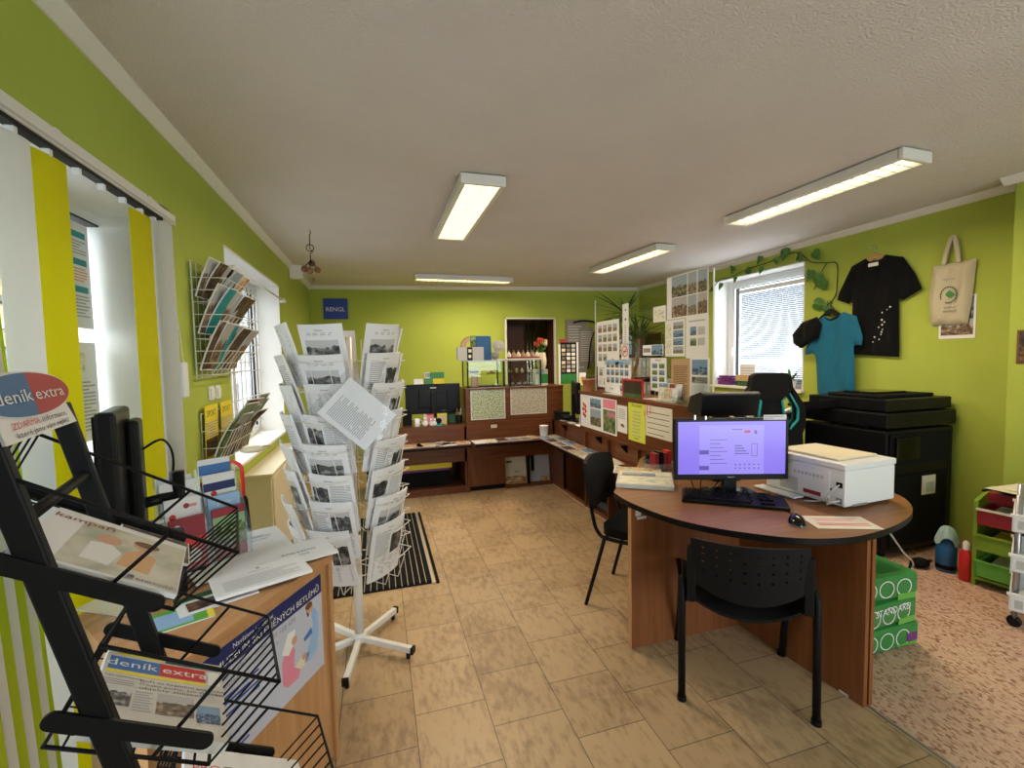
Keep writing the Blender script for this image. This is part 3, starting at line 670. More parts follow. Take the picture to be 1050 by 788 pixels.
for i, (y, lab) in enumerate(((2.80, 'yellow SPORT newspaper page in the lower wall rack, nearer the shop window'), (3.06, 'yellow SPORT newspaper page in the lower wall rack, nearer the second window'))):
    flat_sheet('newspaper', (XL+.022, y, .97), (0, 1, 0), (.02, 0, 1), .21, .30, [('r', .0, .72, 1, 1, 'yellow'), ('t', 'SPORT', .5, .79, .035, 'ink', 'c'), ('l', .05, .4, .95, .7, 6, 'ink_grey'), ('r', .05, .05, .95, .38, 'photo_dark')], lab, 'newspaper', mat='yellow')
rnd = random.Random(5)
for i in range(9):
    y = 2.81+i*.054; lean = 14+rnd.uniform(-3, 6)
    T = frame((XL+.055+.004*(i % 3), y, .955), (.25, 1, 0), (sin(radians(lean)), .12*rnd.random(), cos(radians(lean))))
    m = ['photo_green', 'photo_brown', 'photo_dark', 'photo_land'][i % 4]
    leaflet(T, .11, .33+rnd.uniform(-.04, .05), m, 'curled %s magazine, %s from the shop window in the lower wall rack' % ({'photo_green': 'green', 'photo_brown': 'brown', 'photo_dark': 'dark', 'photo_land': 'olive'}[m], (nth+['ninth'])[i]), 'magazine', 'magazine', 'curled magazines in the lower wall rack', curl=.05+.06*rnd.random(), pages=.008)
# cream cabinet under the second window, red umbrella and shell on it
r = root('low_cabinet', (XL+.10, 4.12, 0), 'cream low cabinet standing under the second left window', 'cabinet')
b = MB(); b.box(-.085, .085, -.62, .62, .0, .70, 'cream'); b.build('body', r, bevel=.004)
b = MB(); b.box(-.09, .10, -.64, .64, .70, .72, 'cream'); b.build('top', r, bevel=.003)
for y in (-.31, .31): b = MB(); b.box(.085, .097, y-.29, y+.29, .05, .68, 'cream'); d = b.build('door', r, bevel=.003); b = MB(); b.ball((.108, y*.2, .45), .014, 'metal_white'); b.build('knob', d)
# ================================================================ SPINNER RACK
RC = Vector((-.135, 2.41, 0))
rk = root('spinner_rack', RC, 'white rotating wire rack full of printed sheets, standing on the tiles by the mat', 'display rack')
b = MB(); b.tube([(0, 0, .07), (0, 0, .60)], .0225, 'metal_white', 20); b.tube([(0, 0, .6), (0, 0, 1.62)], .016, 'metal_white', 16); b.build('pole', rk)
b = MB(); b.lathe([(.001, .045), (.035, .045), (.035, .075), (.024, .09), (.001, .09)], 'metal_white', 20); b.build('hub', rk)
for i in range(5):
    a = radians([-33, -100, 52, 130, 196][i]); d = Vector((cos(a), sin(a), 0)); L = .30
    b = MB(); n = Vector((-d.y, d.x, 0)); b.bar(d*.02+Vector((0, 0, .058)), d*L+Vector((0, 0, .045)), .03, .026, 'metal_white', side=(0, 0, 1)); lg = b.build('leg', rk, bevel=.003)
    b = MB(); b.bar(d*L+Vector((0, 0, .045)), d*(L+.014)+Vector((0, 0, .044)), .034, .03, 'black_plastic'); b.tube([d*(L-.02)+Vector((0, 0, .0)), d*(L-.02)+Vector((0, 0, .03))], .011, 'black_plastic', 10); b.build('foot_cap', lg)
CA = [-114, -43, -160, 110, 36]      # directions the five columns face
R0, LEAN = .195, 13
for z in (.46, 1.02, 1.5):
    b = MB(); b.tube([(.16*cos(2*pi*i/24), .16*sin(2*pi*i/24), z) for i in range(24)], .003, 'wire_white', 6, closed=True)
    for i in range(5): a = radians(CA[i]); b.tube([(.016*cos(a), .016*sin(a), z), (.16*cos(a), .16*sin(a), z)], .003, 'wire_white', 6)
    b.build('ring', rk)
for ci, ca in enumerate(CA):
    a = radians(ca); d = Vector((cos(a), sin(a), 0)); s = Vector((-d.y, d.x, 0))
    b = MB()
    for q in (-.075, .075): b.tube([d*.16+s*q+Vector((0, 0, .42)), d*.16+s*q+Vector((0, 0, 1.6))], .0028, 'wire_white', 6)
    b.build('upright', rk)
    for k in range(8):
        z = 1.36-.135*k; b = MB(); x0, x1 = .16, R0+.06
        P = lambda x, y, zz: d*x+s*y+Vector((0, 0, zz))
        for zz, xx in ((z+.14, x1+.018),): b.tube([P(x0, -.10, zz), P(xx, -.10, zz), P(xx+.012, 0, zz-.012), P(xx, .10, zz), P(x0, .10, zz)], .0024, 'wire_white', 6)
        for y in (-.045, .045): b.tube([P(x0, y, z+.0), P(R0+.035, y, z+.0), P(x1+.024, y, z+.125), P(x1+.022, y*.3, z+.13)], .0022, 'wire_white', 6)
        b.build('wire_pocket', rk)
ords = ['topmost', 'second from top', 'third from top', 'fourth from top', 'fifth from top', 'sixth from top', 'seventh from top', 'lowest']
colname = {0: 'front', 1: 'right', 2: 'left', 3: 'rear left', 4: 'rear right'}
def print_els(kind, rnd):
    e = [('t', rnd.choice(['Expozice', 'Historie', 'Stezka', 'Muzeum']), .5, .90, .008, 'ink', 'c')]
    if kind == 0: e += [('l', .2, .83, .8, .88, 2, 'ink_grey'), ('r', .12, .34, .88, .76, 'photo_bw'), ('l', .1, .08, .9, .3, 8, 'ink_grey')]
    if kind == 1: e += [('l', .08, .42, .5, .86, 14, 'ink_grey'), ('r', .55, .40, .93, .80, 'photo_bw2'), ('l', .08, .08, .92, .36, 11, 'ink_grey')]
    if kind == 2: e += [('l', .08, .1, .92, .86, 25, 'ink_grey')]
    if kind == 3: e += [('r', .06, .52, .45, .82, 'photo_bw2'), ('l', .5, .5, .94, .84, 12, 'ink_grey'), ('r', .55, .38, .92, .42, 'ink_blue'), ('l', .08, .08, .92, .34, 10, 'ink_grey')]
    if kind == 4: e += [('r', .5, .45, .92, .84, 'photo_bw'), ('l', .08, .45, .46, .84, 13, 'ink_grey'), ('l', .08, .08, .92, .4, 12, 'ink_grey')]
    return e
kdesc = ['wide grey picture', 'dark picture at right', 'plain text', 'dark picture at left', 'tall grey picture']
rnd = random.Random(21)
plan = {0: [0, 0, 2, 3, 0, 3, 4, 1], 1: [0, 1, 1, 2, 1, 3, 0, 1], 2: [2, 3, 2, 3, 2, 4, 2, 3], 3: [2]*3, 4: [2, 4, 2]}
for ci, kinds in plan.items():
    a = radians(CA[ci]+rnd.uniform(-1, 1)); d = Vector((cos(a), sin(a), 0)); s = Vector((-d.y, d.x, 0))
    for k, kd in enumerate(kinds):
        z = 1.37-.135*k; le = radians(LEAN+rnd.uniform(-2.5, 2.5)); jy = rnd.uniform(-.008, .008); tw = radians(rnd.uniform(-2.5, 2.5))
        up = (Vector((0, 0, cos(le)))+d*sin(le)).normalized(); r_ = s*cos(tw)+up*sin(tw)
        P = RC+d*(R0+(.05 if ci == 2 else 0))+s*(-.105+jy)+Vector((0, 0, z+.008))
        cv_ = rnd.uniform(.012, .024)
        bend = lambda x, y, c=cv_: (x, y, -c*((x/.21-.5)*2)**2+.010*(y/.297)**2)
        nm = 'leaflet_stack'
        o = sheet(.21, .297, print_els(kd, rnd), 'paper', bend, .008, 6, 3).build(nm, T=frame(P, r_, up))
        tag(o, 'white sheets, %s, %s in %s column of the rotating rack' % (kdesc[kd], ords[k], colname[ci]), 'leaflets', 'printed sheets in the rotating rack')
        if ci == 0 and k in (0, 4): pass
# plastic sleeve clipped across the front column
Rr = (cos(radians(-41)), 0, 0)
P = onY(397, 443, 2.09)
o = MB()
rgt = Vector((cos(radians(47)), .12, sin(radians(47)))); upv = Vector((-sin(radians(47)), .08, cos(radians(47))))
sleeve = sheet(.205, .26, [('l', .1, .18, .62, .9, 22, 'ink_grey')], 'paper', lambda x, y: (x, y, .004*sin(x*40)*cos(y*30)), .0012, 8, 8)
bb = lambda x, y: (x, y, .010+.004*sin(x*55+1)*cos(y*47+x*30))
rs = root('plastic_sleeve', frame(P-rgt*.14+Vector((0, -.01, .0)), rgt, upv), 'text sheet in a crinkled clear plastic sleeve hanging askew on the rotating rack', 'plastic sleeve')
sleeve.build('paper_insert', rs, T=TR(.02, .02, 0))
m_ = MB(); m_.grid(lambda u, v: bb(u*.255, v*.315), 14, 16, 'plastic_film'); m_.grid(lambda u, v: (lambda p: (p[0], p[1], p[2]-.016))(bb((1-u)*.255, v*.315)), 14, 16, 'plastic_film'); m_.build('clear_pocket', rs)
b = MB(); b.tube(smooth_path([(.10, .300, .004), (.10, .318, -.004), (.095, .300, -.05), (.085, .26, -.10)]), .0022, 'wire_white', 6); b.build('hook', rs)
# ================================================================ FLOOR MAT
r = root('floor_mat', (0, 0, 0), 'black ribbed entrance mat with metal edge lying on the tiles behind the rotating rack', 'mat')
b = MB(); b.box(-.62, .30, 2.98, 4.42, .001, .010, 'mat_rubber'); b.build('backing', r)
b = MB()
for i in range(23): x = -.60+i*.0395; b.box(x, x+.033, 2.99, 4.41, .010, .016, 'mat_rubber')
b.build('bristle_strip', r)
b = MB()
for i in range(24): x = -.606+i*.0395; b.box(x, x+.004, 2.985, 4.415, .010, .017, 'alu')
b.build('metal_rib', r)
b = MB(); b.box(.302, .325, 2.97, 4.43, .001, .012, 'alu'); b.box(.333, .352, 2.97, 4.43, .001, .010, 'mat_rubber'); b.build('edge_strip', r)
# ================================================================ BUREAU WITH POSTER
PB = Vector((-.186, 1.756, 0)); dB = Vector((-.48, -.877, 0)).normalized(); nB = Vector((-.877, .48, 0)).normalized()
# local frame: x from the far right corner back along the face, y into the depth
TB = Matrix(((dB.x, nB.x, 0, PB.x), (dB.y, nB.y, 0, PB.y), (0, 0, 1, 0), (0, 0, 0, 1)))
WB, DB_ = .70, .48
r = root('counter_desk', TB, 'light beech desk with a blue poster on its front, under the shop window', 'desk')
b = MB(); b.prism([(-.002, -.004), (WB, -.004), (.50, DB_), (-.002, DB_)], .765, .79, 'wood_light_x'); b.build('top', r, bevel=.002)
b = MB(); b.box(.022, WB-.022, .012, .03, .02, .765, 'wood_light'); b.build('front_panel', r)
b = MB(); b.box(0, .02, .0, DB_-.01, 0, .765, 'wood_light'); b.build('side_panel', r, bevel=.001)
b = MB(); b.prism([(WB-.03, 0), (WB-.008, 0), (.50-.008, DB_-.01), (.47, DB_-.01)], 0, .765, 'wood_light'); b.build('side_panel', r)
b = MB()
for z in (.62, .16): b.tube([(.0-.001, .02, z), (-.003, .02, z)], .004, 'steel', 8)
b.build('screw', r)
def bpt(x, y, z): return TB @ Vector((x, y, z))
# poster: reads from left to right as seen from the room, i.e. along -x of the desk
pw, ph = .52, .335
els = [('r', 0, .80, 1, 1, 'navy'), ('t', 'Navštivte i s dětmi', .40, .925, .014, 'white', 'c'), ('t', 'MINIMUZEUM SKLENĚNÝCH BETLÉMŮ', .5, .835, .0195, 'white', 'c', .49),
       ('t', 'Brána 103, Železný Brod, 777 168 470', .04, .72, .015, 'grey', 'l', .36), ('t', 'www.skleneny-betlem.cz', .06, .65, .009, 'grey', 'l', .27),
       ('l', .10, .40, .42, .60, 4, 'ink_blue'), ('t', 'Otevřeno', .12, .20, .014, 'ink_blue', 'l'), ('l', .10, .06, .35, .16, 2, 'ink_blue'),
       # the painted crib scene: two bending figures and a child
       ('p', [(.80, .22), (.86, .18), (.93, .24), (.955, .45), (.95, .62), (.92, .70), (.88, .70), (.90, .55), (.87, .40), (.83, .32)], 'blue_pale'), ('p', [(.88, .52), (.80, .47), (.81, .43), (.89, .45)], 'blue_mid'),
       ('e', .875, .73, .016, .017, 'skin_tone'), ('e', .865, .76, .018, .012, 'brown'), ('e', .855, .70, .007, .016, 'brown'),
       ('p', [(.60, .20), (.64, .14), (.74, .13), (.76, .20), (.70, .28), (.72, .45), (.66, .55), (.60, .42)], 'pink'), ('p', [(.60, .50), (.66, .66), (.73, .64), (.70, .50), (.66, .44)], 'white'), ('e', .715, .54, .013, .014, 'skin_tone'),
       ('p', [(.70, .20), (.82, .20), (.86, .28), (.80, .32), (.72, .27)], 'cream'), ('e', .80, .29, .012, .010, 'skin_tone')]
flat_sheet('poster', bpt(.57, -.0045+.012, .405) if False else bpt(.055+pw, .0105, .405), tuple(-dB), (0, 0, 1), pw, ph, els, 'blue and lilac poster about a glass crib museum taped on the beech desk front', 'poster', mat='lilac_paper')
# paper stacks on the desk
def on_desk(name, px_, py_, ang, w, h, els, label, cat, thick=.002, mat='paper', z=.7905, group=None, nu=1, bend=None):
    P = onZ(px_, py_, z+thick); a = radians(ang); R = Vector((cos(a), sin(a), 0)); U = Vector((-sin(a), cos(a), 0))
    o = sheet(w, h, els, mat, bend, thick, nu, 1).build(name, T=frame(P-R*w/2-U*h/2, R, U)); return tag(o, label, cat, group)
st = lambda t, e: [('t', t, .5, .80, .016, 'ink', 'c'), ('l', .2, .62, .8, .70, 2, 'ink_grey')]+e
on_desk('paper_stack', 262, 556, 24, .21, .285, st('', [('t', 'O HISTORII', .5, .52, .013, 'ink_blue', 'c'), ('l', .3, .66, .7, .72, 2, 'ink_blue')]), 'white sheets with two blue lines at the back right of the beech desk', 'papers', .006)
on_desk('paper_stack', 227, 575, 30, .21, .28, st('MUZEA', []), 'white stack headed MUZEA on the beech desk, beside the brochure holder', 'papers', .006, z=.797)
on_desk('paper_stack', 303, 567, 22, .25, .19, [('t', 'ROZHLEDNY', .55, .45, .014, 'ink', 'c'), ('l', .3, .28, .7, .38, 2, 'ink_grey')], 'white sheets headed ROZHLEDNY at the desk corner nearest the rotating rack', 'papers', .005, z=.797)
on_desk('paper_stack', 268, 589, 24, .27, .16, [('e', .5, .86, .006, .006, 'grey'), ('t', 'ZPRAVODAJ', .5, .70, .008, 'ink_grey', 'c'), ('l', .1, .12, .9, .60, 8, 'ink_soft')], 'stack of grey printed sheets at the front edge of the beech desk above the poster', 'papers', .010, z=.8035)
on_desk('brochure', 222, 612, 28, .20, .125, [('r', 0, .74, 1, 1, 'green_dark'), ('r', 0, .70, 1, .73, 'green_bright'), ('r', .12, .12, .92, .60, 'photo_dark')], 'brochure with green stripes and a dark photo on the front edge of the beech desk', 'brochure', .004)
on_desk('brochure', 183, 633, 24, .16, .12, [('r', .0, .0, .9, 1, 'green_bright'), ('r', .0, .1, .7, .8, 'blue_pale'), ('r', .9, 0, 1, 1, 'yellow')], 'green and blue leaflet on the beech desk behind the newspaper stand', 'leaflet', .003, z=.7905)
on_desk('brochure', 118, 620, 60, .09, .18, [('r', .0, .0, 1, 1, 'cream')], 'long cream leaflet on the beech desk behind the newspaper stand', 'leaflet', .003)
on_desk('brochure', 138, 603, 35, .08, .17, [('r', .0, .0, 1, 1, 'photo_pale'), ('r', .1, .7, .9, .9, 'blue_mid')], 'narrow pale leaflet on the beech desk beside the long cream one', 'leaflet', .003, z=.7945)
# acrylic brochure holder with tiers
hold = TR(-.52, 1.80, .79, 57)
hp = Vector((-.59, 1.80, .7905)); hr = Vector((cos(radians(38)), sin(radians(38)), 0)); hn = Vector((sin(radians(38)), -cos(radians(38)), 0))   # faces the room
TH = Matrix(((hr.x, -hn.x, 0, hp.x), (hr.y, -hn.y, 0, hp.y), (0, 0, 1, hp.z), (0, 0, 0, 1)))
r = root('brochure_holder', TH, 'clear acrylic brochure holder in four steps on the beech desk below the shop window', 'brochure holder')
for k in range(4):
    y = -.04+k*.032; z = k*.052; b = MB()
    b.box(-.125, .125, y-.001, y+.001, z, z+.10, 'acrylic'); b.box(-.125, .125, y, y+.030, z, z+.0015, 'acrylic'); b.build('front_plate', r)
b = MB()
for x in (-.126, -.001, .124): b.prism([(-.042, 0), (.09, 0), (.09, .33), (.075, .33), (-.042, .10)], x, x+.002, 'acrylic', T=Matrix(((0,0,1,0),(1,0,0,0),(0,1,0,0),(0,0,0,1))))
b.build('side_plate', r)
def hold_leaf(ix, k, els, lab, mat='paper', h=.20):
    w = .105; x = -.118 if ix == 0 else .010; y = -.028+k*.032; z = .79+.0035+k*.052
    P = TH @ Vector((x, y, .003+k*.052)); up = (Vector((0, 0, 1))-hn*.09).normalized()
    o = sheet(w, h, els, mat, None, .007, 1, 1).build('brochure', T=frame(P, hr, up)); tag(o, lab, 'brochure', 'brochures in the acrylic holder')
hold_leaf(0, 0, [('r', 0, .62, 1, 1, 'red_dark'), ('r', 0, 0, 1, .62, 'red'), ('e', .62, .30, .022, .024, 'paper_warm'), ('l', .15, .5, .8, .6, 2, 'paper'), ('e', .22, .85, .009, .009, 'paper')], 'all-red brochure with a pale round picture, front left of the acrylic holder', 'red_dark', .19)
hold_leaf(1, 0, [('r', 0, .85, 1, 1, 'red_dark'), ('r', 0, .28, 1, .85, 'photo_green'), ('r', 0, 0, 1, .28, 'red_dark'), ('l', .15, .08, .8, .2, 2, 'paper')], 'red brochure with a green landscape picture, front right of the acrylic holder', 'red_dark', .19)
hold_leaf(0, 1, [('r', .1, .25, .9, .62, 'photo_bw'), ('e', .2, .7, .01, .01, 'red'), ('e', .6, .85, .009, .009, 'red_dark'), ('r', .68, .82, .9, .87, 'pink')], 'white brochure with a small group photo, second row left of the acrylic holder')
hold_leaf(1, 1, [('r', 0, 0, 1, 1, 'blue_pale'), ('t', 'Jizerky', .5, .82, .012, 'paper', 'c')], 'pale blue brochure, second row right of the acrylic holder', 'blue_pale', .18)
hold_leaf(0, 2, [('e', .3, .75, .012, .012, 'blue_mid'), ('r', .1, .3, .9, .6, 'photo_pale')], 'white brochure with a blue dot, third row left of the acrylic holder')
hold_leaf(1, 2, [('r', 0, .6, 1, 1, 'paper'), ('r', 0, .7, 1, .85, 'navy'), ('e', .3, .65, .01, .01, 'red')], 'white brochure with a navy band, third row right of the acrylic holder')
hold_leaf(0, 3, [('r', 0, .0, 1, .7, 'photo_green')], 'grey green brochure, rear row left of the acrylic holder', h=.16)
hold_leaf(1, 3, [('r', 0, .0, 1, .6, 'red_dark'), ('r', 0, .6, 1, .68, 'yellow'), ('r', 0, .72, 1, .9, 'blue_mid')], 'brochure with blue, yellow and red bands, rear row right of the acrylic holder', h=.20)
# green leaflets leaning at the holder's left
P = TH @ Vector((-.155, -.02, .002)); o = sheet(.03, .20, [('r', .1, .05, .9, .95, 'green_bright')], 'paper', None, .05, 1, 1).build('leaflet_stack', T=frame(P, hr, Vector((0, 0, 1))-hn*.1))
tag(o, 'upright pile of green edged leaflets against the left side of the acrylic holder', 'leaflets')
# red umbrella handle with a pale paper bird behind the holder
r = root('umbrella', (-.66, 2.50, 0), 'red-handled umbrella standing between the beech desk and the lower wall rack', 'umbrella')
b = MB(); b.lathe([(.004, 0), (.006, .08), (.025, .2), (.032, .60), (.02, .82), (.012, .84)], 'black', 12); b.build('folded_canopy', r)
b = MB(); b.tube([(0, 0, .83), (0, 0, .97)]+[(-.045+.045*cos(a), .0, .97+.045*sin(a)) for a in [i*pi/8 for i in range(9)]]+[(-.09, 0, .95)], .009, 'red', 10); b.build('handle', r)
b = MB(); b.ball((0, 0, 0), .05, 'cream', 14, (1.2, .6, .35)); b.mesh([(.04, 0, 0), (.11, .02, .01), (.05, .03, .012), (.04, -.02, .015)], [(0, 1, 2), (0, 3, 1)], 'cream')
tag(b.build('paper_bird', T=TR(-.62, 2.56, 1.06, 20)), 'cream paper bird perched beside the red umbrella handle', 'ornament')
# black monitor seen from its side, with a clamp arm, on the desk's far end
r = root('monitor', TR(-.755, 1.62, .83, 17), 'black monitor on a desk arm seen edge-on against the shop window', 'monitor')
b = MB(); b.box(-.03, .018, -.12, .15, .11, .54, 'black_plastic'); b.build('screen_case', r, bevel=.012)
b = MB(); b.box(-.034, -.030, -.11, .14, .12, .53, 'black_gloss'); b.build('display', r)
b = MB(); b.box(.016, .05, .03, .14, .14, .50, 'black_plastic'); b.build('rear_housing', r, bevel=.012)
b = MB(); b.tube([(.04, .10, .22), (.13, .16, .22)], .018, 'black_plastic', 12); b.tube([(.13, .16, .30), (.13, .16, .0)], .022, 'black_plastic', 14); b.build('arm', r)
b = MB(); b.box(.04, .2, .06, .23, -.0385, -.02, 'black_plastic'); b.tube([(.13, .16, -.02), (.13, .16, .02)], .022, 'black_plastic', 12); b.build('base', r, bevel=.004)
b = MB(); b.tube(smooth_path([(.05, .08, .40), (.10, .12, .42), (.12, .2, .34), (.1, .2, .2), (.06, .16, .1), (.05, .12, .02)]), .004, 'black', 6); b.build('cable', r)
r = root('card_terminal', bpt(.62, .30, .791) if False else TR(-.63, 1.60, .791, 20), 'black payment terminal standing on the beech desk between the monitor and the acrylic holder', 'terminal')
b = MB(); b.box(-.04, .04, -.03, .03, 0, .20, 'black_plastic'); b.build('body', r, bevel=.01)
b = MB(); b.box(-.03, .03, -.034, -.030, .11, .18, 'black_gloss'); b.box(.02, .032, -.036, -.03, .14, .19, 'grey_light'); b.build('display', r)
# ================================================================ NEWSPAPER STAND
Wd_ = Vector((sin(radians(-15)), cos(radians(-15)), 0)); Fd = Vector((sin(radians(75)), cos(radians(75)), 0)); A0 = Vector((-.462, .721, 0))
TS = Matrix(((Fd.x, Wd_.x, 0, A0.x), (Fd.y, Wd_.y, 0, A0.y), (0, 0, 1, 0), (0, 0, 0, 1)))     # x to the front, y along the width, z up
SW = .30
ns = root('newspaper_stand', TS, 'black metal newspaper stand with wire baskets and an oval sign, nearest the camera', 'newspaper stand')
tl = math.tan(radians(12.3)); ux = lambda z: (1.375-z)*tl
for y in (0, SW):
    b = MB(); b.bar((ux(0), y, 0.0), (ux(1.433), y, 1.433), .030, .022, 'black_metal', side=(1, 0, 0)); b.build('upright', ns, bevel=.003)
for q in (0, SW): b = MB(); b.box(ux(.05)-.3, ux(.05)+.1, q-.014, q+.014, 0, .03, 'black_metal'); b.build('foot', ns, bevel=.003)
for q in (.3, 1.3): b = MB(); b.tube([(ux(q), 0, q), (ux(q), SW, q)], .009, 'black_metal', 10); b.build('cross_bar', ns)
SL = radians(33)
def shelf(uc, zc, back=.10, front=.17, tilt=0, fl=-.005):
    """tilted shelf: point (uc, zc) is where the arm crosses the upright; a runs down the slope"""
    ex = Vector((cos(SL), 0, -sin(SL))); ez = Vector((sin(SL), 0, cos(SL)))
    O = Vector((uc, 0, zc)); tl_ = math.tan(radians(tilt))
    for y in (0, SW):
        b = MB(); y_ = y-.012 if y == 0 else y+.012
        L = back+front; rr = .0118; pts = arc(-back+rr, 0, rr, 90, 270, 8)+arc(front-rr, 0, rr, -90, 90, 8)
        # arm plate: x along slope, y normal to it
        T = Matrix(((ex.x, ez.x, 0, O.x), (0, 0, 1, y_-.003), (ex.z, ez.z, 0, O.z-y*tl_), (0, 0, 0, 1)))
        b.prism([(p[0], p[1]) for p in pts], 0, .006, 'black_metal', T=T); b.build('arm', ns, bevel=.001)
    b = MB(); P = lambda a, y, h: O+ex*a+ez*h+Vector((0, y, -y*tl_))
    a0, a1 = -back+.02, front+.015; hi = .095
    y0, y1 = -.006, SW+.006
    b.tube([P(a0-.01, y0, hi), P(a1+.035, y0, hi), P(a1+.035, y1, hi), P(a0-.01, y1, hi)], .003, 'black_metal', 8, closed=True)
    b.tube([P(a0, y0, fl), P(a1, y0, fl), P(a1, y1, fl), P(a0, y1, fl)], .003, 'black_metal', 8, closed=True)
    n = 9
    for i in range(n+1):
        y = y0+(y1-y0)*i/n
        b.tube([P(a1+.035, y, hi), P(a1, y, fl), P(a1-.05, y, fl)], .0019, 'black_metal', 6)
        b.tube([P(a0-.01, y, hi), P(a0, y, fl), P(a0+.06, y, fl)], .0019, 'black_metal', 6)
    for a in (.075,):
        for y in (y0, y1): b.tube([P(a+.03, y, hi), P(a+.0, y, fl)], .003, 'black_metal', 6)
    for i in range(5): a = a0+(a1-a0)*(i+.5)/5; b.tube([P(a, y0, fl-.001), P(a, y1, fl-.001)], .0019, 'black_metal', 6)
    b.build('wire_basket', ns); return O, ex, ez, tl_
sh1 = shelf(.032, 1.235, .16, .150, 3)
sh2 = shelf(.088, 1.0, .075, .140, 8, -.036)
sh3 = shelf(.150, .745, .075, .175, 8)
sh4 = shelf(.21, .49, .075, .18, 8)
def paper_on(shf, a, y, w, h, els, lab, mat='newsprint', th=.008, lift=0.002, name='newspaper', rot=0, bow=0, cat='newspaper'):
    O, ex, ez, tl_ = shf; ca, sa = cos(radians(rot)), sin(radians(rot)); Wt = Vector((0, 1, -tl_)).normalized()
    R = ex*ca+Wt*sa; U = -ex*sa+Wt*ca
    P = O+ex*a+Wt*y+ez*(lift+th)
    M3 = TS.to_3x3(); P = TS @ P; R = M3 @ R; U = M3 @ U
    o = sheet(w, h, els, mat, (lambda x, yy: (x, yy, bow*(x/w)**2)) if bow else None, th, 4, 1).build(name, T=frame(P, R, U)); return tag(o, lab, cat)
els = [('r', .06, .905, .45, .97, 'yellow'), ('r', .48, .89, .97, .98, 'green_dark'), ('t', 'Auto v zahraničí', .72, .93, .006, 'paper', 'c'), ('r', .03, .69, .44, .87, 'blue_mid'), ('r', .44, .69, .84, .87, 'red'),
       ('t', 'deník', .425, .74, .025, 'paper', 'r', .082), ('t', 'extra', .465, .74, .025, 'paper', 'l', .078), ('r', .03, .64, .84, .68, 'yellow'), ('r', .86, .66, .97, .86, 'paper'), ('r', .87, .66, .96, .72, 'photo_brown'),
       ('t', 'Boří se hraniční pobočka', .30, .575, .0075, 'ink', 'l', .14), ('t', 'České pošty. Jak vypadají', .30, .53, .0075, 'ink', 'l', .14), ('t', 'objekty zblízka?', .30, .485, .0075, 'ink', 'l', .10), ('t', 'Když nepřehlédnete', .03, .59, .0055, 'ink', 'l', .055), ('l', .03, .49, .26, .57, 3, 'ink_grey'),
       ('r', .05, .26, .26, .46, 'photo_bw'), ('l', .28, .22, .42, .46, 8, 'ink_grey'), ('r', .45, .22, .74, .46, 'photo_brown'), ('l', .78, .43, .95, .60, 6, 'ink_soft'), ('r', .76, .18, .95, .38, 'photo_blue'), ('t', 'DOM', .85, .22, .012, 'ink_blue', 'c')]
paper_on(sh2, -.028, .012, .20, .275, els, 'deník extra newspaper with blue and red masthead lying in the middle basket', th=.016, bow=.004, lift=-.034)
els = [('r', 0, .80, .34, 1, 'paper'), ('t', 'kamelot', .035, .20, .018, 'red_dark', 'l'), ('r', .02, .02, .98, .80, 'photo_food'), ('r', .55, .02, .98, .14, 'paper'), ('t', 'KNIHOVNÍ KNOFLÍČEK', .57, .055, .006, 'ink_blue', 'l')]
els = [('r', .0, .0, 1, 1, 'paper'), ('r', .22, .03, .99, .90, 'photo_cover'), ('t', 'kampaň', .02, .80, .022, 'red_dark', 'l', .085), ('r', .62, .02, .99, .14, 'paper'), ('r', .64, .04, .70, .12, 'ink_blue'), ('t', 'KNIHOVNÍ', .72, .05, .009, 'ink_blue', 'l', .05),
       ('p', [(.34, .18), (.52, .16), (.56, .42), (.46, .56), (.34, .50)], 'paper'), ('e', .44, .62, .018, .022, 'skin_tone'), ('e', .42, .66, .022, .018, 'stone_tan'), ('p', [(.56, .22), (.78, .18), (.80, .50), (.68, .60), (.58, .48)], 'orange_soft'), ('e', .69, .68, .018, .021, 'skin_tone'), ('e', .70, .72, .020, .014, 'brown'), ('p', [(.50, .40), (.70, .36), (.72, .42), (.52, .46)], 'skin_tone')]
paper_on(sh1, -.045, .01, .205, .235, els, 'magazine with people on its cover lying in the upper basket of the newspaper stand', mat='paper', th=.007, name='magazine', cat='magazine')
paper_on(sh1, .05, .17, .12, .12, [('r', .02, .02, .98, .98, 'photo_dark')], 'dark photo magazine peeking out at the far side of the upper basket', mat='paper', th=.004, name='magazine', rot=4, lift=-.003, cat='magazine')
paper_on(sh3, .0, .02, .24, .26, [('r', .0, .0, .45, 1, 'paper'), ('t', 'PRO', .06, .72, .02, 'red', 'l'), ('t', 'Z', .30, .72, .02, 'ink', 'l'), ('r', .48, .05, .98, .40, 'black'), ('t', 'MAGAZÍN', .55, .2, .012, 'teal', 'l')], 'white magazine with a black panel lying in the lower basket of the newspaper stand', mat='paper', th=.010, name='magazine', cat='magazine')
paper_on(sh4, -.03, .01, .21, .28, [('r', .1, .1, .9, .9, 'photo_pale')], 'pale printed newspaper lying in the lowest basket of the stand', th=.008)
# oval sign on top
sg = MB(); sw = .345
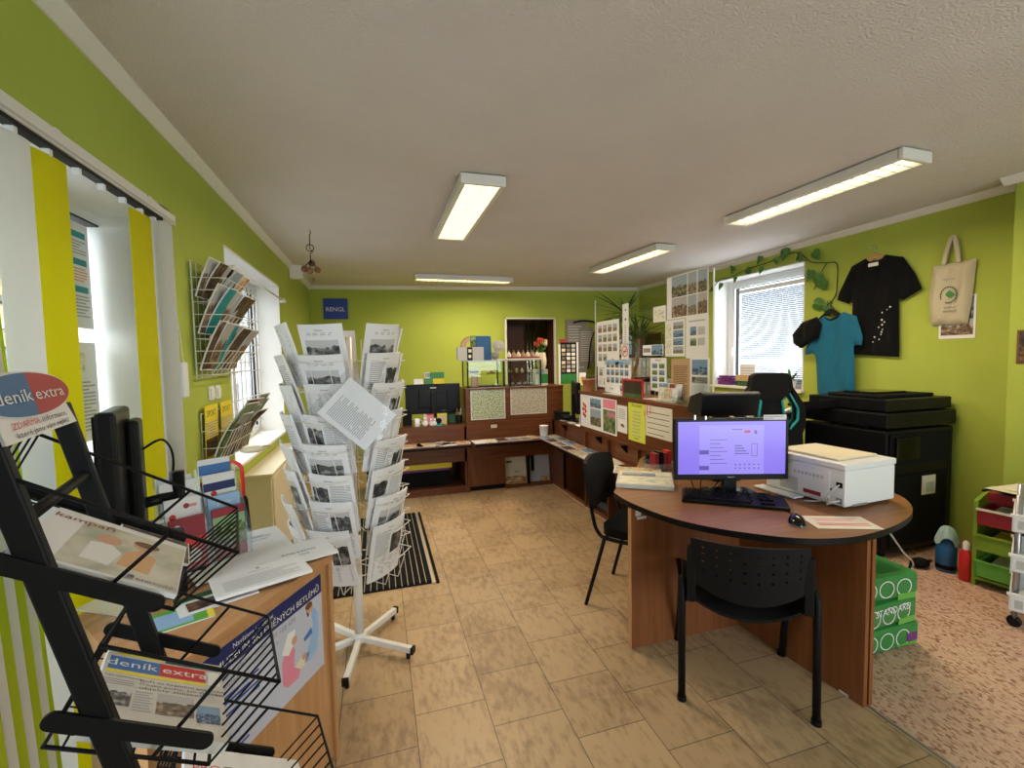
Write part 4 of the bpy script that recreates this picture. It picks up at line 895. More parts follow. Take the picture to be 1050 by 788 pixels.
# sign lies in the plane of the uprights, facing away from the front: it reads from the near upright to the far one
T_ = Matrix(((0, 0, 1, 0.018), (1, 0, 0, -.045), (0, 0, 0, 0), (0, 0, 0, 1)))
def sgn(x, y, z): return (.026+z-(y-1.375)*tl, x, y)
def sface(pts, m, lay): sg.mesh([sgn(x, y, .0010*lay) for x, y in pts], [tuple(range(len(pts)))], m)
sg.grid(lambda u, v: sgn(-.032+u*(.268+.022*(1-v)), 1.404+v*.040, 0), 10, 2, 'paper'); sg.grid(lambda u, v: sgn(.236+.022*(1-v)-u*(.268+.022*(1-v)), 1.404+v*.040, -.003), 10, 2, 'paper')
nn = 24; OC = (.099, 1.462)
oval = lambda a0, a1, rx, ry: [(OC[0]+rx*cos(radians(a0+(a1-a0)*i/nn)), OC[1]+ry*sin(radians(a0+(a1-a0)*i/nn))) for i in range(nn+1)]
for z_, rx, ry, m1, m2 in ((2, .169, .0325, 'paper', 'paper'), (3, .166, .0305, 'blue_logo', 'red_sign')):
    for a0, a1, m in ((90, 270, m1), (-90, 90, m2)):
        P_ = oval(a0, a1, rx, ry)
        for p, q in zip(P_, P_[1:]): sface([(OC[0], p[1]), p, q, (OC[0], q[1])] if a0 == -90 else [(OC[0], q[1]), (OC[0], p[1]), p, q], m, z_)
P_ = oval(0, 360, .169, .0325); sg.mesh([sgn(x, y, -.003) for x, y in P_[:-1]][::-1], [tuple(range(nn))], 'paper')
f3 = lambda x, y, z: sgn(x, y, .0045)
put_text(sg, 'deník', .093, 1.453, .017, 'paper', f3, 'r', .122); put_text(sg, 'extra', .105, 1.453, .017, 'paper', f3, 'l', .125)
f4 = lambda x, y, z: sgn(x, y, .0018)
put_text(sg, 'ZDARMA', .0, 1.420, .0085, 'red', f4, 'l', .095); put_text(sg, 'informace,', .105, 1.420, .0085, 'ink', f4, 'l', .11); put_text(sg, 'které jsou vám nejblíž', .005, 1.4085, .0075, 'ink', f4, 'l', .21)
tag(sg.build('sign', ns), 'blue and red oval sign on a white plate reading deník extra')
# ================================================================ BACK AND SIDE COUNTERS
YB = 4.93
def board(b, x0, x1, y0, y1, z0, z1, m='wood_red_x'): b.box(x0, x1, y0, y1, z0, z1, m)
rA = root('reception_counter', (0, 0, 0), 'dark reddish wooden counter unit with a low ledge, left of the maps at the back', 'counter', 'reception counters')
b = MB(); b.box(-.15, .925, YB-.005, YB+.62, .745, .772, 'wood_red_x'); b.build('worktop', rA, bevel=.002)
b = MB(); b.box(-.15, .925, YB, YB+.02, .60, .745, 'wood_red_x'); b.box(-.15, .925, YB, YB+.02, .36, .575, 'wood_red_x'); b.build('front_panel', rA)
b = MB(); b.box(-.15, .915, YB-.33, YB+.02, .575, .60, 'wood_red_x'); b.box(-.15, .915, YB-.334, YB-.33, .574, .601, 'edge_black'); b.build('ledge', rA)
for x in (-.15, .905): b = MB(); b.box(x, x+.02, YB, YB+.6, 0, .745, 'wood_red'); b.build('side_panel', rA)
b = MB(); b.box(-.13, .905, YB+.0, YB+.5, .06, .08, 'wood_red_x'); b.box(-.13, .905, YB+.01, YB+.03, 0, .06, 'wood_red_x'); b.build('bottom_shelf', rA)
b = MB(); b.box(-.13, .905, YB+.55, YB+.57, 0, .6, 'wood_dark'); b.build('back_panel', rA)
rB = root('reception_counter', (0, 0, 0), 'dark reddish wooden counter unit with two maps on its raised front at the back', 'counter', 'reception counters')
b = MB(); b.box(.95, 2.03, YB-.005, YB+.62, .765, .79, 'wood_red_x'); b.build('worktop', rB)
b = MB(); b.box(.95, 1.98, YB, YB+.02, .60, .765, 'wood_red_x'); b.box(.95, 1.98, YB, YB+.02, .36, .575, 'wood_red_x'); b.box(.96, 1.37, YB+.003, YB+.02, .06, .36, 'wood_red'); b.build('front_panel', rB)
b = MB(); b.box(.955, 1.70, YB-.33, YB+.02, .575, .60, 'wood_red_x'); b.box(.955, 1.70, YB-.334, YB-.33, .574, .601, 'edge_black'); b.build('ledge', rB)
b = MB(); b.box(.93, .955, YB-.01, YB+.45, 0, 1.15, 'wood_red'); b.build('side_panel', rB, bevel=.001)
b = MB(); b.box(1.96, 1.98, YB, YB+.45, 0, .77, 'wood_red'); b.build('side_panel', rB)
b = MB(); b.box(.955, 2.10, YB+.006, YB+.026, .79, 1.15, 'wood_red_x'); b.build('raised_front', rB)
b = MB(); b.box(.93, 2.10, YB-.01, YB+.40, 1.15, 1.172, 'wood_red_x'); b.build('top', rB, bevel=.002)
b = MB(); b.box(.96, 1.37, YB+.04, YB+.06, 0, .06, 'black'); b.box(1.37, 1.96, YB+.35, YB+.37, 0, .6, 'wood_dark'); b.box(1.37, 1.96, YB, YB+.35, .0, .02, 'wood_red_x'); b.build('back_panel', rB)
# side counter running towards the camera
XC = 1.98
rC = root('reception_counter', (0, 0, 0), 'long dark reddish wooden counter running along the right with posters on its raised front', 'counter', 'reception counters')
b = MB(); b.box(XC-.01, XC+.62, 2.36, YB-.01, .755, .78, 'wood_red_y'); b.build('worktop', rC)
b = MB(); b.box(XC, XC+.02, 2.40, YB-.01, .60, .755, 'wood_red_y'); b.build('riser_panel', rC)
b = MB(); b.box(XC-.28, XC+.02, 3.10, YB-.01, .575, .60, 'wood_red_y'); b.box(XC-.284, XC-.28, 3.10, YB-.335, .574, .601, 'edge_black'); b.build('ledge', rC)
b = MB(); b.box(XC-.02, XC, 3.10, 4.58, .44, .575, 'wood_red_y'); b.build('apron', rC)
for y in (4.60, 4.04, 3.58, 3.10, 2.40): b = MB(); b.box(XC-.03 if y < 4.5 else XC-.02, XC+.45, y, y+.02, 0, .755, 'wood_red'); b.build('upright_panel', rC)
b = MB(); b.box(XC-.02, XC, 4.60, YB-.002, 0, .575, 'wood_red_y'); b.box(XC-.02, XC, 2.40, 3.10, 0, .575, 'wood_red'); b.build('front_panel', rC)
b = MB(); b.box(XC-.02, XC+.44, 3.10, 4.60, 0, .02, 'wood_red_y'); b.box(XC-.02, XC-.0, 3.12, 4.60, .02, .03, 'wood_red_y'); b.build('bottom_shelf', rC)
b = MB(); b.box(XC+.42, XC+.44, 2.42, 4.6, .02, .6, 'wood_dark'); b.build('back_panel', rC)
b = MB(); b.box(XC, XC+.022, 2.36, 4.21, .78, 1.13, 'wood_red_y'); b.build('raised_front', rC)
b = MB(); b.box(XC-.01, XC+.34, 2.32, 4.23, 1.13, 1.155, 'wood_red_y'); b.build('top', rC, bevel=.002)
for y in (4.55, 3.3, 3.75, 2.9): b = MB(); b.prism([(0, 0), (-.07, 0), (0, -.07)], 0, .02, 'edge_black', T=Matrix(((1,0,0,XC),(0,0,1,y),(0,1,0,.754),(0,0,0,1)))); b.build('bracket', rC)
# things inside the counters
def pic(name, P, right, up, w, h, els, label, cat='picture', t=.018, m='cardboard', **k): return flat_sheet(name, P, right, up, w, h, els, label, cat, mat=m, t=t, **k)
pic('picture', (1.385, YB+.07, .025), (1, -.02, 0), (0, .15, 1), .27, .33, [('r', .02, .02, .98, .98, 'paper_warm'), ('r', .02, .02, .98, .28, 'photo_food'), ('r', .1, .75, .35, .82, 'brown'), ('r', .45, .4, .7, .46, 'ink_grey')], 'pale picture board leaning under the counter, left of the black bar')
pic('picture', (1.69, YB+.08, .025), (1, -.01, 0), (0, .12, 1), .26, .33, [('r', .02, .02, .98, .98, 'lilac_paper'), ('r', .5, .02, .98, .18, 'photo_food'), ('p', [(.1, .4), (.25, .38), (.28, .98), (.08, .98)], 'black')], 'lilac picture board with a dark slanting band leaning under the counter')
b = MB(); b.box(1.655, 1.683, YB+.04, YB+.06, .022, .36, 'black'); b.build_ = None; tag(b.build('board_leg'), 'narrow black bar standing between the two picture boards under the counter', 'bar')
r = root('storage_box', (.50, YB+.26, .0815), 'dark box with a yellow band along its front in the left counter unit', 'box'); b = MB(); b.box(-.40, .24, -.15, .12, .0, .17, 'black_matte'); b.build('body', r, bevel=.004)
b = MB(); b.box(-.40, .27, -.165, -.12, .20, .27, 'yellow'); b.box(-.40, .24, -.15, .12, .17, .20, 'purple'); b.build('yellow_edge', r)
r = root('storage_box', (2.16, 3.83, .021), 'small wire tray with dark bottles on the floor shelf of the side counter', 'box'); b = MB(); b.box(-.12, .1, -.14, .16, 0, .05, 'steel'); b.build('body', r, bevel=.003)
for i in range(3): b = MB(); b.lathe([(.028, .051), (.03, .15), (.012, .19), (.012, .21)], 'black_plastic', 12, c=(-.06, -.08+i*.09, 0)); b.build('bottle', r)
pic('carton', (XC+.035, 4.10, .022), (0, .999, 0), (.02, 0, 1), .01, .01, [], 'x') if False else None
# leaflets along the ledges
def ledge_leaf(x, y, ang, w, h, m, lab, z=.6012, mat='paper', els=None, th=.004):
    a = radians(ang); R = Vector((cos(a), sin(a), 0)); U = Vector((-sin(a), cos(a), 0))
    o = sheet(w, h, els or [('r', .04, .04, .96, .96, m)], mat, None, th).build('leaflet', T=frame(Vector((x, y, z+th))-R*w/2-U*h/2, R, U)); return tag(o, lab, 'leaflet', 'leaflets on the counter ledges')
A = [(.30, 4.76, 8, .26, .2, 'photo_food', 'orange and brown leaflet on the back left ledge, half behind the rack'), (.46, 4.77, -5, .2, .2, 'photo_mix', 'colourful magazine on the back left ledge beside the rotating rack'), (.635, 4.78, 25, .16, .22, 'photo_brown', 'white and brown leaflet turned askew on the back left ledge'),
     (.70, 4.72, 4, .14, .15, 'paper', 'plain white leaflet on the back left ledge'), (.83, 4.76, -3, .2, .16, 'photo_food', 'orange leaflet at the right end of the back left ledge'),
     (1.03, 4.73, 3, .15, .2, 'paper', 'white leaflet at the left end of the ledge under the green map'), (1.16, 4.74, -10, .13, .2, 'photo_pale', 'pale leaflet second from the left under the green map'), (1.29, 4.76, 2, .13, .2, 'photo_dark', 'dark leaflet on the ledge under the green map'),
     (1.42, 4.76, 5, .12, .2, 'photo_town', 'town view leaflet on the ledge between the two maps'), (1.55, 4.75, -2, .12, .2, 'photo_brown', 'brown leaflet on the ledge under the tan map'), (1.665, 4.80, 4, .08, .17, 'cardboard', 'tan leaflet on the ledge beside the white cup')]
for a_ in A: ledge_leaf(*a_)
Bm = ['photo_blue', 'photo_pale', 'photo_dark', 'photo_town', 'photo_brown', 'photo_blue', 'photo_dark', 'photo_food', 'photo_mix']
Bn = ['blue and white', 'pale', 'dark', 'town view', 'brown', 'blue', 'black', 'orange', 'mixed colour']
for j, y in enumerate([4.72, 4.50, 4.28, 4.06, 3.84, 3.62]):
    for q, x in enumerate((1.775, 1.90)):
        k = (j*2+q) % 9
        ledge_leaf(x, y+.03*q, 88+rnd.uniform(-4, 4), .19, .115, Bm[k], '%s leaflet in the %s row along the side ledge, %s' % (Bn[k], ['farthest', 'second', 'third', 'fourth', 'fifth', 'sixth'][j], ['by the ledge front', 'against the riser'][q]))
ledge_leaf(1.79, 3.38, 92, .2, .15, 'yellow_lime', 'lime yellow leaflet near the chair end of the side ledge'); ledge_leaf(1.87, 3.37, 84, .22, .14, 'cream', 'cream leaflet beside the lime yellow one', z=.606); ledge_leaf(1.79, 3.22, 95, .11, .15, 'paper', 'white leaflet at the very end of the side ledge')
# white cup at the corner
b = MB(); b.lathe([(.042, 0), (.052, .12), (.055, .122), (.051, .124), (.040, .01), (.001, .01)], 'white', 24); tag(b.build('paper_cup', T=(1.80, 4.80, .601)), 'white cup standing at the inner corner of the ledges', 'cup')
# maps on the raised front
mp = lambda m, ttl: [('r', .02, .02, .98, .96, m), ('r', .0, .90, .45, 1.0, 'paper') if ttl else ('r', .5, .93, .85, 1.0, 'paper')]
pic('map', (.985, YB+.003, .815), (1, 0, 0), (0, 0, 1), .40, .36, mp('photo_map_green', 1), 'green printed map with a white strip on the raised counter front', 'map', t=.002, m='paper')
pic('map', (1.45, YB+.003, .85), (1, 0, 0), (0, 0, 1), .44, .325, mp('photo_map_tan', 0), 'tan aerial town map on the raised counter front', 'map', t=.002, m='paper')
pic('price_tag', (1.21, YB-.002, .715), (1, 0, 0), (0, 0, 1), .07, .035, [('l', .1, .2, .9, .8, 2, 'ink_grey')], 'small yellowish paper tag below the green map', 'tag', t=.001, m='cream')
# posters on the side counter front  (facing the room, read towards the camera)
def on_front(y0, y1, z0, z1, els, lab, mat='paper', x=XC-.0025, up=(0, 0, 1)): return flat_sheet('poster', (x, y1, z0), (0, -1, 0), up, y1-y0, z1-z0, els, lab, 'poster', mat=mat)
on_front(3.47, 4.195, .80, 1.12, [('t', 'FLORA', .14, .91, .02, 'ink_soft', 'c'), ('e', .10, .70, .022, .020, 'red'), ('e', .155, .64, .022, .020, 'red'), ('e', .08, .55, .022, .020, 'red'), ('e', .16, .50, .022, .020, 'red'), ('e', .10, .40, .022, .020, 'red'), ('e', .145, .34, .020, .018, 'red'), ('e', .12, .55, .010, .010, 'red_dark'),
     ('r', .30, .66, .60, .93, 'photo_blue'), ('r', .30, .12, .60, .62, 'photo_land'), ('r', .66, .72, .97, .97, 'pink'), ('l', .68, .76, .9, .92, 3, 'paper'), ('r', .66, .05, .97, .68, 'photo_flower')], 'long white poster with red flowers, mountains and a pink flower on the side counter front')
on_front(3.30, 3.46, .85, 1.08, [('l', .15, .5, .85, .9, 6, 'ink_grey'), ('p', [(.3, .3), (.5, .2), (.75, .22), (.6, .33)], 'brown')], 'narrow white poster with a small dark beetle on the side counter front')
on_front(3.035, 3.28, .81, 1.12, [('t', 'PROGRAM', .5, .90, .022, 'ink', 'c')]+[('l', .25, .12+i*.09, .75, .18+i*.09, 1, 'ink_grey') for i in range(8)]+[('l', .35, .06, .65, .10, 1, 'ink')], 'bright yellow programme poster on the side counter front', 'yellow_lime')
on_front(2.70, 3.03, .885, 1.12, [('l', .08, .08+i*.17, .9, .13+i*.17, 1, 'ink') for i in range(5)], 'white poster with five lines of text on the side counter front beside the yellow one', 'paper_warm')
# ---------------- things on the back left worktop
def monitor_back(T, label, w=.58, h=.35):
    r = root('computer_monitor', T, label, 'monitor')
    b = MB(); b.box(-w/2, w/2, -.02, .02, .11, .11+h, 'black_plastic'); b.build('screen_case', r, bevel=.006)
    b = MB(); b.box(-w/2+.015, w/2-.015, .02, .022, .125, .11+h-.015, 'black_gloss'); b.build('display', r)
    b = MB(); b.box(-.16, .16, -.045, -.018, .18, .38, 'black_plastic'); b.box(-.03, .03, -.065, -.04, .0, .36, 'black_plastic'); b.build('stand_neck', r, bevel=.006)
    b = MB(); b.prism([(p[0]*1.2, p[1]) for p in rounded(.24, .18, .05)], 0, .012, 'black_plastic'); b.build('stand_base', r, bevel=.003)
    b = MB(); b.box(-.035, .035, -.047, -.0445, .40, .415, 'grey_light'); put_text(b, 'iiyama', .10, .135, .012, 'grey_light', lambda x, y, z: (x, -.0215, y)); b.build('badge', r)
    return r
mz = monitor_back(TR(.60, 5.20, .773), 'black monitor seen from behind on the back left counter', .62, .34)
b = MB(); b.box(-.11, .11, -.03, .02, .0, .13, 'green'); b.box(-.112, -.05, -.032, .0, .065, .132, 'paper'); b.box(-.02, .112, -.0325, 0, .0, .06, 'yellow'); b.build_ = 0
for i in range(4): b.box(-.10+i*.014, -.092+i*.014, -.033, -.031, .075, .125, 'green_dark')
tag(b.build('product_box', T=TR(.62, 5.20, .773+.451, 3)), 'green and yellow box balanced on top of the rear-facing monitor', 'box')
b = MB(); b.prism([(0, 0), (.035, 0), (.012, .06)], -.05, .05, 'white', T=Matrix(((0,0,1,0),(1,0,0,0),(0,1,0,0),(0,0,0,1)))); b.build_ = 0
tag(b.build('tent_card', T=TR(.44, 5.185, .773+.451, -6)), 'small white folded card on top of the rear-facing monitor', 'card')
def fig(name, P, f, lab, cat):
    b = MB(); f(b); return tag(b.build(name, T=P), lab, cat)
def rabbit(b): b.lathe([(.02, 0), (.032, .02), (.028, .05), (.012, .07)], 'white', 14); b.ball((0, -.012, .085), .022, 'white', 12); b.ball((-.01, 0, .115), .007, 'white', 8, (1, .7, 2.6)); b.ball((.01, 0, .115), .007, 'white', 8, (1, .7, 2.6))
def mug(b): b.lathe([(.026, 0), (.03, .01), (.03, .085), (.027, .085), (.026, .01), (.001, .01)], 'white', 18); b.tube([(.03, 0, .07), (.05, 0, .06), (.05, 0, .03), (.03, 0, .02)], .005, 'white', 8)
def cat_(b): b.lathe([(.018, 0), (.026, .02), (.016, .05), (.004, .06)], 'white', 12); b.ball((0, -.01, .065), .016, 'white', 10); b.mesh([(-.014, -.01, .074), (-.004, -.01, .078), (-.012, -.01, .092), (.014, -.01, .074), (.004, -.01, .078), (.012, -.01, .092)], [(0, 1, 2), (3, 5, 4)], 'white')
zt = .773
fig('mug', (.40, 5.0, zt), mug, 'white mug at the left end of the things on the back left counter', 'mug')
fig('figurine', (.485, 4.985, zt), rabbit, 'white rabbit figurine beside the white mug on the back left counter', 'figurine')
fig('figurine', (.55, 4.985, zt), cat_, 'small white cat figurine below the monitor, left of the pink box foot', 'figurine')
fig('figurine', (.585, 4.975, zt), cat_, 'small white cat figurine below the monitor, directly before the stand neck', 'figurine')
def bx_(w, d, h, m, m2=None):
    def f(b): b.box(-w/2, w/2, -d/2, d/2, 0, h, m); m2 and b.box(-w/2+.008, w/2-.008, -d/2-.001, -d/2, .01, h-.012, m2)
    return f
fig('gift_box', (.54, 5.06, zt), bx_(.10, .04, .125, 'red_dark', 'pink'), 'pink and dark red box below the rear-facing monitor', 'box')
fig('gift_box', (.675, 5.06, zt), bx_(.105, .05, .115, 'yellow', 'photo_food'), 'yellow patterned box below the rear-facing monitor', 'box')
fig('gift_box', (.79, 5.09, zt), bx_(.09, .06, .12, 'black', 'green_dark'), 'black and green box right of the yellow one on the back left counter', 'box')
fig('speaker', (.30, 5.12, zt), bx_(.10, .09, .17, 'black_plastic', 'black_matte'), 'black loudspeaker behind the white mug on the back left counter', 'speaker')
r = root('pen_cup', (.875, 5.08, zt), 'black pen cup full of pens at the right end of the back left counter', 'pen cup')
b = MB(); b.lathe([(.035, 0), (.04, .09), (.037, .09), (.033, .005), (.001, .005)], 'black_plastic', 16); b.build('cup', r)
for i in range(6): a = i*1.05; b = MB(); b.tube([(.01*cos(a), .01*sin(a), .02), (.035*cos(a), .035*sin(a), .15+.01*(i % 3))], .004, ['ink_blue', 'black', 'red', 'black', 'green_dark', 'white'][i], 8); b.build('pen', r)
b = MB(); b.tube([(0, 0, 0), (0, 0, .02)], .05, 'black_matte', 20); b.lathe([(.015, .02), (.05, .03), (.055, -.03)], 'black_matte', 18)
tag(fig('desk_fan', (.635, 4.985, zt), lambda b: (b.lathe([(.06, 0), (.06, .01), (.01, .015), (.01, .05)], 'teal', 18), b.ball((0, 0, .05), .03, 'black_matte', 12)), 'dark webcam on a round foot in front of the yellow box', 'webcam'))
# ---------------- glass display cases
def case(x0, x1, lab):
    r = root('display_case', (x0, YB+.03, 1.173), lab, 'display case', 'glass display cases'); w = x1-x0; D = .30; H = .30
    for x in (0, w):
        for y in (0, D): b = MB(); b.box(x-.007, x+.007, y-.007, y+.007, 0, H, 'black_metal'); b.build('post', r)
    b = MB(); b.box(-.01, w+.01, -.01, D+.01, H, H+.008, 'glass_case')
    for q in ((-.01, w+.01, -.012, 0), (-.01, w+.01, D, D+.012)): b.box(*q, H-.004, H+.009, 'steel')
    b.build('top', r)
    b = MB(); b.box(.0, w, 0, D, .145, .150, 'glass_case'); b.build('shelf', r)
    b = MB(); b.box(-.002, w+.002, -.008, D+.008, .0, .006, 'black_metal'); b.build('base', r)
    b = MB(); b.box(.008, w-.008, -.003, .0, .008, H-.004, 'glass_case'); b.box(-.003, 0, .008, D-.008, .008, H-.004, 'glass_case'); b.box(w, w+.003, .008, D-.008, .008, H-.004, 'glass_case'); b.build('side_glass', r)
case(.965, 1.385, 'black-edged glass display case on the counter above the green map')
case(1.46, 1.83, 'black-edged glass display case on the counter above the tan map')
z1 = 1.181; z2 = 1.173+.1515; zt2 = 1.173+.31; yc = YB+.18
def jug(b): b.lathe([(.04, 0), (.045, .02), (.04, .09), (.035, .125), (.037, .128), (.03, .12), (.035, .02), (.001, .02)], 'ceramic_pink', 20); b.tube(smooth_path([(.036, 0, .11), (.075, 0, .10), (.075, 0, .05), (.042, 0, .03)], 4), .007, 'ceramic_pink', 8)
fig('jug', (1.055, yc-.07, z1), jug, 'pinkish ceramic jug in the left display case', 'jug')
def dish(b, m='ceramic_pink'): b.lathe([(.015, 0), (.03, .004), (.04, .014), (.037, .015), (.02, .008), (.001, .007)], m, 16)
for i, x in enumerate((1.17, 1.25, 1.33)): fig('dish', (x, yc-.03*(i % 2), z1), lambda b: dish(b, 'steel'), '%s of three small silvery dishes on the floor of the left display case' % ['leftmost', 'middle', 'rightmost'][i], 'dish')
fig('toy_car', (1.07, yc, z2), lambda b: (b.box(-.06, .05, -.025, .025, .012, .035, 'black'), b.box(-.03, .03, -.02, .02, .035, .052, 'steel'), [b.lathe([(.012, -.004), (.012, .004)], 'grey', 10, T=Matrix.Translation((x, y, .012)) @ Matrix.Rotation(pi/2, 4, 'X')) for x in (-.04, .03) for y in (-.027, .027)]), 'dark model car on the upper shelf of the left display case', 'model car')
fig('figurine', (1.27, yc, z2), lambda b: (b.box(-.05, .05, -.02, .02, 0, .012, 'brown'), b.ball((0, 0, .024), .016, 'stone_tan'), b.ball((.035, 0, .018), .01, 'stone_tan')), 'small brown stone figure on the upper shelf of the left display case', 'figurine')
for i in range(4): fig('figurine', (1.50+i*.075, yc-.02*(i % 2), z2), lambda b: (b.ball((0, 0, .02), .02, ['cream', 'stone_tan', 'ceramic_pink', 'cream'][i], 10), b.ball((0, 0, .045), .011, 'cream', 8)), '%s of four small tan figurines on the upper shelf of the right display case' % ['leftmost', 'second', 'third', 'rightmost'][i], 'figurine')
for i in range(4): fig('figurine', (1.52+i*.08, yc-.02*(i % 2), z1), lambda b: (b.ball((0, 0, .016), .022, ['stone_tan', 'grey', 'stone_tan', 'grey_light'][i], 10, (1.3, .8, .7)), b.ball((.02, 0, .03), .009, 'grey', 8)), '%s of four low grey stones on the floor of the right display case' % ['leftmost', 'second', 'third', 'rightmost'][i], 'stone')
# on top of the cases
r = root('keepsake_box', (.99, yc-.10, zt2), 'grey box with a dark central strip and pictures standing on the left display case', 'box')
b = MB(); b.box(-.13, .17, -.02, .04, 0, .15, 'grey_light'); b.build('body', r, bevel=.002); b = MB(); b.box(-.02, .04, -.023, -.019, 0, .148, 'black'); b.mesh([(.01+.017*cos(t), -.0235, .045+.02*sin(t)) for t in [i*pi/8 for i in range(16)]], [tuple(range(16))], 'cream'); b.box(-.006, .03, -.0238, -.0232, .09, .125, 'cream'); b.build('strip', r)
r = root('wooden_arch', (1.03, yc+.0, zt2), 'wooden rainbow arch standing behind the grey box on the left display case', 'ornament')
for j, m in enumerate(('wood_pine', 'ceramic_pink', 'wood_pine')):
    b = MB(); ro = .105-.02*j; ri = ro-.018; po = arc(0, .17, ro, 90, 180, 10)+[(-ro, 0), (-ri, 0)]+arc(0, .17, ri, 180, 90, 10); b.prism(po, 0, .03, m, T=Matrix(((1,0,0,0),(0,0,1,0),(0,1,0,0),(0,0,0,1)))); b.build('arch', r)
pic('photo_card', (1.045, yc+.04, zt2+.0), (1, 0, 0), (0, .1, 1), .07, .285, [('r', .05, .5, .95, .98, 'photo_green')], 'green photo card standing beside the wooden arch', 'photo', t=.003, m='black')
pic('blue_board', (1.09, yc+.07, zt2+.0), (1, 0, 0), (0, .1, 1), .21, .285, [('r', .04, .03, .96, .97, 'blue_logo')], 'plain blue board standing behind the grey box on the left display case', 'picture', t=.012, m='blue_logo')
# grey paper flower and pleated ornament
def rosette(b, n=16, R=.075, m='grey_light'):
    for k in range(3):
        rr = R*(1-.27*k)
        for i in range(n): a = 2*pi*i/n+k*.2; c = (rr*.6*cos(a), -.012*k, rr*.6*sin(a)+R); b.ball(c, rr*.36, m, 8, (1, .35, 1))
fig('paper_flower', (1.36, yc-.03, zt2+.085), lambda b: (rosette(b), b.tube([(0, .01, -.085), (0, .01, .04)], .004, 'grey', 6)), 'large grey paper flower on a stalk between the display cases', 'paper flower')
fig('paper_flower', (1.30, yc-.08, zt2+.0), lambda b: (rosette(b, 12, .05, 'grey'),), 'smaller dark grey paper flower below the large one', 'paper flower')
r = root('ornament_tray', (1.50, yc-.06, zt2), 'long wooden tray holding a row of glass bells on the right display case', 'tray')
b = MB(); b.box(-.18, .34, -.05, .05, .0, .012, 'cream'); b.box(-.02, .34, -.045, .045, .012, .03, 'red_dark'); b.build('tray_body', r)
for i in range(7):
    fig('glass_bell', (1.475+i*.058, yc-.06, zt2+.031), lambda b: (b.lathe([(.026, 0), (.028, .01), (.024, .035), (.012, .052), (.004, .056), (.004, .066)], 'stone_tan' if i % 2 else 'cream', 14), b.ball((0, 0, .07), .007, 'wood_pine', 8)), '%s of the seven small bells in the row on the right display case' % ['leftmost', 'second', 'third', 'fourth', 'fifth', 'sixth', 'rightmost'][i], 'bell')
# tulips in a white vase
def vase_tulips(P):
    r = root('flower_vase', P, 'white faceted vase with red and cream tulips at the right end of the display cases', 'vase')
    b = MB(); b.lathe([(.042, 0), (.062, .06), (.064, .11), (.048, .20), (.043, .20), (.056, .11), (.038, .01), (.001, .01)], 'cream', 8, smooth=False); b.build('vase', r)
    rn = random.Random(4)
    for i in range(11):
        a = 2*pi*i/11; sp = rn.uniform(.04, .10); h = .30+rn.uniform(-.03, .04); e = Vector((sp*cos(a), sp*sin(a)*.6, h))
        b = MB(); b.tube(smooth_path([(0, 0, .12), (e.x*.4, e.y*.4, .22), e], 4), .003, 'leaf', 6); t_ = b.build('stem', r)
        b = MB(); m = 'petal_red' if e.x < .01 else 'petal_cream'
        for j in range(5):
            q = 2*pi*j/5; b.ball((e.x+.010*cos(q), e.y+.010*sin(q), e.z+.018), .016, m, 8, (.75, .75, 1.5))
        b.build('tulip_head', t_)
    b = MB()
    for i in range(14):
        a = rn.uniform(0, 2*pi); L = rn.uniform(.09, .15); d = Vector((cos(a)*.7, sin(a)*.5, 1)).normalized(); s_ = Vector((-d.y, d.x, 0)).normalized()*.014; o = Vector((0, 0, .17))
        b.mesh([o, o+d*L*.5+s_, o+d*L, o+d*L*.5-s_], [(0, 1, 2, 3)], 'leaf')
    b.build('leaves', r)
vase_tulips((1.885, yc-.04, 1.36))
r = root('display_stand', (1.87, yc-.0, 1.173), 'white column with a red and tan bouquet card below the tulip vase', 'display stand')
b = MB(); b.box(-.07, .09, -.05, .06, 0, .185, 'white'); b.build('body', r, bevel=.003); b = MB(); b.box(-.02, .088, -.053, -.05, .02, .14, 'green'); b.box(-.06, .088, -.0535, -.05, .13, .18, 'photo_mix'); b.build('card', r)
# magnet / postcard board behind
r = root('magnet_board', (2.10, YB+.12, 1.157-.0), 'black magnet board between two white uprights right of the tulips', 'magnet board')
b = MB(); b.box(.0, .022, 0, .02, .0, .50, 'white'); b.box(.235, .255, 0, .02, .0, .52, 'white'); b.build('upright', r)
b = MB(); b.box(.022, .235, .004, .016, .02, .52, 'black_matte'); b.box(.03, .225, .0, .004, .02, .14, 'green'); b.build('board', r)
rn = random.Random(9)
for i in range(7):
    for j in range(3):
        b = MB(); w_ = .045; x = .038+j*.065; z = .16+i*.05; m = ['cream', 'grey_light', 'stone_tan', 'photo_town', 'paper'][rn.randrange(5)]; b.box(x, x+w_, -.004, .004, z, z+.036, m); b.build('magnet', r)
b = MB(); b.box(-.0, .10, 0, .02, .52, .56, 'red_dark'); tag(b.build('red_box', T=(2.12, YB+.125, 1.157)), 'small dark red box on top of the magnet board', 'box')
pic('magazine', (2.36, YB+.10, 1.157), (1, 0, 0), (0, .05, 1), .09, .15, [('r', .1, .1, .9, .9, 'yellow'), ('r', .1, .6, .9, .9, 'paper')], 'white and yellow leaflet standing right of the magnet board', 'leaflet', t=.004, m='paper')
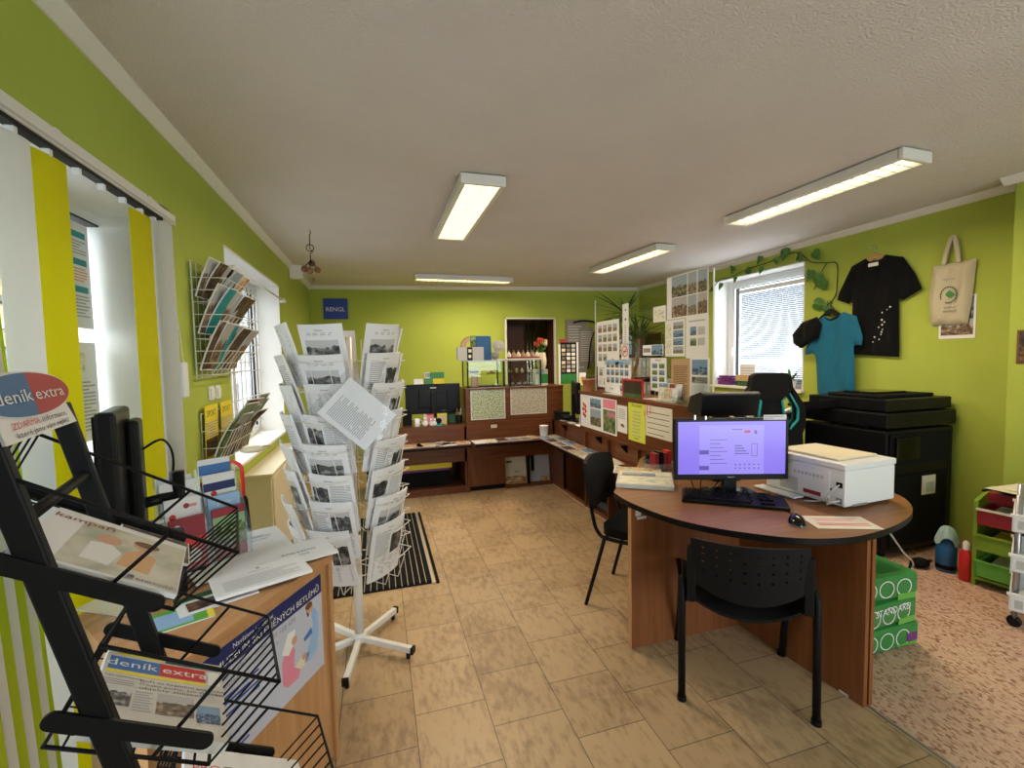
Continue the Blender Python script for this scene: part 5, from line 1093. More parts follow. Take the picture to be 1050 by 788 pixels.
# grey text banners hanging on the back wall
for i, (x0, x1, za, zb, lab) in enumerate(((573, 0, 0, 0, ''),)[:0]): pass
yw = ybk(3.2)-.02
P0 = onY(581, 384, yw); pic('banner', P0, (1, -.12, 0), (0, 0, 1), .35, .88, [('l', .1, .1, .85, .9, 16, 'ink_soft')], 'grey sheet with lines of text hanging on the back wall beside the magnet board', 'banner', t=.003, m='banner_grey')
P0 = onY(594, 375, yw-.03); pic('banner', P0, (1, -.12, 0), (0, 0, 1), .24, .62, [('l', .1, .1, .85, .9, 14, 'ink_soft')], 'second grey text sheet overlapping the first on the back wall', 'banner', t=.003, m='banner_grey')
b = MB(); p = [onY(x, y, yw-.05) for x, y in ((588, 331), (600, 329), (612, 333), (606, 350), (604, 372), (603, 378))]; b.tube(smooth_path(p), .012, 'black', 8); tag(b.build('curved_lamp'), 'black curved hook shape beside the grey banners on the back wall', 'hook')
# blue poster on the back wall
ybl = ybk(-.55)-.004
pic('poster', onY(332, 327.5, ybl), (1, -.128, 0), (0, 0, 1), .345, .305, [('r', .03, .03, .97, .97, 'blue_poster'), ('t', 'RENGL', .5, .38, .062, 'paper', 'c')], 'blue poster reading RENGL high on the back wall above the rotating rack', 'poster', t=.003, m='blue_poster')
# items on the corner worktop: monitor turned sideways, phone, cards
r = root('computer_monitor', TR(2.14, 4.66, .781, 72), 'black monitor seen edge-on at the inner corner of the counters', 'monitor')
b = MB(); b.box(-.27, .27, -.02, .025, .10, .44, 'black_plastic'); b.build('screen_case', r, bevel=.006); b = MB(); b.box(-.03, .03, .01, .05, 0, .3, 'black_plastic'); b.build('stand_neck', r); b = MB(); b.box(-.12, .12, -.08, .10, 0, .012, 'black_plastic'); b.build('stand_base', r, bevel=.003)
b = MB(); b.box(-.255, .255, -.0215, -.02, .115, .425, 'black_gloss'); b.build('display', r)
fig('telephone', TR(2.05, 4.78, .781, -60), lambda b: (b.prism([(-.09, 0), (.09, 0), (.09, .03), (-.09, .07)], -.08, .08, 'black_plastic', T=Matrix(((1,0,0,0),(0,0,1,0),(0,1,0,0),(0,0,0,1)))), b.box(-.10, .10, -.075, -.03, .07, .10, 'black_plastic')), 'black desk telephone at the inner corner of the counters', 'telephone')
pic('photo_stand', (2.06, 4.42, .781), (.15, -1, 0), (.15, 0, 1), .12, .16, [('r', .05, .05, .95, .95, 'blue_pale')], 'pale blue card standing on the side worktop, left of the long flower poster', 'card', t=.004, m='paper')
for i, (y, l_) in enumerate(((4.74, 'farthest'), (4.50, 'middle'), (4.30, 'nearest'))): ledge_leaf(2.01, y, 80, .15, .07, 'paper', '%s of three white cards lying on the edge of the side worktop' % l_, z=.7812)
# ================================================================ GLASS SCREEN ON THE SIDE COUNTER WITH POSTERS
XG = 2.12
r = root('glass_screen', (XG, 0, 1.156), 'tall clear glass screen standing on the side counter, covered with taped posters', 'glass screen')
b = MB(); b.box(-.003, .003, 2.47, 4.13, .0, .905, 'glass'); b.build('glass_sheet', r)
for y in (2.465, 4.133): b = MB(); b.box(-.004, .004, y-.003, y+.003, .0, .905, 'white_plastic'); b.build('edge_profile', r)
b = MB(); b.box(-.03, .03, 3.55, 3.60, .0, .02, 'chrome'); b.box(-.03, .03, 2.75, 2.8, .0, .02, 'chrome'); b.build('clamp', r)
def on_glass(y0, y1, z0, z1, els, lab, mat='paper', lay=0, name='poster'): return flat_sheet(name, (XG-.0055-.003*lay, y1, z0), (0, -1, 0), (0, 0, 1), y1-y0, z1-z0, els, lab, 'poster', mat=mat, t=.001)
def gridels(nx, ny, m, x0=.06, x1=.94, y0=.06, y1=.94, gap=.25, skip=()):
    e = []; cw = (x1-x0)/nx; chh = (y1-y0)/ny
    for j in range(ny):
        for i in range(nx):
            if (i, j) in skip: continue
            e.append(('r', x0+cw*(i+gap/2), y0+chh*(j+gap/2), x0+cw*(i+1-gap/2), y0+chh*(j+1-gap/2), m[(i+j) % len(m)] if isinstance(m, list) else m))
    return e
on_glass(3.66, 4.10, 1.40, 1.84, gridels(4, 4, ['photo_town', 'photo_brown'], y0=.1, skip=((2, 0), (3, 0)))+[('t', 'Brána', .75, .14, .018, 'ink', 'c')], 'white poster of sixteen small pictures at the far top of the glass screen')
on_glass(3.67, 4.08, 1.20, 1.40, gridels(4, 2, ['photo_pale', 'photo_town'])+[('l', .05, .9, .9, .97, 1, 'ink_grey')], 'white poster with two rows of pictures under the sixteen picture poster', lay=0)
on_glass(3.50, 3.60, 1.60, 1.96, [('e', .5, .85, .01, .01, 'ink'), ('e', .5, .62, .012, .012, 'ink'), ('l', .3, .05, .7, .5, 8, 'ink_grey')], 'narrow white strip hanging above the no-entry sign on the glass screen')
on_glass(3.50, 3.62, 1.47, 1.61, [], 'small white sign with a red barred circle on the glass screen')
sg_ = 0
mbp = MB()
for (ro, ri) in ((.050, .041), ):
    P1 = [(XG-.0078, 3.56+ro*cos(t), 1.54+ro*sin(t)) for t in [i*pi/14 for i in range(28)]]; P2 = [(XG-.0078, 3.56+ri*cos(t), 1.54+ri*sin(t)) for t in [i*pi/14 for i in range(28)]]
    mbp.mesh(P1+P2, [(i, (i+1) % 28, 28+(i+1) % 28, 28+i) for i in range(28)], 'red')
mbp.bar((XG-.0078, 3.593, 1.507), (XG-.0078, 3.527, 1.573), .008, .0005, 'red', side=(0, 1, 1)); mbp.box(XG-.0079, XG-.0075, 3.532, 3.588, 1.535, 1.545, 'ink'); 
sign_o = [o for o in COL.objects if o.name.startswith('poster') and 'barred circle' in o.get('label', '')][0]
mo = mbp.build('red_symbol'); mo.parent = sign_o; mo.matrix_parent_inverse = sign_o.matrix_basis.inverted()
on_glass(3.46, 3.93, 1.16, 1.465, [('r', 0, .86, 1, 1, 'blue_pale')]+gridels(5, 4, ['photo_blue', 'photo_land', 'photo_blue'], y0=.04, y1=.97, skip=((0, 0), (1, 0), (2, 0)))+[('t', 'Paseky', .28, .10, .018, 'ink_blue', 'c')], 'blue toned poster with four rows of small pictures low on the glass screen', lay=1)
on_glass(2.51, 2.955, 1.765, 2.08, [('r', .13, .50, .52, .98, 'photo_land'), ('r', .13, .04, .52, .48, 'photo_brown'), ('r', .54, .50, .75, .98, 'photo_town'), ('r', .77, .50, .98, .98, 'photo_land'), ('r', .54, .04, .75, .48, 'photo_town'), ('r', .77, .04, .98, .48, 'photo_brown')], 'big colour poster of townscapes at the near top of the glass screen')
on_glass(2.745, 2.975, 1.49, 1.76, [('r', .42, .74, .92, .93, 'photo_town'), ('r', .42, .52, .92, .71, 'photo_blue'), ('r', .42, .30, .92, .49, 'photo_blue'), ('r', .42, .08, .92, .27, 'photo_town'), ('r', .06, .5, .32, .9, 'photo_pale'), ('r', .06, .08, .32, .45, 'photo_pale')], 'white poster with a column of four colour photos below the townscape poster')
on_glass(2.505, 2.735, 1.475, 1.765, [('r', .2, .55, .48, .76, 'photo_blue'), ('r', .2, .30, .48, .48, 'photo_green'), ('r', .55, .55, .85, .74, 'grey_light'), ('r', .55, .3, .85, .48, 'grey_light'), ('l', .15, .86, .85, .93, 1, 'ink_grey')], 'off-white poster with four small pictures beside the column of photos')
on_glass(2.96, 3.17, 1.22, 1.48, gridels(2, 4, ['photo_green', 'photo_blue'], y1=.86)+[('t', 'PRALES', .5, .90, .016, 'ink', 'c')], 'white poster with pairs of green and blue pictures low on the glass screen')
on_glass(2.69, 2.90, 1.17, 1.47, [('l', .12, .1, .88, .85, 18, 'brown')], 'brown paper notice low on the glass screen', mat='cardboard')
on_glass(2.49, 2.685, 1.17, 1.475, [('r', .1, .62, .9, .97, 'photo_blue'), ('r', .1, .44, .9, .58, 'photo_dark'), ('l', .1, .06, .9, .38, 7, 'ink_soft')], 'white poster with two dark pictures at the near bottom of the glass screen', lay=1)
on_glass(2.97, 3.13, 1.76, 1.88, [('r', .1, .1, .9, .8, 'photo_pale')], 'small pale photo sheet beside the townscape poster')
on_glass(3.00, 3.28, 1.50, 1.585, [('r', .45, .05, .97, .95, 'photo_blue'), ('r', .04, .3, .4, .7, 'grey')], 'wide card with a blue photo in the middle of the glass screen')
# red framed sign, wire card rack, acrylic pocket, pot on the counter top
zt3 = 1.156
r = root('sign_holder', TR(2.03, 3.30, zt3, -84), 'red-framed sign holder standing on the side counter top', 'sign holder')
b = MB(); W_, H_ = .27, .15
for q in ((-W_/2, -W_/2+.014, 0, H_), (W_/2-.014, W_/2, 0, H_), (-W_/2, W_/2, H_-.014, H_)): b.box(q[0], q[1], -.005, .005, q[2], q[3], 'red')
b.build('frame', r); b = MB(); b.box(-W_/2+.012, W_/2-.012, -.002, .002, .03, H_-.012, 'photo_dark'); b.box(-W_/2+.012, W_/2-.012, -.002, .002, .0, .03, 'photo_green'); b.build('insert', r)
r = root('card_rack', TR(2.045, 2.88, zt3, -90), 'white wire rack with small cards on the side counter top', 'card rack')
for k in range(3):
    b = MB(); y = k*.035; z = .01+k*.03
    for x in (-.12, -.04, .04, .12): b.tube([(x, y, z), (x, y-.005, z+.06), (x, y+.03, z+.06), (x, y+.03, z)], .002, 'wire_white', 5)
    b.tube([(-.12, y-.005, z+.06), (.12, y-.005, z+.06)], .002, 'wire_white', 5); b.build('wire_tier', r)
b = MB(); b.box(-.12, .12, -.01, .12, 0, .004, 'wire_white'); b.build('base', r)
for k in range(3):
    for i in range(3):
        m = ['photo_pale', 'photo_mix', 'paper', 'photo_blue', 'red_dark', 'paper', 'photo_town', 'paper', 'photo_pale'][k*3+i]
        o = sheet(.07, .09, [('r', .04, .04, .96, .96, m)], 'paper', None, .003).build('postcard', T=frame((2.062+k*.035, 2.995-i*.08, zt3+.012+k*.03), (0, -1, 0), (.15, 0, 1))); tag(o, '%s postcard in the %s row of the white wire rack, %s' % ({'photo_pale': 'pale', 'photo_mix': 'colourful', 'paper': 'plain white', 'photo_blue': 'blue', 'red_dark': 'dark red', 'photo_town': 'town view'}[m], ['front', 'middle', 'back'][k], ['farthest', 'middle', 'nearest'][i]), 'postcard', 'postcards in the white wire rack')
fig('wire_easel', (1.972, 2.975, 0) , lambda b: (b.tube([(0, -.02, 1.16), (-.006, -.02, 1.06), (-.03, -.02, 1.045), (-.03, -.02, 1.075)], .0022, 'red', 6), b.tube([(0, .02, 1.16), (-.006, .02, 1.06), (-.03, .02, 1.045), (-.03, .02, 1.075)], .0022, 'red', 6), b.tube([(0.02, -.02, 1.158), (0.0, -.02, 1.16), (0, .02, 1.16), (.02, .02, 1.158)], .0022, 'red', 6)), 'red wire hook hanging over the edge of the side counter top', 'wire hook')
r = root('acrylic_stand', TR(2.06, 2.55, zt3, -90), 'tall clear acrylic pocket standing on the side counter top by the brown notice', 'acrylic stand')
b = MB(); b.box(-.06, .06, -.002, .002, 0, .17, 'acrylic'); b.box(-.06, .06, .03, .034, 0, .21, 'acrylic'); b.build('plate', r); b = MB(); b.box(-.062, .062, -.01, .06, 0, .004, 'acrylic'); b.build('base', r)
fig('glass_bowl', (2.06, 2.72, zt3), lambda b: b.lathe([(.03, 0), (.05, .01), (.07, .05), (.068, .05), (.048, .013), (.001, .008)], 'glass_case', 18), 'low clear glass bowl on the side counter top beside the card rack', 'bowl')
fig('glass_bowl', (2.04, 2.42, zt3), lambda b: b.lathe([(.03, 0), (.05, .01), (.065, .04), (.063, .04), (.045, .013), (.001, .008)], 'water', 18), 'bluish glass bowl at the near end of the side counter top', 'bowl')
pic('leaflet', (2.02, 3.80, zt3+.003), (0, -1, 0), (1, 0, 0), .30, .10, [('r', .05, .1, .95, .9, 'paper')], 'white papers lying on the side counter top below the blue poster', 'papers', t=.003, m='paper')
pic('leaflet', (2.02, 3.14, zt3+.003), (0, -1, 0), (1, 0, 0), .24, .10, [('l', .05, .1, .95, .9, 4, 'ink_soft')], 'flat printed papers on the side counter top behind the red sign', 'papers', t=.003, m='paper_warm')
r = root('potted_cactus', (2.045, 4.15, zt3-.0), 'small spiky plant in a terracotta pot at the far end of the side counter', 'potted plant')
b = MB(); b.lathe([(.045, 0), (.062, .10), (.068, .10), (.068, .125), (.060, .125), (.055, .10), (.001, .10)], 'terracotta', 22); b.lathe([(.001, .108), (.056, .108)], 'soil', 16); b.build('pot', r)
b = MB(); rn = random.Random(2)
for i in range(60):
    a = rn.uniform(0, 2*pi); q = rn.uniform(.0, .05); d = Vector((cos(a)*rn.uniform(.2, .9), sin(a)*rn.uniform(.2, .9), 1)).normalized(); o = Vector((q*cos(a), q*sin(a), .105)); b.tube([o, o+d*rn.uniform(.03, .055)], .004, 'leaf_dark', 5, r2=.001)
b.build('foliage', r)
# ---------------- palm and shelf behind the glass screen
def leafblade(b, base, tip, w, m, droop=.1, n=6):
    base = Vector(base); tip = Vector(tip); d = tip-base; s = d.cross(Vector((0, 0, 1)))
    s = s.normalized() if s.length > 1e-4 else Vector((1, 0, 0)); vs = []
    for i in range(n+1):
        t = i/n; c = base+d*t+Vector((0, 0, -droop*t*t)); ww = w*sin(pi*min(1, t*.9+.08))*.5; vs += [c-s*ww, c+Vector((0, 0, -.15*ww)), c+s*ww]
    b.mesh(vs, [(3*i+j, 3*i+j+1, 3*i+j+4, 3*i+j+3) for i in range(n) for j in range(2)], m)
r = root('yucca_plant', (3.15, 5.30, 0), 'tall dark yucca in a pot behind the glass screen, leaves reaching the ceiling', 'plant')
b = MB(); b.lathe([(.12, 0), (.16, .3), (.17, .3), (.165, .28), (.001, .27)], 'brown', 22); b.build('pot', r)
b = MB(); b.tube(smooth_path([(0, 0, .27), (.02, .01, .9), (-.02, 0, 1.55), (0, 0, 2.1)]), .028, 'brown', 10); b.tube([(.02, .01, .9), (.15, -.05, 1.4), (.17, -.05, 1.75)], .022, 'brown', 8); b.build('trunk', r)
rn = random.Random(8); b = MB()
for (c, n, L) in (((0, 0, 2.05), 46, .55), ((.17, -.05, 1.7), 34, .5), ((0, 0, 1.75), 26, .5)):
    for i in range(n):
        a = rn.uniform(0, 2*pi); e = rn.uniform(-.35, 1.2); l = L*rn.uniform(.7, 1.1); c_ = Vector(c)
        tip = c_+Vector((cos(a)*cos(e)*l, sin(a)*cos(e)*l, sin(e)*l)); tip.z = min(tip.z, 2.5); tip.x = min(tip.x, 4.1)
        leafblade(b, c_, tip, .035, 'leaf_dark', .12)
b.build('foliage', r)
r = root('bookcase', (3.62, 6.05, 0), 'dark brown bookcase behind the glass screen against the right end of the back wall', 'bookcase')
b = MB(); b.box(-.42, -.40, -.2, .2, 0, 1.85, 'wood_dark'); b.box(.45, .47, -.2, .2, 0, 1.85, 'wood_dark'); b.box(-.40, .45, .18, .2, 0, 1.85, 'wood_red'); b.build('carcass', r)
for z in (.05, .42, .79, 1.16, 1.50, 1.83): b = MB(); b.box(-.40, .45, -.2, .18, z, z+.022, 'wood_red_x'); b.build('shelf', r)
k = 0
for z, n_ in ((.812, 9), (1.182, 9), (1.522, 5)):
    for i in range(n_):
        k += 1; m = ['cream', 'cream', 'paper_warm', 'yellow', 'grey_light', 'cardboard', 'blue_pale'][(i*3+int(z*10)) % 7]; rr = root('ring_binder', (3.25+i*.08, 5.93, z), '%s binder standing in the dark bookcase, %s from the left on the %s' % ({'cream': 'cream', 'paper_warm': 'off-white', 'yellow': 'yellow', 'grey_light': 'grey', 'cardboard': 'brown', 'blue_pale': 'pale blue'}[m], ['first', 'second', 'third', 'fourth', 'fifth', 'sixth', 'seventh', 'eighth', 'ninth'][i], {.812: 'lower shelf', 1.182: 'middle shelf', 1.522: 'upper shelf'}[z]), 'binder', 'binders in the bookcase')
        b = MB(); b.box(0, .068, 0, .22, 0, .29, m); b.build('cover', rr, bevel=.002); b = MB(); b.box(.012, .056, -.0012, 0, .16, .24, 'paper'); b.build('spine_label', rr)
r = root('potted_plant', (3.35, 6.0, 1.853), 'leafy green plant in a small pot on top of the dark bookcase', 'potted plant'); b = MB(); b.lathe([(.05, 0), (.07, .11), (.062, .11), (.001, .1)], 'terracotta', 16); b.build('pot', r)
b = MB(); rn = random.Random(3)
for i in range(40): a = rn.uniform(0, 2*pi); e = rn.uniform(-.2, 1.3); l = rn.uniform(.1, .22); leafblade(b, (0, 0, .1), (cos(a)*cos(e)*l, sin(a)*cos(e)*l, .1+sin(e)*l), .05, 'leaf', .05)
b.build('foliage', r)
# ================================================================ WINDOW 3: BLIND, SILL THINGS, VINE
r = root('venetian_blind', (XR+.165, 4.10, 2.26), 'white horizontal blind lowered over the right window', 'blind')
b = MB(); b.box(-.02, .02, -.45, .5, -.02, .03, 'white_plastic'); b.build('headrail', r)
ns_ = 50
for i in range(ns_):
    z = -.04-i*.0215; b = MB(); b.grid(lambda u, v: ((u-.5)*.012, -.45+.95*v, z+(.5-u)*.0185+.001*(1-(2*u-1)**2)), 2, 1, 'blind_white'); b.grid(lambda u, v: ((.5-u)*.012-.0006, -.45+.95*v, z+(u-.5)*.0185+.001*(1-(2*u-1)**2)), 2, 1, 'blind_white'); b.build('slat', r)
b = MB(); b.box(-.012, .012, -.45, .5, -1.13, -1.115, 'white_plastic'); b.build('bottom_rail', r)
b = MB()
for y in (-.35, 0.02, .4): b.tube([(0, y, 0), (0, y, -1.12)], .0012, 'white', 5)
b.build('cord', r)
zs = 1.113
def onsill(x, y): return (x, y, zs)
fig('fabric_bundle', onsill(XR+.06, 4.72), lambda b: (b.box(-.05, .06, -.12, .09, 0, .05, 'purple'), b.box(-.055, .055, -.11, .10, .055, .085, 'purple'), b.box(-.05, .05, -.10, .07, .09, .115, 'purple')), 'folded purple cloth bags at the far end of the right window sill', 'bag')
fig('planter_box', onsill(XR+.055, 4.33), lambda b: (b.box(-.05, .05, -.21, .17, 0, .10, 'green_dark'), b.box(-.052, .052, -.212, .172, .06, .13, 'cardboard'), [b.ball((-.052, -.18+i*.05, .03), .018, 'leaf', 8, (.3, 1, 1)) for i in range(7)]), 'brown box with green leafy print on the right window sill', 'box')
pic('notice_card', (XR+.10, 4.55, zs+.10), (0, -1, 0), (.05, 0, 1), .24, .16, [('l', .1, .2, .9, .8, 3, 'ink_soft')], 'white card leaning on the window behind the brown box', 'card', t=.002, m='paper')
r = root('potted_plant', onsill(XR+.07, 3.80), 'small green window sill plant behind the gaming chair', 'potted plant'); b = MB(); b.lathe([(.045, 0), (.06, .09), (.053, .09), (.001, .08)], 'white', 16); b.build('pot', r)
b = MB(); rn = random.Random(13)
for i in range(26): a = rn.uniform(0, 2*pi); e = rn.uniform(.2, 1.3); l = rn.uniform(.12, .24); leafblade(b, (0, 0, .08), (min(.1, cos(a)*cos(e)*l), sin(a)*cos(e)*l, .08+sin(e)*l), .03, 'leaf', .06)
b.build('foliage', r)
# vine along the wall
V = [(4.9, 2.33), (4.75, 2.44), (4.58, 2.44), (4.30, 2.49), (4.05, 2.50), (3.88, 2.53), (3.66, 2.53), (3.50, 2.40), (3.34, 2.36), (3.24, 2.33), (3.235, 2.15), (3.25, 2.03), (3.35, 1.93)]
r = root('climbing_vine', (XR-.02, 0, 0), 'green climbing vine trained over the right window and down beside it', 'vine')
b = MB(); b.tube(smooth_path([(0, y, z) for y, z in V]), .005, 'leaf_dark', 6); b.tube(smooth_path([(0, 3.34, 2.36), (0, 3.42, 2.24), (-.01, 3.46, 2.12)]), .004, 'leaf_dark', 6); b.tube(smooth_path([(0, 3.66, 2.53), (-.01, 3.62, 2.46), (0, 3.55, 2.42)]), .004, 'leaf_dark', 6); b.tube(smooth_path([(-.01, 3.26, 1.98), (-.02, 3.33, 1.86), (-.03, 3.28, 1.78), (-.06, 3.1, 1.72), (-.08, 2.98, 1.71)]), .004, 'leaf_dark', 6); b.build('stem', r)
def heart(b, c, s, rot, m='leaf'):
    s *= 1.3
    pts = [(0, -.9), (.35, -.35), (.55, .1), (.5, .4), (.28, .55), (.08, .45), (0, .3), (-.08, .45), (-.28, .55), (-.5, .4), (-.55, .1), (-.35, -.35)]
    a = radians(rot); vs = []
    for x, y in pts: yy = x*cos(a)-y*sin(a); zz = x*sin(a)+y*cos(a); vs.append((c[0]-.02+.35*abs(x)*s, c[1]+yy*s, c[2]+zz*s))
    vs.append((c[0]-.02, c[1], c[2])); n = len(pts); b.mesh(vs, [(i, (i+1) % n, n) for i in range(n)], m)
for (y, z, s, rt_) in ((4.72, 2.36, .055, 20), (4.52, 2.52, .06, 150), (4.48, 2.40, .045, 10), (4.28, 2.46, .06, -60), (4.12, 2.56, .06, 30), (4.1, 2.44, .05, 10), (3.9, 2.50, .05, -20), (3.80, 2.56, .085, 10), (3.62, 2.47, .06, 200), (3.44, 2.46, .07, -40), (3.50, 2.28, .07, 20), (3.40, 2.21, .085, -50), (3.36, 2.15, .07, 100), (3.40, 1.97, .09, -70), (3.30, 1.9, .07, 120), (4.87, 2.34, .05, 60), (3.46, 1.77, .06, 30), (3.15, 1.72, .07, 80), (3.03, 1.71, .07, 60), (3.28, 1.80, .06, 90)):
    b = MB(); heart(b, (-.01 if z > 1.85 else -.07, y, z), s, rt_); b.build('leaf', r)
# ================================================================ CLOTHES ON THE RIGHT WALL
def cloth(name, pts, P, mat, lab, cat, T, th=.03, extra=None, group=None):
    """an outlined garment, puffed: pts (x right, z up) in metres"""
    r_ = root(name, T, lab, cat, group)
    import mathutils
    b = MB(); me = bpy.data.meshes.new('t'); 
    from mathutils.geometry import tessellate_polygon
    # fine grid clipped to the outline
    xs = [p[0] for p in pts]; zs_ = [p[1] for p in pts]; n = 44; x0, x1, z0, z1_ = min(xs), max(xs), min(zs_), max(zs_)
    def inside(x, z):
        c = False; j = len(pts)-1
        for i in range(len(pts)):
            if (pts[i][1] > z) != (pts[j][1] > z) and x < (pts[j][0]-pts[i][0])*(z-pts[i][1])/(pts[j][1]-pts[i][1])+pts[i][0]: c = not c
            j = i
        return c
    def edged(x, z):
        m = 9; 
        for i in range(len(pts)):
            a = Vector(pts[i]); c_ = Vector(pts[(i+1) % len(pts)]); d = c_-a; t = max(0, min(1, (Vector((x, z))-a).dot(d)/d.length_squared)); m = min(m, (Vector((x, z))-(a+d*t)).length)
        return m
    def clampp(x, z):
        if inside(x, z): return x, z
        best = None; bd = 9
        for i in range(len(pts)):
            a = Vector(pts[i]); c_ = Vector(pts[(i+1) % len(pts)]); d = c_-a; t = max(0, min(1, (Vector((x, z))-a).dot(d)/d.length_squared)); q = a+d*t; l = (Vector((x, z))-q).length
            if l < bd: bd = l; best = q
        return best.x, best.y
    for side in (1, -1):
        base = {}; vs = []; fs = []
        for j in range(n+1):
            for i in range(n+1):
                x = x0+(x1-x0)*i/n; z = z0+(z1_-z0)*j/n; qx, qz = clampp(x, z); e = min(edged(qx, qz), .05)/.05; pf = th*(1-(1-e)**2)
                rip = .007*sin(qx*34+qz*7+sin(qz*9)*1.3)*e+.004*sin(qx*71-qz*13)*e
                vs.append((qx, -(pf*.8+rip+.004) if side == 1 else -.002+.0*e, qz))
        for j in range(n):
            for i in range(n):
                cx = x0+(x1-x0)*(i+.5)/n; cz = z0+(z1_-z0)*(j+.5)/n
                ids = (j*(n+1)+i, j*(n+1)+i+1, (j+1)*(n+1)+i+1, (j+1)*(n+1)+i)
                if any(inside(x0+(x1-x0)*(k % (n+1))/n, z0+(z1_-z0)*(k//(n+1))/n) for k in ids): fs.append(ids if side == 1 else ids[::-1])
        b.mesh(vs, fs, mat, True)
    b.build('fabric', r_)
    if extra: extra(r_)
    return r_
TW = lambda y, z, off=.03: Matrix(((0, 1, 0, XR-off), (-1, 0, 0, y), (0, 0, 1, z), (0, 0, 0, 1)))   # local x to the right as seen, y into the wall
tee = [(-.08, .0), (-.20, -.045), (-.31, -.26), (-.33, -.33), (-.22, -.38), (-.19, -.30), (-.185, -.50), (-.215, -.84), (.21, -.87), (.20, -.50), (.195, -.34), (.235, -.40), (.36, -.33), (.31, -.20), (.22, -.05), (.08, .0), (.05, -.035), (-.05, -.035)]
def tee_x(r_):
    b = MB(); b.box(-.035, .045, -.034, -.029, -.085, -.055, 'white'); b.build('label_tag', r_)
    b = MB(); rn = random.Random(6)
    for i in range(16): t = i/16; x = .135-.10*t+rn.uniform(-.03, .03); z = -.45-.33*t; s = rn.uniform(.005, .010); b.mesh([(x-s, -.036, z), (x, -.036, z-s), (x+s, -.036, z), (x, -.036, z+s)], [(0, 1, 2, 3)], 'white')
    b.build('star_print', r_)
cloth('black_tshirt', tee, None, 'fabric_black', 'black t-shirt with scattered white star print hanging on the right wall', 't-shirt', TW(2.89, 2.32), extra=tee_x)
def hanger(T, m, lab, w=.2):
    r_ = root('clothes_hanger', T, lab, 'hanger'); b = MB(); b.prism([(-w, -.075), (-w*.95, -.10), (0, -.018), (w*.95, -.10), (w, -.075), (.02, .025), (-.02, .025)], -.006, .006, m, T=Matrix(((1,0,0,0),(0,0,1,0),(0,1,0,0),(0,0,0,1)))); b.build('shoulder_bar', r_, bevel=.003)
    b = MB(); b.tube([(0, 0, .02), (0, 0, .06)]+[(-.022+.022*cos(a), 0, .08+.022*sin(a)) for a in [radians(-30+i*26) for i in range(10)]], .0028, 'chrome' if m != 'black_plastic' else 'black_plastic', 8); b.build('hook', r_)
hanger(TW(2.90, 2.325, .012), 'wood_pine', 'wooden hanger carrying the black t-shirt on the right wall', .17)
bt = [(-.08, .0), (-.17, -.05), (-.28, -.33), (-.27, -.37), (-.18, -.35), (-.165, -.38), (-.155, -.45), (-.135, -.72), (-.10, -.80), (.22, -.72), (.21, -.45), (.20, -.28), (.27, -.29), (.28, -.22), (.22, -.03), (.10, .02), (.04, -.03), (-.04, -.03)]
def bt_x(r_):
    b = MB(); b.tube([(-.06, -.02, -.02), (0, -.028, -.045), (.06, -.02, -.02)], .006, 'fabric_black', 8); b.build('collar', r_)
cloth('blue_tshirt', bt, None, 'fabric_blue', 'turquoise blue t-shirt hanging beside the right window, lower than the black one', 't-shirt', TW(3.205, 1.845, .10), extra=bt_x)
hanger(TW(3.255, 1.885, .06), 'black_plastic', 'black hanger carrying the blue t-shirt', .15)
cap = [(-.15, -.12), (-.16, -.02), (-.06, .09), (.10, .13), (.15, .05), (.12, -.06), (-.06, -.17)]
cloth('dark_cap', cap, None, 'fabric_black', 'dark green black waist bag hanging at the left shoulder of the blue t-shirt', 'bag', TW(3.42, 1.71, .15), th=.05)
tt = [(-.13, .0), (.14, .01), (.12, -.30), (.10, -.46), (-.13, -.455), (-.15, -.25)]
def tote_x(r_):
    b = MB()
    for s_, o in ((-.045, -.012), (.045, -.03)):
        vs = smooth_path([(-.045+o*.1, -.02+o*.3, -.0), (-.03, o, .11), (.005, o, .20), (.03, o, .11), (.045, -.02+o*.3, .0)], 6); b.bar_ = 0
        for p, q in zip(vs, vs[1:]): b.bar(p, q, .026, .003, 'canvas', side=(1, 0, .001))
    b.build('strap', r_)
    b = MB(); f = lambda x, y, z: (x, -.0345-.004, y)
    for i in range(20):
        a0 = 2*pi*i/20; a1 = 2*pi*(i+.8)/20; b.mesh([(-.005+.055*cos(a0), -.0385, -.235+.065*sin(a0)), (-.005+.055*cos(a1), -.0385, -.235+.065*sin(a1)), (-.005+.045*cos(a1), -.0385, -.235+.055*sin(a1)), (-.005+.045*cos(a0), -.0385, -.235+.055*sin(a0))], [(0, 1, 2, 3)], 'green_dark')
    b.mesh([(-.03, -.0385, -.23), (.0, -.0385, -.26), (.03, -.0385, -.23), (.0, -.0385, -.20)], [(0, 1, 2, 3)], 'green')
    put_text(b, 'Městské', -.005, -.125, .016, 'grey', f, 'c'); put_text(b, 'infocentrum', -.005, -.335, .014, 'green_dark', f, 'c'); put_text(b, 'TANVALD', -.005, -.365, .016, 'ink', f, 'c'); b.build('print', r_)
cloth('tote_bag', tt, None, 'canvas', 'cream canvas tote bag with a round green emblem hanging on the right wall', 'bag', TW(2.34, 2.15, .012), th=.035, extra=tote_x)
pic('photo_print', (XR-.004, 2.425, 1.585), (0, -1, 0), (0, 0, 1), .225, .32, [('r', .06, .08, .94, .45, 'photo_brown'), ('r', .6, .45, .94, .97, 'photo_blue'), ('r', .06, .45, .6, .97, 'photo_pale')], 'white-bordered photo print on the right wall behind the tote bag', 'photo', t=.003, m='paper')
pic('framed_picture', (XR-.19-.004, 1.885, 1.40), (0, -1, 0), (0, 0, 1), .3, .22, [('r', .04, .04, .96, .96, 'photo_dark')], 'dark framed picture on the pier at the right edge of the view', 'picture', t=.012, m='brown')
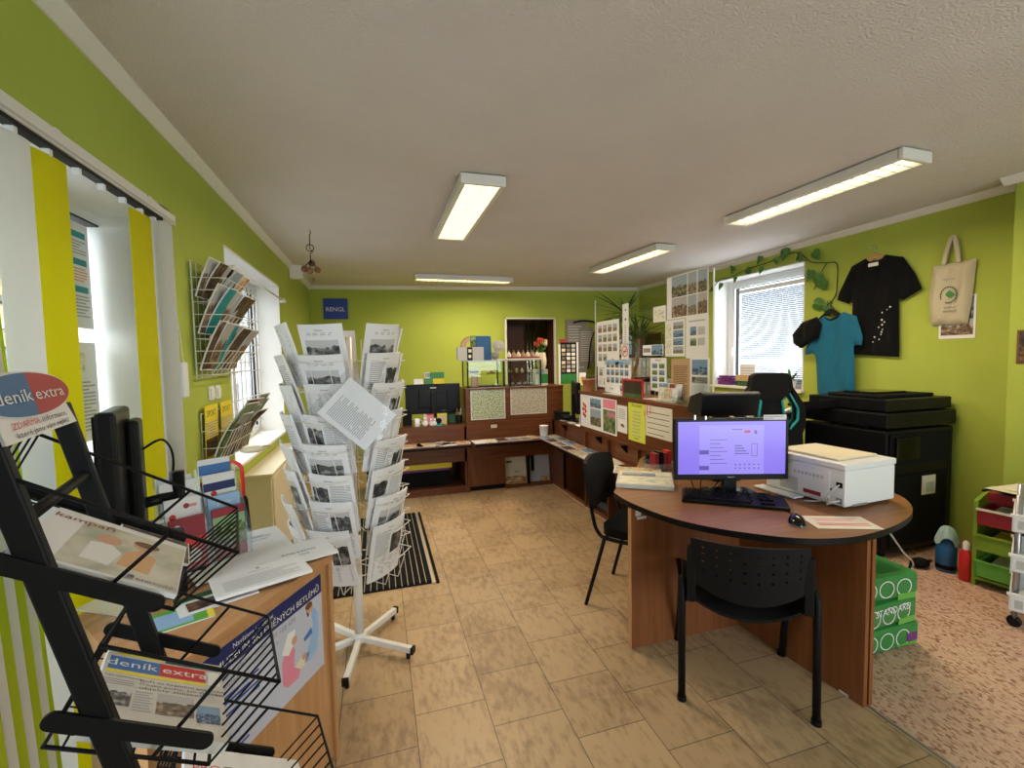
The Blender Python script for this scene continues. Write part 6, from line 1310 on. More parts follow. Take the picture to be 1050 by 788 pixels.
# ================================================================ THE ROUND-FRONTED DESK
ZD = .76
r = root('round_desk', (0, 0, 0), 'reddish brown desk with a rounded top carrying the lit monitor and white printer', 'desk')
out = [(1.21, 2.16), (1.20, 2.01), (1.228, 1.83), (1.27, 1.70), (1.325, 1.605), (1.39, 1.525), (1.47, 1.45), (1.555, 1.385), (1.66, 1.335), (1.795, 1.305), (1.95, 1.312), (2.12, 1.345), (2.27, 1.395), (2.39, 1.46), (2.49, 1.545), (2.555, 1.64), (2.575, 1.76), (2.52, 1.90), (2.37, 2.08), (2.16, 2.25), (1.965, 2.33), (1.95, 2.84), (1.82, 2.84), (1.64, 2.62), (1.44, 2.40), (1.29, 2.26)]
sp = smooth_path([(x, y, 0) for x, y in out+[out[0]]], 4)[:-1]
b = MB(); b.prism([(p.x, p.y) for p in sp], ZD-.028, ZD, 'desk_wood', side='edge_black'); b.build('top', r, bevel=.003)
b = MB(); b.box(1.20, 1.90, 1.968, 1.990, 0, ZD-.03, 'desk_panel'); b.build('front_panel', r, bevel=.001)
b = MB(); b.box(1.196, 1.2, 1.966, 1.992, 0, ZD-.03, 'wood_light'); b.build('panel_edge', r)
TP = Matrix.Translation((1.882, 1.985, 0)) @ Matrix.Rotation(radians(3.6), 4, 'Z')
b = MB(); b.box(-.011, .011, -.66, 0, 0, ZD-.03, 'desk_panel', T=TP); b.box(.020, .042, -.662, -.02, 0, ZD-.03, 'desk_panel', T=TP); b.build('side_panel', r, bevel=.001)
b = MB(); b.box(.011, .020, -.655, -.02, 0, ZD-.03, 'black', T=TP); b.box(-.0125, -.0105, -.60, -.56, .002, .012, 'white', T=TP); b.build('joint_strip', r)
b = MB(); b.box(1.225, 1.255, 1.9655, 1.968, .69, .72, 'paper'); b.box(1.232, 1.285, 1.965, 1.967, .672, .686, 'paper'); b.build('sticker', r)
b = MB(); b.box(1.86, 1.9, 2.5, 2.78, 0, ZD-.03, 'desk_panel'); b.box(1.96, 1.98, 2.0, 2.3, 0, ZD-.03, 'desk_panel'); b.build('rear_panel', r)
# monitor
mc = onZ(748, 510, ZD); 
MT = Matrix.Translation((1.757, 1.915, ZD+.001)) @ Matrix.Rotation(radians(-19), 4, 'Z')
r = root('computer_monitor', MT, 'black monitor showing a lilac web page, standing on the round-fronted desk', 'monitor')
mw, mh, mz0 = .585, .325, .082
b = MB(); b.box(-mw/2, mw/2, -.012, .022, mz0, mz0+mh, 'black_plastic'); b.build('screen_case', r, bevel=.004)
def scr(x, y, z): return (x, -.0128-z, y)
sx0, sx1, sz0, sz1 = -mw/2+.019, mw/2-.017, mz0+.030, mz0+mh-.018
b = MB(); b.mesh([scr(sx0, sz0, 0), scr(sx1, sz0, 0), scr(sx1, sz1, 0), scr(sx0, sz1, 0)], [(0, 1, 2, 3)], 'screen')
wd, hd = sx1-sx0, sz1-sz0
def sr(a, c, d, e, m, z=.0002): b.mesh([scr(sx0+a*wd, sz0+c*hd, z), scr(sx0+d*wd, sz0+c*hd, z), scr(sx0+d*wd, sz0+e*hd, z), scr(sx0+a*wd, sz0+e*hd, z)], [(0, 1, 2, 3)], m)
sr(.20, 0, .80, 1, 'screen_light', .0001); sr(.20, .93, .8, 1, 'screen', .0002)
for i in range(7): sr(.30, .20+i*.075, .46-(i % 3)*.03, .212+i*.075, 'screen_dark')
sr(.20, .38, .29, .46, 'screen_dark'); sr(.20, .08, .29, .16, 'screen_dark'); sr(.50, .84, .60, .855, 'screen_dark'); sr(.62, .78, .675, .83, 'screen_red'); sr(.71, .76, .735, .83, 'screen_dark')
for i in range(4): sr(.53, .38+i*.05, .66-.02*i, .40+i*.05, 'screen_dark')
for i in range(6):
    for j in range(2): sr(.53+i*.043, .10+j*.07, .545+i*.043, .125+j*.07, 'screen_dark')
for q in ((.685, .34, .69, .58), (.735, .34, .74, .58), (.685, .34, .74, .35), (.685, .57, .74, .58)): sr(*q, 'screen_dark')
b.build('display', r)
b = MB(); b.box(-.035, .035, .0, .03, .0, .16, 'black_plastic'); b.build('stand_neck', r, bevel=.004)
b = MB(); b.prism(rounded(.26, .17, .04), 0, .014, 'black_gloss', T=TR(0, .01, 0)); b.build('stand_base', r, bevel=.004)
b = MB(); put_text(b, 'PHILIPS', 0, mz0+.010, .008, 'grey_light', lambda x, y, z: (x, -.0135, y), 'c'); b.build('badge', r)
b = MB(); b.box(mw/2-.13, mw/2-.015, -.0135, -.012, mz0+mh-.012, mz0+mh+.014, 'paper')
for i in range(2): b.box(mw/2-.125, mw/2-(.03 if i else .08), -.0140, -.0134, mz0+mh-.006+i*.009, mz0+mh-.002+i*.009, 'ink_grey')
b.build('paper_label', r)
for i, (x, h_) in enumerate(((-.19, .018), (-.135, .012))):
    b = MB(); b.box(x, x+.006, -.014, -.012, mz0+mh-.006, mz0+mh+h_, 'chrome'); b.build('clip', r)
b = MB(); b.tube(smooth_path([(-.20, .02, mz0+.02), (-.17, .03, .02), (-.10, .04, .012), (-.05, .04, .05), (-.04, .03, mz0+.03)]), .003, 'black', 6); b.tube(smooth_path([(-.14, .02, mz0), (-.13, .05, .01), (-.06, .06, .012), (-.02, .03, .06)]), .003, 'black', 6); b.build('cable', r)
# keyboard
KT = Matrix.Translation((1.585, 1.60, ZD+.001)) @ Matrix.Rotation(radians(-15), 4, 'Z')
kc = (onZ(700, 510, ZD)+onZ(806, 520, ZD))/2
r = root('keyboard', Matrix.Translation((kc.x, kc.y, ZD+.001)) @ Matrix.Rotation(radians(-37), 4, 'Z') @ Matrix.Scale(1.1, 4), 'black computer keyboard in front of the lit monitor', 'keyboard')
b = MB(); b.prism([(-.075, 0), (.075, 0), (.075, .024), (-.075, .014)], -.215, .215, 'black_plastic', T=Matrix(((0,0,1,0),(1,0,0,0),(0,1,0,0),(0,0,0,1)))); b.build('case', r, bevel=.003)
b = MB(); b.build_ = 0
kk = 0
for row in range(6):
    y = -.058+row*.0225; z = .015+.0011+(y+.075)/.15*.010; x = -.205
    keys = [1]*15 if row not in (0,) else [1.3, 1.3, 1.3, 5.5, 1.3, 1.3, 1.3, 1.3]
    for kx in keys:
        w_ = .0188*kx
        if x+w_ > .10: break
        b.box(x+.001, x+w_-.001, y, y+.0185, z-.002, z+.006, 'black'); x += w_
    for i in range(3): b.box(.115-.008+i*.019, .115-.008+i*.019+.017, y, y+.0185, z-.002, z+.006, 'black') if row not in (1,) else None
    for i in range(3): b.box(.1645-.005+i*.018, .1645-.005+i*.018+.016, y, y+.0185, z-.002, z+.006, 'black') if False else None
tag(b.build('keycaps', r), kind=None)
# mouse
mm = onZ(817, 537, ZD)
r = root('computer_mouse', Matrix.Translation((mm.x, mm.y, ZD+.001)) @ Matrix.Rotation(radians(-40), 4, 'Z') @ Matrix.Scale(1.15, 4), 'black computer mouse on the front edge of the desk beside the keyboard', 'mouse')
b = MB(); b.mesh(*(lambda n=14, m_=8: ([(.030*sin(pi*j/m_/2+0)*cos(2*pi*i/n)*(1-.12*sin(2*pi*i/n)), .052*sin(pi*j/m_/2)*sin(2*pi*i/n), .034*cos(pi*j/m_/2)) for j in range(m_+1) for i in range(n)], [(j*n+i, (j+1)*n+i, (j+1)*n+(i+1) % n, j*n+(i+1) % n) for j in range(m_) for i in range(n)]))(), 'black_gloss', True); b.prism([(.030*cos(2*pi*i/14)*(1-.12*sin(2*pi*i/14)), .052*sin(2*pi*i/14)) for i in range(14)], 0, .004, 'grey'); b.build('body', r)
b = MB(); b.cbox((0, .026, .031), (.006, .014, .008), 'grey'); b.build('scroll_wheel', r)
b = MB(); b.tube(smooth_path([(0, .05, .008), (.0, .10, .003), (-.04, .18, .003), (-.06, .26, .003)]), .0018, 'black', 6); b.build('cable', r)
# printer
pc = onZ(905, 516, ZD)
PT = Matrix.Translation((2.055, 1.745, ZD+.001)) @ Matrix.Rotation(radians(-67), 4, 'Z')
# local x: along the rear panel facing us; built from photo corners: near bottom corner and two horizontal directions
c0 = onZ(866, 524, ZD); c1 = onZ(918, 514, ZD); c2 = onZ(793, 499, ZD)
ex_ = (Vector((c1.x-c0.x, c1.y-c0.y, 0))).normalized(); ey_ = Vector((-ex_.y, ex_.x, 0))
PT = Matrix(((ex_.x, ey_.x, 0, c0.x), (ex_.y, ey_.y, 0, c0.y), (0, 0, 1, ZD+.001), (0, 0, 0, 1)))
PW, PD, PH = .355, .42, .215
r = root('printer', PT, 'white laser printer on the right end of the round-fronted desk', 'printer')
b = MB(); b.box(0, PW, 0, PD, .012, PH-.03, 'white_plastic'); b.box(.03, PW-.03, .03, PD-.03, 0, .012, 'grey'); b.build('body', r, bevel=.008)
b = MB(); b.box(-.004, PW+.004, -.004, PD+.004, PH-.03, PH, 'white_plastic'); b.box(.04, PW-.03, .06, PD-.04, PH, PH+.012, 'cream'); b.build('lid', r, bevel=.008)
b = MB(); b.box(-.006, 0, .07, PD-.02, .03, PH-.05, 'white'); b.box(-.0075, -.005, .11, .20, .035, .055, 'red_dark'); b.box(-.0075, -.005, .23, .33, .03, .10, 'grey_light')
for i in range(8): b.box(-.0072, -.005, .10+i*.02, .112+i*.02, .125, .14, 'grey_light')
for y in (.06, .06): b.box(-.0075, -.004, .055, .065, .08, .09, 'black')
b.build('rear_door', r, bevel=.001)
for q, m in ((.10, 'black'), (.025, 'grey')): b = MB(); b.box(-.002, .006, .012, .04, q, q+.025, m); b.build('socket', r)
b = MB(); b.tube(smooth_path([(-.003, .025, .112), (-.03, .03, .10), (-.04, .06, .05), (-.03, .1, .02), (-.05, .16, .006)]), .004, 'grey_light', 8); b.tube([(-.003, .025, .038), (-.03, .03, .036), (-.05, .05, .02)], .006, 'grey_light', 8); b.build('cable', r)
b = MB(); b.box(-.07, 0, .20, PD+.02, .004, .012, 'white_plastic'); b.build('tray', r, bevel=.002)
b = MB(); b.box(.05, .15, -.0045, -.003, -.0+.012, .022, 'grey'); b.build('foot_notch', r)
# papers and tray on the desk
Pd = onZ(861, 536, ZD+.002); a = radians(-22)
R_ = Vector((cos(a), sin(a), 0)); U_ = Vector((-sin(a), cos(a), 0))
flat_sheet('notice_sheet', Vector((Pd.x, Pd.y, ZD+.003))-R_*.13-U_*.075, R_, U_, .26, .15, [('l', .15, .55, .85, .85, 2, 'pink'), ('l', .1, .2, .9, .45, 2, 'red')], 'cream sheet with red lines of print on the desk in front of the printer', 'paper', mat='paper_warm', t=.0015)
Pn = onZ(661, 494, ZD); a = radians(-33)
R_ = Vector((cos(a), sin(a), 0)); U_ = Vector((-sin(a), cos(a), 0))
flat_sheet('newspaper', Vector((Pn.x, Pn.y, ZD+.026))-R_*.155-U_*.17, R_, U_, .31, .31, [('r', .03, .70, .97, .97, 'photo_pale'), ('r', .08, .60, .45, .88, 'photo_town'), ('r', .45, .62, .7, .86, 'photo_blue'), ('r', .05, .06, .95, .56, 'photo_pale')], 'thick stack of colour newspapers in clear film on the left end of the desk', 'newspapers', t=.024, mat='newsprint')
flat_sheet('newspaper', Vector((Pn.x+.01, Pn.y+.09, ZD+.010))-R_*.15+U_*.065, R_, U_, .29, .15, [('r', .03, .03, .97, .97, 'photo_mix')], 'bright magazine lying behind the stack of colour newspapers', 'magazine', t=.008)
o_ = onZ(672, 462, ZD+.01)
r = root('card_tray', (1.74, 2.50, ZD+.001), 'clear oval acrylic tray with dark and red cards on the back of the desk', 'tray')
b = MB(); b.lathe([(.095, 0), (.11, .004), (.12, .05), (.117, .05), (.106, .006), (.001, .004)], 'acrylic', 28, T=Matrix.Scale(.65, 4, (0, 1, 0))); b.build('tray_body', r)
for i, (x, m) in enumerate(((-.045, 'red_dark'), (-.015, 'black'), (.02, 'red_dark'), (.05, 'red'))):
    b = MB(); b.box(x-.014, x+.014, -.03, .03, .008, .11+.01*(i % 2), m); tag(b.build('card_deck', T=(1.74, 2.50, ZD+.001)), '%s deck of cards standing in the oval acrylic tray, %s from the left' % ({'red_dark': 'dark red', 'black': 'black', 'red': 'bright red'}[m], ['first', 'second', 'third', 'fourth'][i]), 'cards', 'cards in the acrylic tray')
pic('leaflet', (1.64, 1.97, ZD+.003), (1, -.3, 0), (.3, 1, 0), .17, .10, [('r', .02, .3, .6, .98, 'yellow_lime'), ('l', .1, .05, .9, .25, 1, 'ink_soft')], 'yellow and white leaflet lying behind the monitor foot on the desk', 'leaflet', t=.002, m='paper')
b = MB(); b.box(-.06, .06, -.04, .04, 0, .03, 'black_plastic'); b.box(-.05, .05, -.03, .03, .03, .06, 'black_matte'); tag(b.build('stapler_box', T=TR(1.80, 2.66, ZD+.001, -20)), 'low black gadget behind the oval acrylic tray on the desk', 'gadget')
# ================================================================ CHAIRS
# front chair: perforated plastic shell on an oval-tube frame
CT = Matrix.Translation((1.4355, 1.461, 0)) @ Matrix.Rotation(radians(-33.2), 4, 'Z')      # local x right, y towards its front
r = root('stacking_chair', CT @ Matrix.Translation((0, 0, 0)), 'black perforated plastic chair with its back to the camera, in front of the desk', 'chair')
hw = .255
def otube(b, P, n=12): b.tube(smooth_path(P, 5), .0135, 'black_metal', n)
for s in (-1, 1):
    # rear leg rises to the seat, front leg likewise; back upright continues above the rear
    b = MB(); b.tube([(s*hw, 0, 0), (s*hw, .012, .50), (s*(hw-.004), .03, .53), (s*(hw-.03), .06, .54)], .0155, 'black_metal', 12); lg = b.build('leg', r)
    c = MB(); c.lathe([(.02, 0), (.019, .02)], 'black_plastic', 12, c=(s*hw, 0, 0)); c.build('foot_cap', lg)
    b = MB(); b.tube([(s*(hw-.012), .44, 0), (s*(hw-.018), .37, .22), (s*(hw-.02), .30, .43)], .0155, 'black_metal', 12); lg = b.build('leg', r)
    c = MB(); c.lathe([(.02, 0), (.019, .02)], 'black_plastic', 12, c=(s*(hw-.012), .44, 0)); c.build('foot_cap', lg)
    b = MB(); b.tube([(s*(hw-.015), .05, .43), (s*(hw-.015), .42, .435)], .014, 'black_metal', 12); b.build('side_rail', r)
    b = MB(); b.tube(smooth_path([(s*(hw-.03), .20, .425), (s*(hw-.03), .06, .43), (s*(hw-.036), .015, .48), (s*(hw-.036), .005, .66)]), .0125, 'black_metal', 12); b.box(s*(hw-.036)-.017, s*(hw-.036)+.017, -.014, .022, .45, .685, 'black_plastic'); b.box(*sorted((s*(hw-.05), s*(hw-.002))), .02, .06, .50, .60, 'black_plastic'); b.build('back_upright', r, bevel=.004)
for y in (.10, .36): b = MB(); b.tube([(-hw+.02, y, .425), (hw-.02, y, .425)], .011, 'black_metal', 10); b.build('cross_bar', r)
# seat shell
b = MB(); sd = lambda u, v: ((u-.5)*.455*(1-.06*(2*v-1)**2), .0+.43*v, .440+.018*((2*u-1)**2)-.012*sin(pi*v)+(-.035*max(0, v-.85)/.15)+.012*max(0, .2-v)/.2-.055*(1-(2*u-1)**2)*max(0, .12-v)/.12)
b.grid(sd, 14, 14, 'seat_black'); b.grid(lambda u, v: Vector(sd(1-u, v))-Vector((0, 0, .012)), 14, 14, 'seat_black')
for A in (lambda t: (t, 0), lambda t: (1, t), lambda t: (1-t, 1), lambda t: (0, 1-t)): b.grid(lambda u, v: Vector(sd(*A(u)))-Vector((0, 0, .012*(1-v))), 14, 1, 'seat_black')
b.build('seat', r)
# backrest: curved, with three rows of holes
b = MB()
def bk(u, v, off=0):
    s = 2*u-1; x = s*.222; yy = -.038+.040*s*s-.012*v; z = .545+.185*v-(.070*(1-s*s))*(1-v)-.006*(1-s*s)*v
    return Vector((x, yy-off, z))
holes = {(2+4*i, j) for i in range(7) for j in (5, 8, 10)} 
NU, NV = 52, 24
b.grid(lambda u, v: bk(u, v, .0055), 0 or 1, 1, 'seat_black') if False else None
vsf = [bk(i/NU, j/NV, .005) for j in range(NV+1) for i in range(NU+1)]; vsb = [bk(i/NU, j/NV, -.005) for j in range(NV+1) for i in range(NU+1)]; K = len(vsf)
hol = {(5+6*i, j) for i in range(8) for j in (9, 13, 17, 20)}
ff = []
for j in range(NV):
    for i in range(NU):
        q = [j*(NU+1)+i, j*(NU+1)+i+1, (j+1)*(NU+1)+i+1, (j+1)*(NU+1)+i]
        if (i, j) in hol:
            for m in range(4): a0, a1 = q[m], q[(m+1) % 4]; ff.append((a0, a1, K+a1, K+a0))
        else: ff.append(tuple(q)); ff.append(tuple(K+t for t in q[::-1]))
for i in range(NU): ff.append((i, K+i, K+i+1, i+1)); t0 = NV*(NU+1)+i; ff.append((t0, t0+1, K+t0+1, K+t0))
for j in range(NV): a0 = j*(NU+1); a1 = a0+NU+1; ff.append((a0, a1, K+a1, K+a0)); a0 += NU; a1 += NU; ff.append((a0, K+a0, K+a1, a1))
b.mesh(vsf+vsb, ff, 'seat_black', False); b.build('backrest', r)
# side chair: upholstered, tucked against the desk's far side
CT2 = Matrix.Translation((1.51, 2.36, 0)) @ Matrix.Rotation(radians(-140), 4, 'Z')
r = root('upholstered_chair', CT2, 'black upholstered chair with black tube frame tucked behind the left end of the desk', 'chair')
for s in (-1, 1):
    b = MB(); b.tube([(s*.225, -.27, 0), (s*.215, -.21, .22), (s*.205, -.155, .43)], .0115, 'black_metal', 10); b.build('leg', r)
    b = MB(); b.tube([(s*.225, .23, 0), (s*.215, .17, .22), (s*.205, .12, .43)], .0115, 'black_metal', 10); b.build('leg', r)
    b = MB(); b.tube(smooth_path([(s*.205, .2, .43), (s*.205, -.12, .425), (s*.205, -.20, .46), (s*.20, -.235, .56), (s*.19, -.265, .70)]), .011, 'black_metal', 10); b.build('back_upright', r)
for q in (.19, -.15): b = MB(); b.tube([(-.205, q, .43), (.205, q, .43)], .01, 'black_metal', 8); b.build('cross_bar', r)
b = MB(); b.prism(rounded(.44, .43, .09, 6), 0, .05, 'fabric_black', T=TR(0, .03, .445)); b.build('seat', r, bevel=.018)
b = MB()
ck = lambda u, v: (lambda s, t: Vector((s*.215*(1-.10*max(0, t)**4-.12*max(0, -t)**3), -.245-.045*v-.04*(1-s*s)+.02, .585+.27*v+(.02*(1-s*s) if v > .5 else -.02*(1-s*s)))))(2*u-1, 2*v-1)
b.grid(lambda u, v: ck(u, v)+Vector((0, .035*(1-abs(2*v-1)**3)*(1-abs(2*u-1)**3), 0)), 14, 8, 'fabric_black'); b.grid(lambda u, v: ck(1-u, v)-Vector((0, .022, 0)), 14, 8, 'seat_black')
for A in (lambda t: (t, 0), lambda t: (1, t), lambda t: (1-t, 1), lambda t: (0, 1-t)): b.grid(lambda u, v: ck(*A(u))-Vector((0, .022*(1-v), 0)), 14, 1, 'seat_black')
b.build('backrest', r)
# gaming chair behind the counter by the window
g0 = onY(791, 430, 3.2)
GT = Matrix.Translation((2.93, 2.79, 0)) @ Matrix.Rotation(radians(-24), 4, 'Z') @ Matrix.Scale(1.035, 4)
r = root('gaming_chair', GT, 'black gaming chair with blue trim seen above the monitor by the right window', 'chair')
b = MB(); yb = .0
outl = [(-.10, 1.30), (.10, 1.30), (.135, 1.28), (.15, 1.20), (.20, 1.10), (.235, 1.03), (.24, .92), (.20, .80), (.23, .62), (.24, .50), (-.24, .50), (-.23, .62), (-.20, .80), (-.24, .92), (-.235, 1.03), (-.20, 1.10), (-.15, 1.20), (-.135, 1.28)]
TG = Matrix(((1,0,0,0),(0,0,1,0),(0,1,0,0),(0,0,0,1)))
# shell built as a ring around two openings: centre strip, two side wings, head and lower part
b.prism([(-.10, 1.30), (.10, 1.30), (.135, 1.28), (.15, 1.18), (.07, 1.10), (-.07, 1.10), (-.15, 1.18), (-.135, 1.28)], -.04, .04, 'black_matte', T=TG)
b.prism([(-.07, 1.11), (.07, 1.11), (.10, .92), (-.10, .92)], -.03, .03, 'black_matte', T=TG)
b.prism([(-.10, .93), (.10, .93), (.22, .85), (.24, .5), (-.24, .5), (-.22, .85)], -.04, .04, 'black_matte', T=TG); b.build('backrest', r, bevel=.015)
for s in (-1, 1):
    b = MB(); b.prism([(s*.13, 1.20), (s*.15, 1.19), (s*.235, 1.05), (s*.24, .92), (s*.21, .82), (s*.16, .86), (s*.195, .94), (s*.19, 1.03)][::s], -.045, .045, 'black_matte', T=TG); b.build('side_bolster', r, bevel=.01)
    b = MB(); b.tube([(s*.075, -.035, 1.09), (s*.125, -.03, 1.15), (s*.185, -.035, 1.04), (s*.185, -.035, .95), (s*.13, -.035, .88), (s*.095, -.035, .92)], .011, 'teal', 8, closed=True); b.tube([(s*.075, .035, 1.09), (s*.125, .03, 1.15), (s*.185, .035, 1.04), (s*.185, .035, .95), (s*.13, .035, .88), (s*.095, .035, .92)], .011, 'teal', 8, closed=True); b.build('trim', r)
b = MB(); b.prism(rounded(.50, .48, .08), .42, .52, 'black_matte', T=TR(0, -.24, 0)); b.build('seat', r, bevel=.02)
b = MB(); b.tube([(0, -.22, .08), (0, -.22, .42)], .03, 'black_metal', 12)
b.build('gas_column', r)
for i in range(5): a = 2*pi*i/5; b = MB(); b.bar((0, -.22, .10), (.30*cos(a), -.22+.30*sin(a), .06), .04, .03, 'black_plastic', side=(-sin(a), cos(a), 0)); b.ball((.29*cos(a), -.22+.29*sin(a), .028), .028, 'black_plastic', 10); b.build('leg', r)
for s in (-1, 1): b = MB(); b.tube([(s*.27, -.25, .45), (s*.29, -.25, .66)], .015, 'black_metal', 8); b.box(s*.29-.04, s*.29+.04, -.38, -.12, .66, .69, 'black_plastic'); b.build('armrest', r)
# tilted customer display on the side counter, behind the lit monitor
r = root('tilted_display', TR(2.32, 2.22, 1.0, -66), 'black tilted touch display seen from below, behind the lit monitor', 'display')
r.matrix_world = Matrix.Translation((1.94, 2.18, 1.222)) @ Matrix.Rotation(radians(-18), 4, 'Z')
b = MB(); b.prism([(-.10, -.075), (-.13, .055), (-.10, .065), (.06, .03), (.12, -.07)], -.165, .155, 'black_plastic', T=Matrix(((0,0,1,0),(1,0,0,0),(0,1,0,0),(0,0,0,1)))); b.build('screen_case', r, bevel=.008)
b = MB(); b.box(-.04, .04, -.01, .05, -.44, -.06, 'black_plastic'); b.build('stand_neck', r, bevel=.004); b = MB(); b.box(-.08, .08, -.07, .09, -.454, -.438, 'black_plastic'); b.build('stand_base', r, bevel=.003)
# ================================================================ COPIER
CP = Matrix(((0, 0, 0, 0),)*4)
ca = onX(913, 420, 3.42); 
# local: x from the window side towards us along the left face, built around its footprint
cx0, cx1, cy0, cy1 = 3.44, 4.15, 2.28, 2.92
r = root('photocopier', (0, 0, 0), 'large black office photocopier standing against the right wall', 'photocopier')
b = MB(); b.box(cx0, cx1, cy0, cy1, .04, .93, 'black_plastic'); b.build('body', r, bevel=.015)
b = MB(); b.box(cx0-.01, cx1+.01, cy0-.01, cy1, .945, 1.055, 'black_plastic'); b.build('scanner', r, bevel=.012)
b = MB(); b.box(cx0+.02, cx1, cy0+.02, cy1-.02, 1.062, 1.15, 'black_plastic'); b.box(cx0+.10, cx1-.06, cy0+.10, cy1-.12, 1.15, 1.175, 'black_matte'); b.box(cx0+.16, cx1-.2, cy0+.2, cy1-.2, 1.175, 1.19, 'black_gloss'); b.build('document_feeder', r, bevel=.015)
b = MB(); b.prism([(cy1-.26, 1.06), (cy1+.02, 1.06), (cy1+.02, 1.08), (cy1-.26, 1.13)], cx0-.16, cx0+.15, 'black_plastic', T=Matrix(((0,0,1,0),(1,0,0,0),(0,1,0,0),(0,0,0,1)))); b.build('control_panel', r, bevel=.006)
for i, (z0_, z1_) in enumerate(((.06, .30), (.32, .52), (.54, .64))):
    b = MB(); b.box(cx0-.012, cx0, cy0+.02, cy1-.02, z0_, z1_, 'black_matte'); dr = b.build('paper_drawer', r, bevel=.004)
    h_ = MB(); h_.box(cx0-.022, cx0-.012, cy0+.22, cy1-.22, z1_-.05, z1_-.025, 'grey'); h_.build('drawer_handle', dr)
b = MB(); b.box(cx0+.05, cx1-.08, cy0-.012, cy0, .08, .60, 'black_matte'); b.box(cx0+.03, cx1-.05, cy0-.014, cy0, .68, .90, 'black_matte'); b.box(cx0+.06, cx0+.30, cy0-.035, cy0-.012, .72, .88, 'black_gloss'); b.build('side_cover', r, bevel=.006)
b = MB(); b.box(cx0+.36, cx0+.50, cy0-.016, cy0-.012, .44, .58, 'paper_warm'); b.box(cx0+.40, cx0+.48, cy0-.017, cy0-.015, .46, .53, 'photo_pale'); b.build('sticker', r)
b = MB(); b.box(cx0+.12, cx0+.21, cy0-.016, cy0-.012, .27, .33, 'grey_light'); b.build('rating_plate', r)
for x in (cx0+.06, cx1-.06):
    for y in (cy0+.06, cy1-.06): b = MB(); b.tube([(x, y, 0), (x, y, .045)], .03, 'black_plastic', 12); b.build('foot', r)
# chair / tray with white edging left of the copier
r = root('document_trolley', (3.26, 3.04, 0), 'black cabinet with a white tubular edge standing left of the photocopier', 'cabinet')
b = MB(); b.box(-.16, .16, -.10, .08, .02, .98, 'black_matte'); b.box(-.20, .15, -.12, .08, .985, 1.0, 'black_plastic'); b.build('body', r, bevel=.008)
b = MB(); b.tube(smooth_path([(-.185, -.115, .05), (-.185, -.115, .85), (-.16, -.115, .93), (-.02, -.115, 1.02), (.10, -.115, 1.04)]), .011, 'white_plastic', 8); b.build('edge_tube', r)
r = root('radiator', (XR-.02, 4.2, 0), 'white panel radiator under the right window', 'radiator')
b = MB(); b.box(-.11, -.03, -.55, .55, .15, .85, 'metal_white')
for i in range(22): b.box(-.116, -.11, -.53+i*.0485, -.53+i*.0485+.028, .2, .8, 'metal_white')
b.build('panel', r, bevel=.003); b = MB(); b.tube([(-.07, .5, 0), (-.07, .5, .16)], .01, 'metal_white'); b.tube([(-.07, -.5, 0), (-.07, -.5, .16)], .01, 'metal_white'); b.build('pipe', r)
b = MB(); b.box(-.22, .08, -.10, .10, 0, .88, 'white_plastic'); b.build_ = 0
tag(b.build('water_heater', T=(2.99, 3.42, .0), bevel=.04), 'white rounded cabinet between the gaming chair and the photocopier', 'cabinet')
# floor things at the right
r = root('spray_bottle', (3.665, 2.03, 0), 'blue cleaning bottle with a pale cloth draped over it on the floor by the copier', 'bottle')
b = MB(); b.lathe([(.05, 0), (.055, .01), (.055, .17), (.035, .21), (.014, .23), (.014, .27)], 'blue_logo', 18); b.lathe([(.0555, .02), (.0555, .05)], 'black', 18); b.build('bottle_body', r)
b = MB()
cl = lambda u, v: (lambda a, s: Vector((s*cos(a)*(.018+.040*v)+.010*sin(5*a)*v, s*sin(a)*(.018+.040*v), .31-.10*v**1.5-.03*sin(3*a)*v)))(2*pi*u, .25+.75*min(1, v*2.2))
b.grid(cl, 28, 8, 'blue_pale' if False else 'cloth_pale'); tag(b.build('cleaning_cloth', T=(3.665, 2.03, 0)), 'pale blue cleaning cloth draped over the blue bottle', 'cloth')
r = root('fire_bottle', (3.62, 1.90, 0), 'small red bottle with a white cap on the floor beside the green shelf', 'bottle')
b = MB(); b.lathe([(.03, 0), (.034, .01), (.034, .17), (.015, .21)], 'red', 16); b.build('bottle_body', r); b = MB(); b.lathe([(.018, .205), (.018, .25), (.008, .26)], 'white', 12); b.build('cap', r)
fig('shoe_cover', (3.56, 2.12, 0), lambda b: (b.ball((0, 0, .03), .05, 'black_matte', 10, (1.5, 1, .6)), b.tube([(-.1, 0, .01), (0, .05, .02), (.15, .02, .012)], .008, 'black', 6)), 'small dark bag with a cable on the floor in front of the copier', 'bag')
fig('floor_card', TR(2.86, 2.02, .001, 20), lambda b: b.box(-.05, .05, -.03, .03, 0, .012, 'cream'), 'small cream plate on the floor behind the desk', 'plate')
b = MB(); p = [onZ(911, 545, .60), onZ(925, 565, .30), onZ(936, 582, .02), (2.95, 1.95, .006), (3.2, 2.05, .006), (3.5, 2.2, .006)]; b.tube(smooth_path(p), .005, 'grey_light', 6); tag(b.build('power_cable'), 'grey power cable hanging from the desk down to the floor by the copier', 'cable')
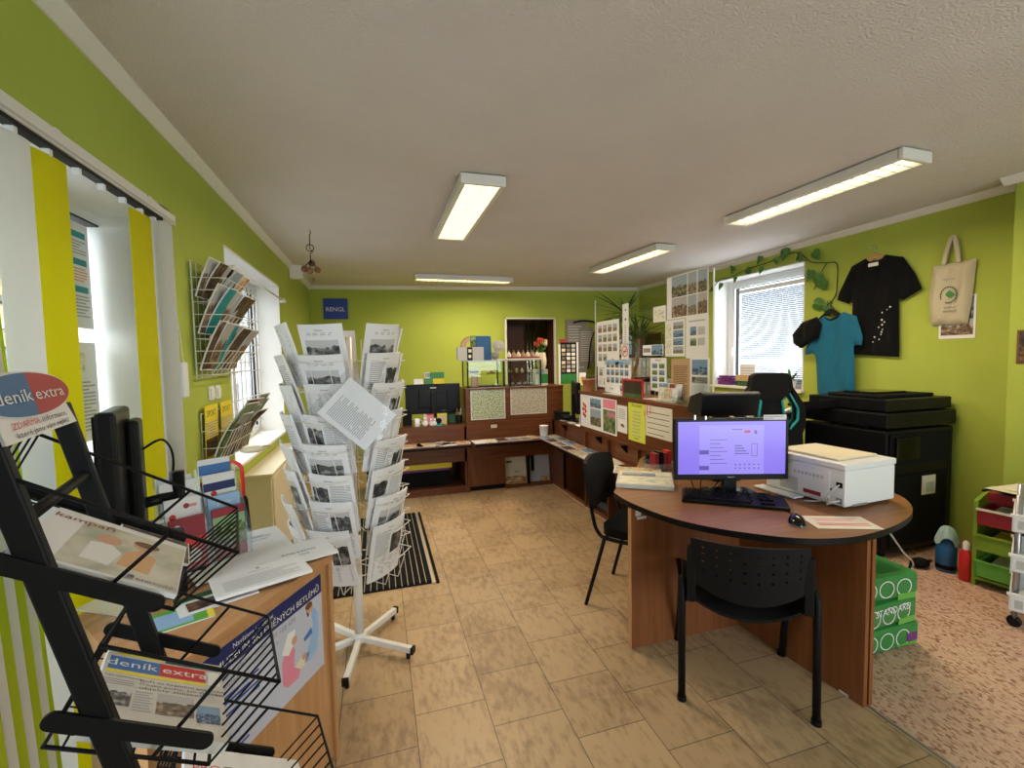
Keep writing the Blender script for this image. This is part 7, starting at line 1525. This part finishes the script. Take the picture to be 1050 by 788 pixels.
# packs of kitchen paper: green wrapped packs behind the desk
for k in range(3):
    r = root('paper_towel_pack', TR(2.42, 1.66, .001+k*.132, [0, 3, -3][k]), '%s green and white paper towel pack of the pile behind the desk panel' % ['bottom', 'middle', 'top'][k], 'paper towels', 'green paper towel packs')
    b = MB(); b.box(-.20, .19-.012*k, -.12, .14, 0, .13, 'green'); b.build('wrapper', r, bevel=.028)
    b = MB()
    f = lambda x, y, z: (x, -.1215, y)
    for j in range(3):
        x0_ = -.16+j*.11; b.mesh([f(x0_+.048*cos(t), .062+.043*sin(t), 0) for t in [i*pi/10 for i in range(21)]]+[f(x0_+.043*cos(t), .062+.038*sin(t), 0) for t in [i*pi/10 for i in range(21)]], [(i, i+1, 22+i, 21+i) for i in range(20)], 'paper')
    b.box(.02, .158-.012*k, -.1225, -.121, .0 if k else .02, .03, 'green_bright'); b.box(.192-.012*k-.001, .1925-.012*k, -.09, .11, .03, .10, 'paper')
    if k == 1: put_text(b, 'STANDARD', -.02, .07, .035, 'paper', lambda x, y, z: (x, -.1230, y), 'c')
    if k == 0: b.box(.09, .16, -.1228, -.121, .035, .075, 'purple')
    b.build('print', r)
# green shelf with bins
gs = Matrix.Translation((3.60, 1.86, 0)) @ Matrix.Rotation(radians(-79), 4, 'Z')   # local x away from us to the right, y to the wall side
r = root('green_bin_shelf', gs, 'lime green children shelf with sliding bins at the right edge', 'shelf')
for x in (0, .42): b = MB(); b.prism([(0, 0), (.27, 0), (.27, .60), (0, .545)], x, x+.02, 'green_frame', T=Matrix(((0,0,1,0),(1,0,0,0),(0,1,0,0),(0,0,0,1)))); b.build('side_panel', r, bevel=.003)
for z in (.04,): b = MB(); b.box(.02, .42, 0, .27, z, z+.018, 'green_frame'); b.build('shelf_board', r)
binm = [('green_bright', 'yellow'), ('yellow', 'green'), ('red_dark', 'lilac_paper')]
for k in range(3):
    z = .08+k*.165; b = MB(); m = ['green_bright', 'green_frame', 'red_dark'][k]
    for q in ((.025, .415, -.03, -.024, z, z+.09), (.025, .415, .24, .246, z, z+.09), (.025, .031, -.03, .246, z, z+.09), (.409, .415, -.03, .246, z, z+.09), (.025, .415, -.03, .246, z-.004, z)): b.box(*q, m)
    b.box(.02, .42, -.036, -.024, z+.085, z+.097, 'paper_warm' if k == 2 else m); b.build('bin', r)
    b = MB(); b.box(.022, .418, -.0, .01, z+.02, z+.03, 'grey_light'); b.build('rail', r)
for k, (m, lab) in enumerate((('yellow', 'yellow folded paper in the lowest bin of the green shelf'), ('green_bright', 'green cloth in the middle bin of the green shelf'), ('red_dark', 'red booklet in the top bin of the green shelf'))):
    b = MB(); z = .081+k*.165; b.box(.06, .38, .0, .22, z, z+.05, m); b.box(.08, .36, .01, .21, z+.05, z+.075, ['cream', 'yellow', 'lilac_paper'][k], T=Matrix.Rotation(radians(3), 4, 'Z')); tag(b.build('bin_contents', T=gs), lab, 'craft paper')
for i in range(5):
    P = gs @ Vector((.05+.05*i, -.02+.03*(i % 2), .64+.006*i)); a = radians(-79+10*i-20)
    flat_sheet('paper_sheet', P, (cos(a), sin(a), .04), (-sin(a), cos(a), .05), .30, .20, [('r', .1, .15, .45, .5, ['yellow_lime', 'paper', 'pink', 'paper', 'photo_pale'][i])], '%s loose sheet of the pile on the lime green shelf' % ['lowest', 'second', 'third', 'fourth', 'topmost'][i], 'paper', 'loose sheets on the lime green shelf', mat='paper_warm', t=.002)
b = MB(); b.tube(smooth_path([(.0, 0, 0), (.05, 0, .02), (.12, .02, .0), (.20, .02, .03)]), .008, 'black', 8); b.box(.02, .36, .02, .2, -.068, -.01, 'red_dark'); tag(b.build('red_tray', T=gs @ Matrix.Translation((.03, .02, .66-.05))), 'dark red tray with a black cable under the loose sheets', 'tray')
# white cart on wheels
ct = Matrix.Translation((3.25, 1.49, 0)) @ Matrix.Rotation(radians(-66), 4, 'Z')
r = root('basket_cart', ct, 'grey-posted trolley with white plastic baskets at the right edge', 'trolley')
for x in (0, .40):
    for y in (0, .30):
        b = MB(); b.tube([(x, y, .05), (x, y, .72)], .013, 'steel', 10); b.build('post', r)
        b = MB(); b.lathe([(.012, -.012), (.028, -.012), (.03, 0), (.028, .012), (.012, .012)], 'black_plastic', 16, T=Matrix.Translation((x, y, .03)) @ Matrix.Rotation(pi/2, 4, 'X')); b.build('wheel', r)
for k in range(3):
    z = .10+k*.215; b = MB()
    for y in (-.035, .325): b.box(-.02, .42, y, y+.006, z, z+.085, 'white_plastic'); b.box(-.03, .43, y-.008, y+.014, z+.08, z+.092, 'white_plastic')
    for x in (-.022, .416): b.box(x, x+.006, -.035, .33, z, z+.085, 'white_plastic')
    b.box(-.02, .42, -.03, .325, z-.004, z, 'white_plastic')
    for i in range(8): b.box(.0+i*.05, .03+i*.05, -.0365, -.034, z+.015, z+.06, 'grey_light')
    b.build('basket', r)
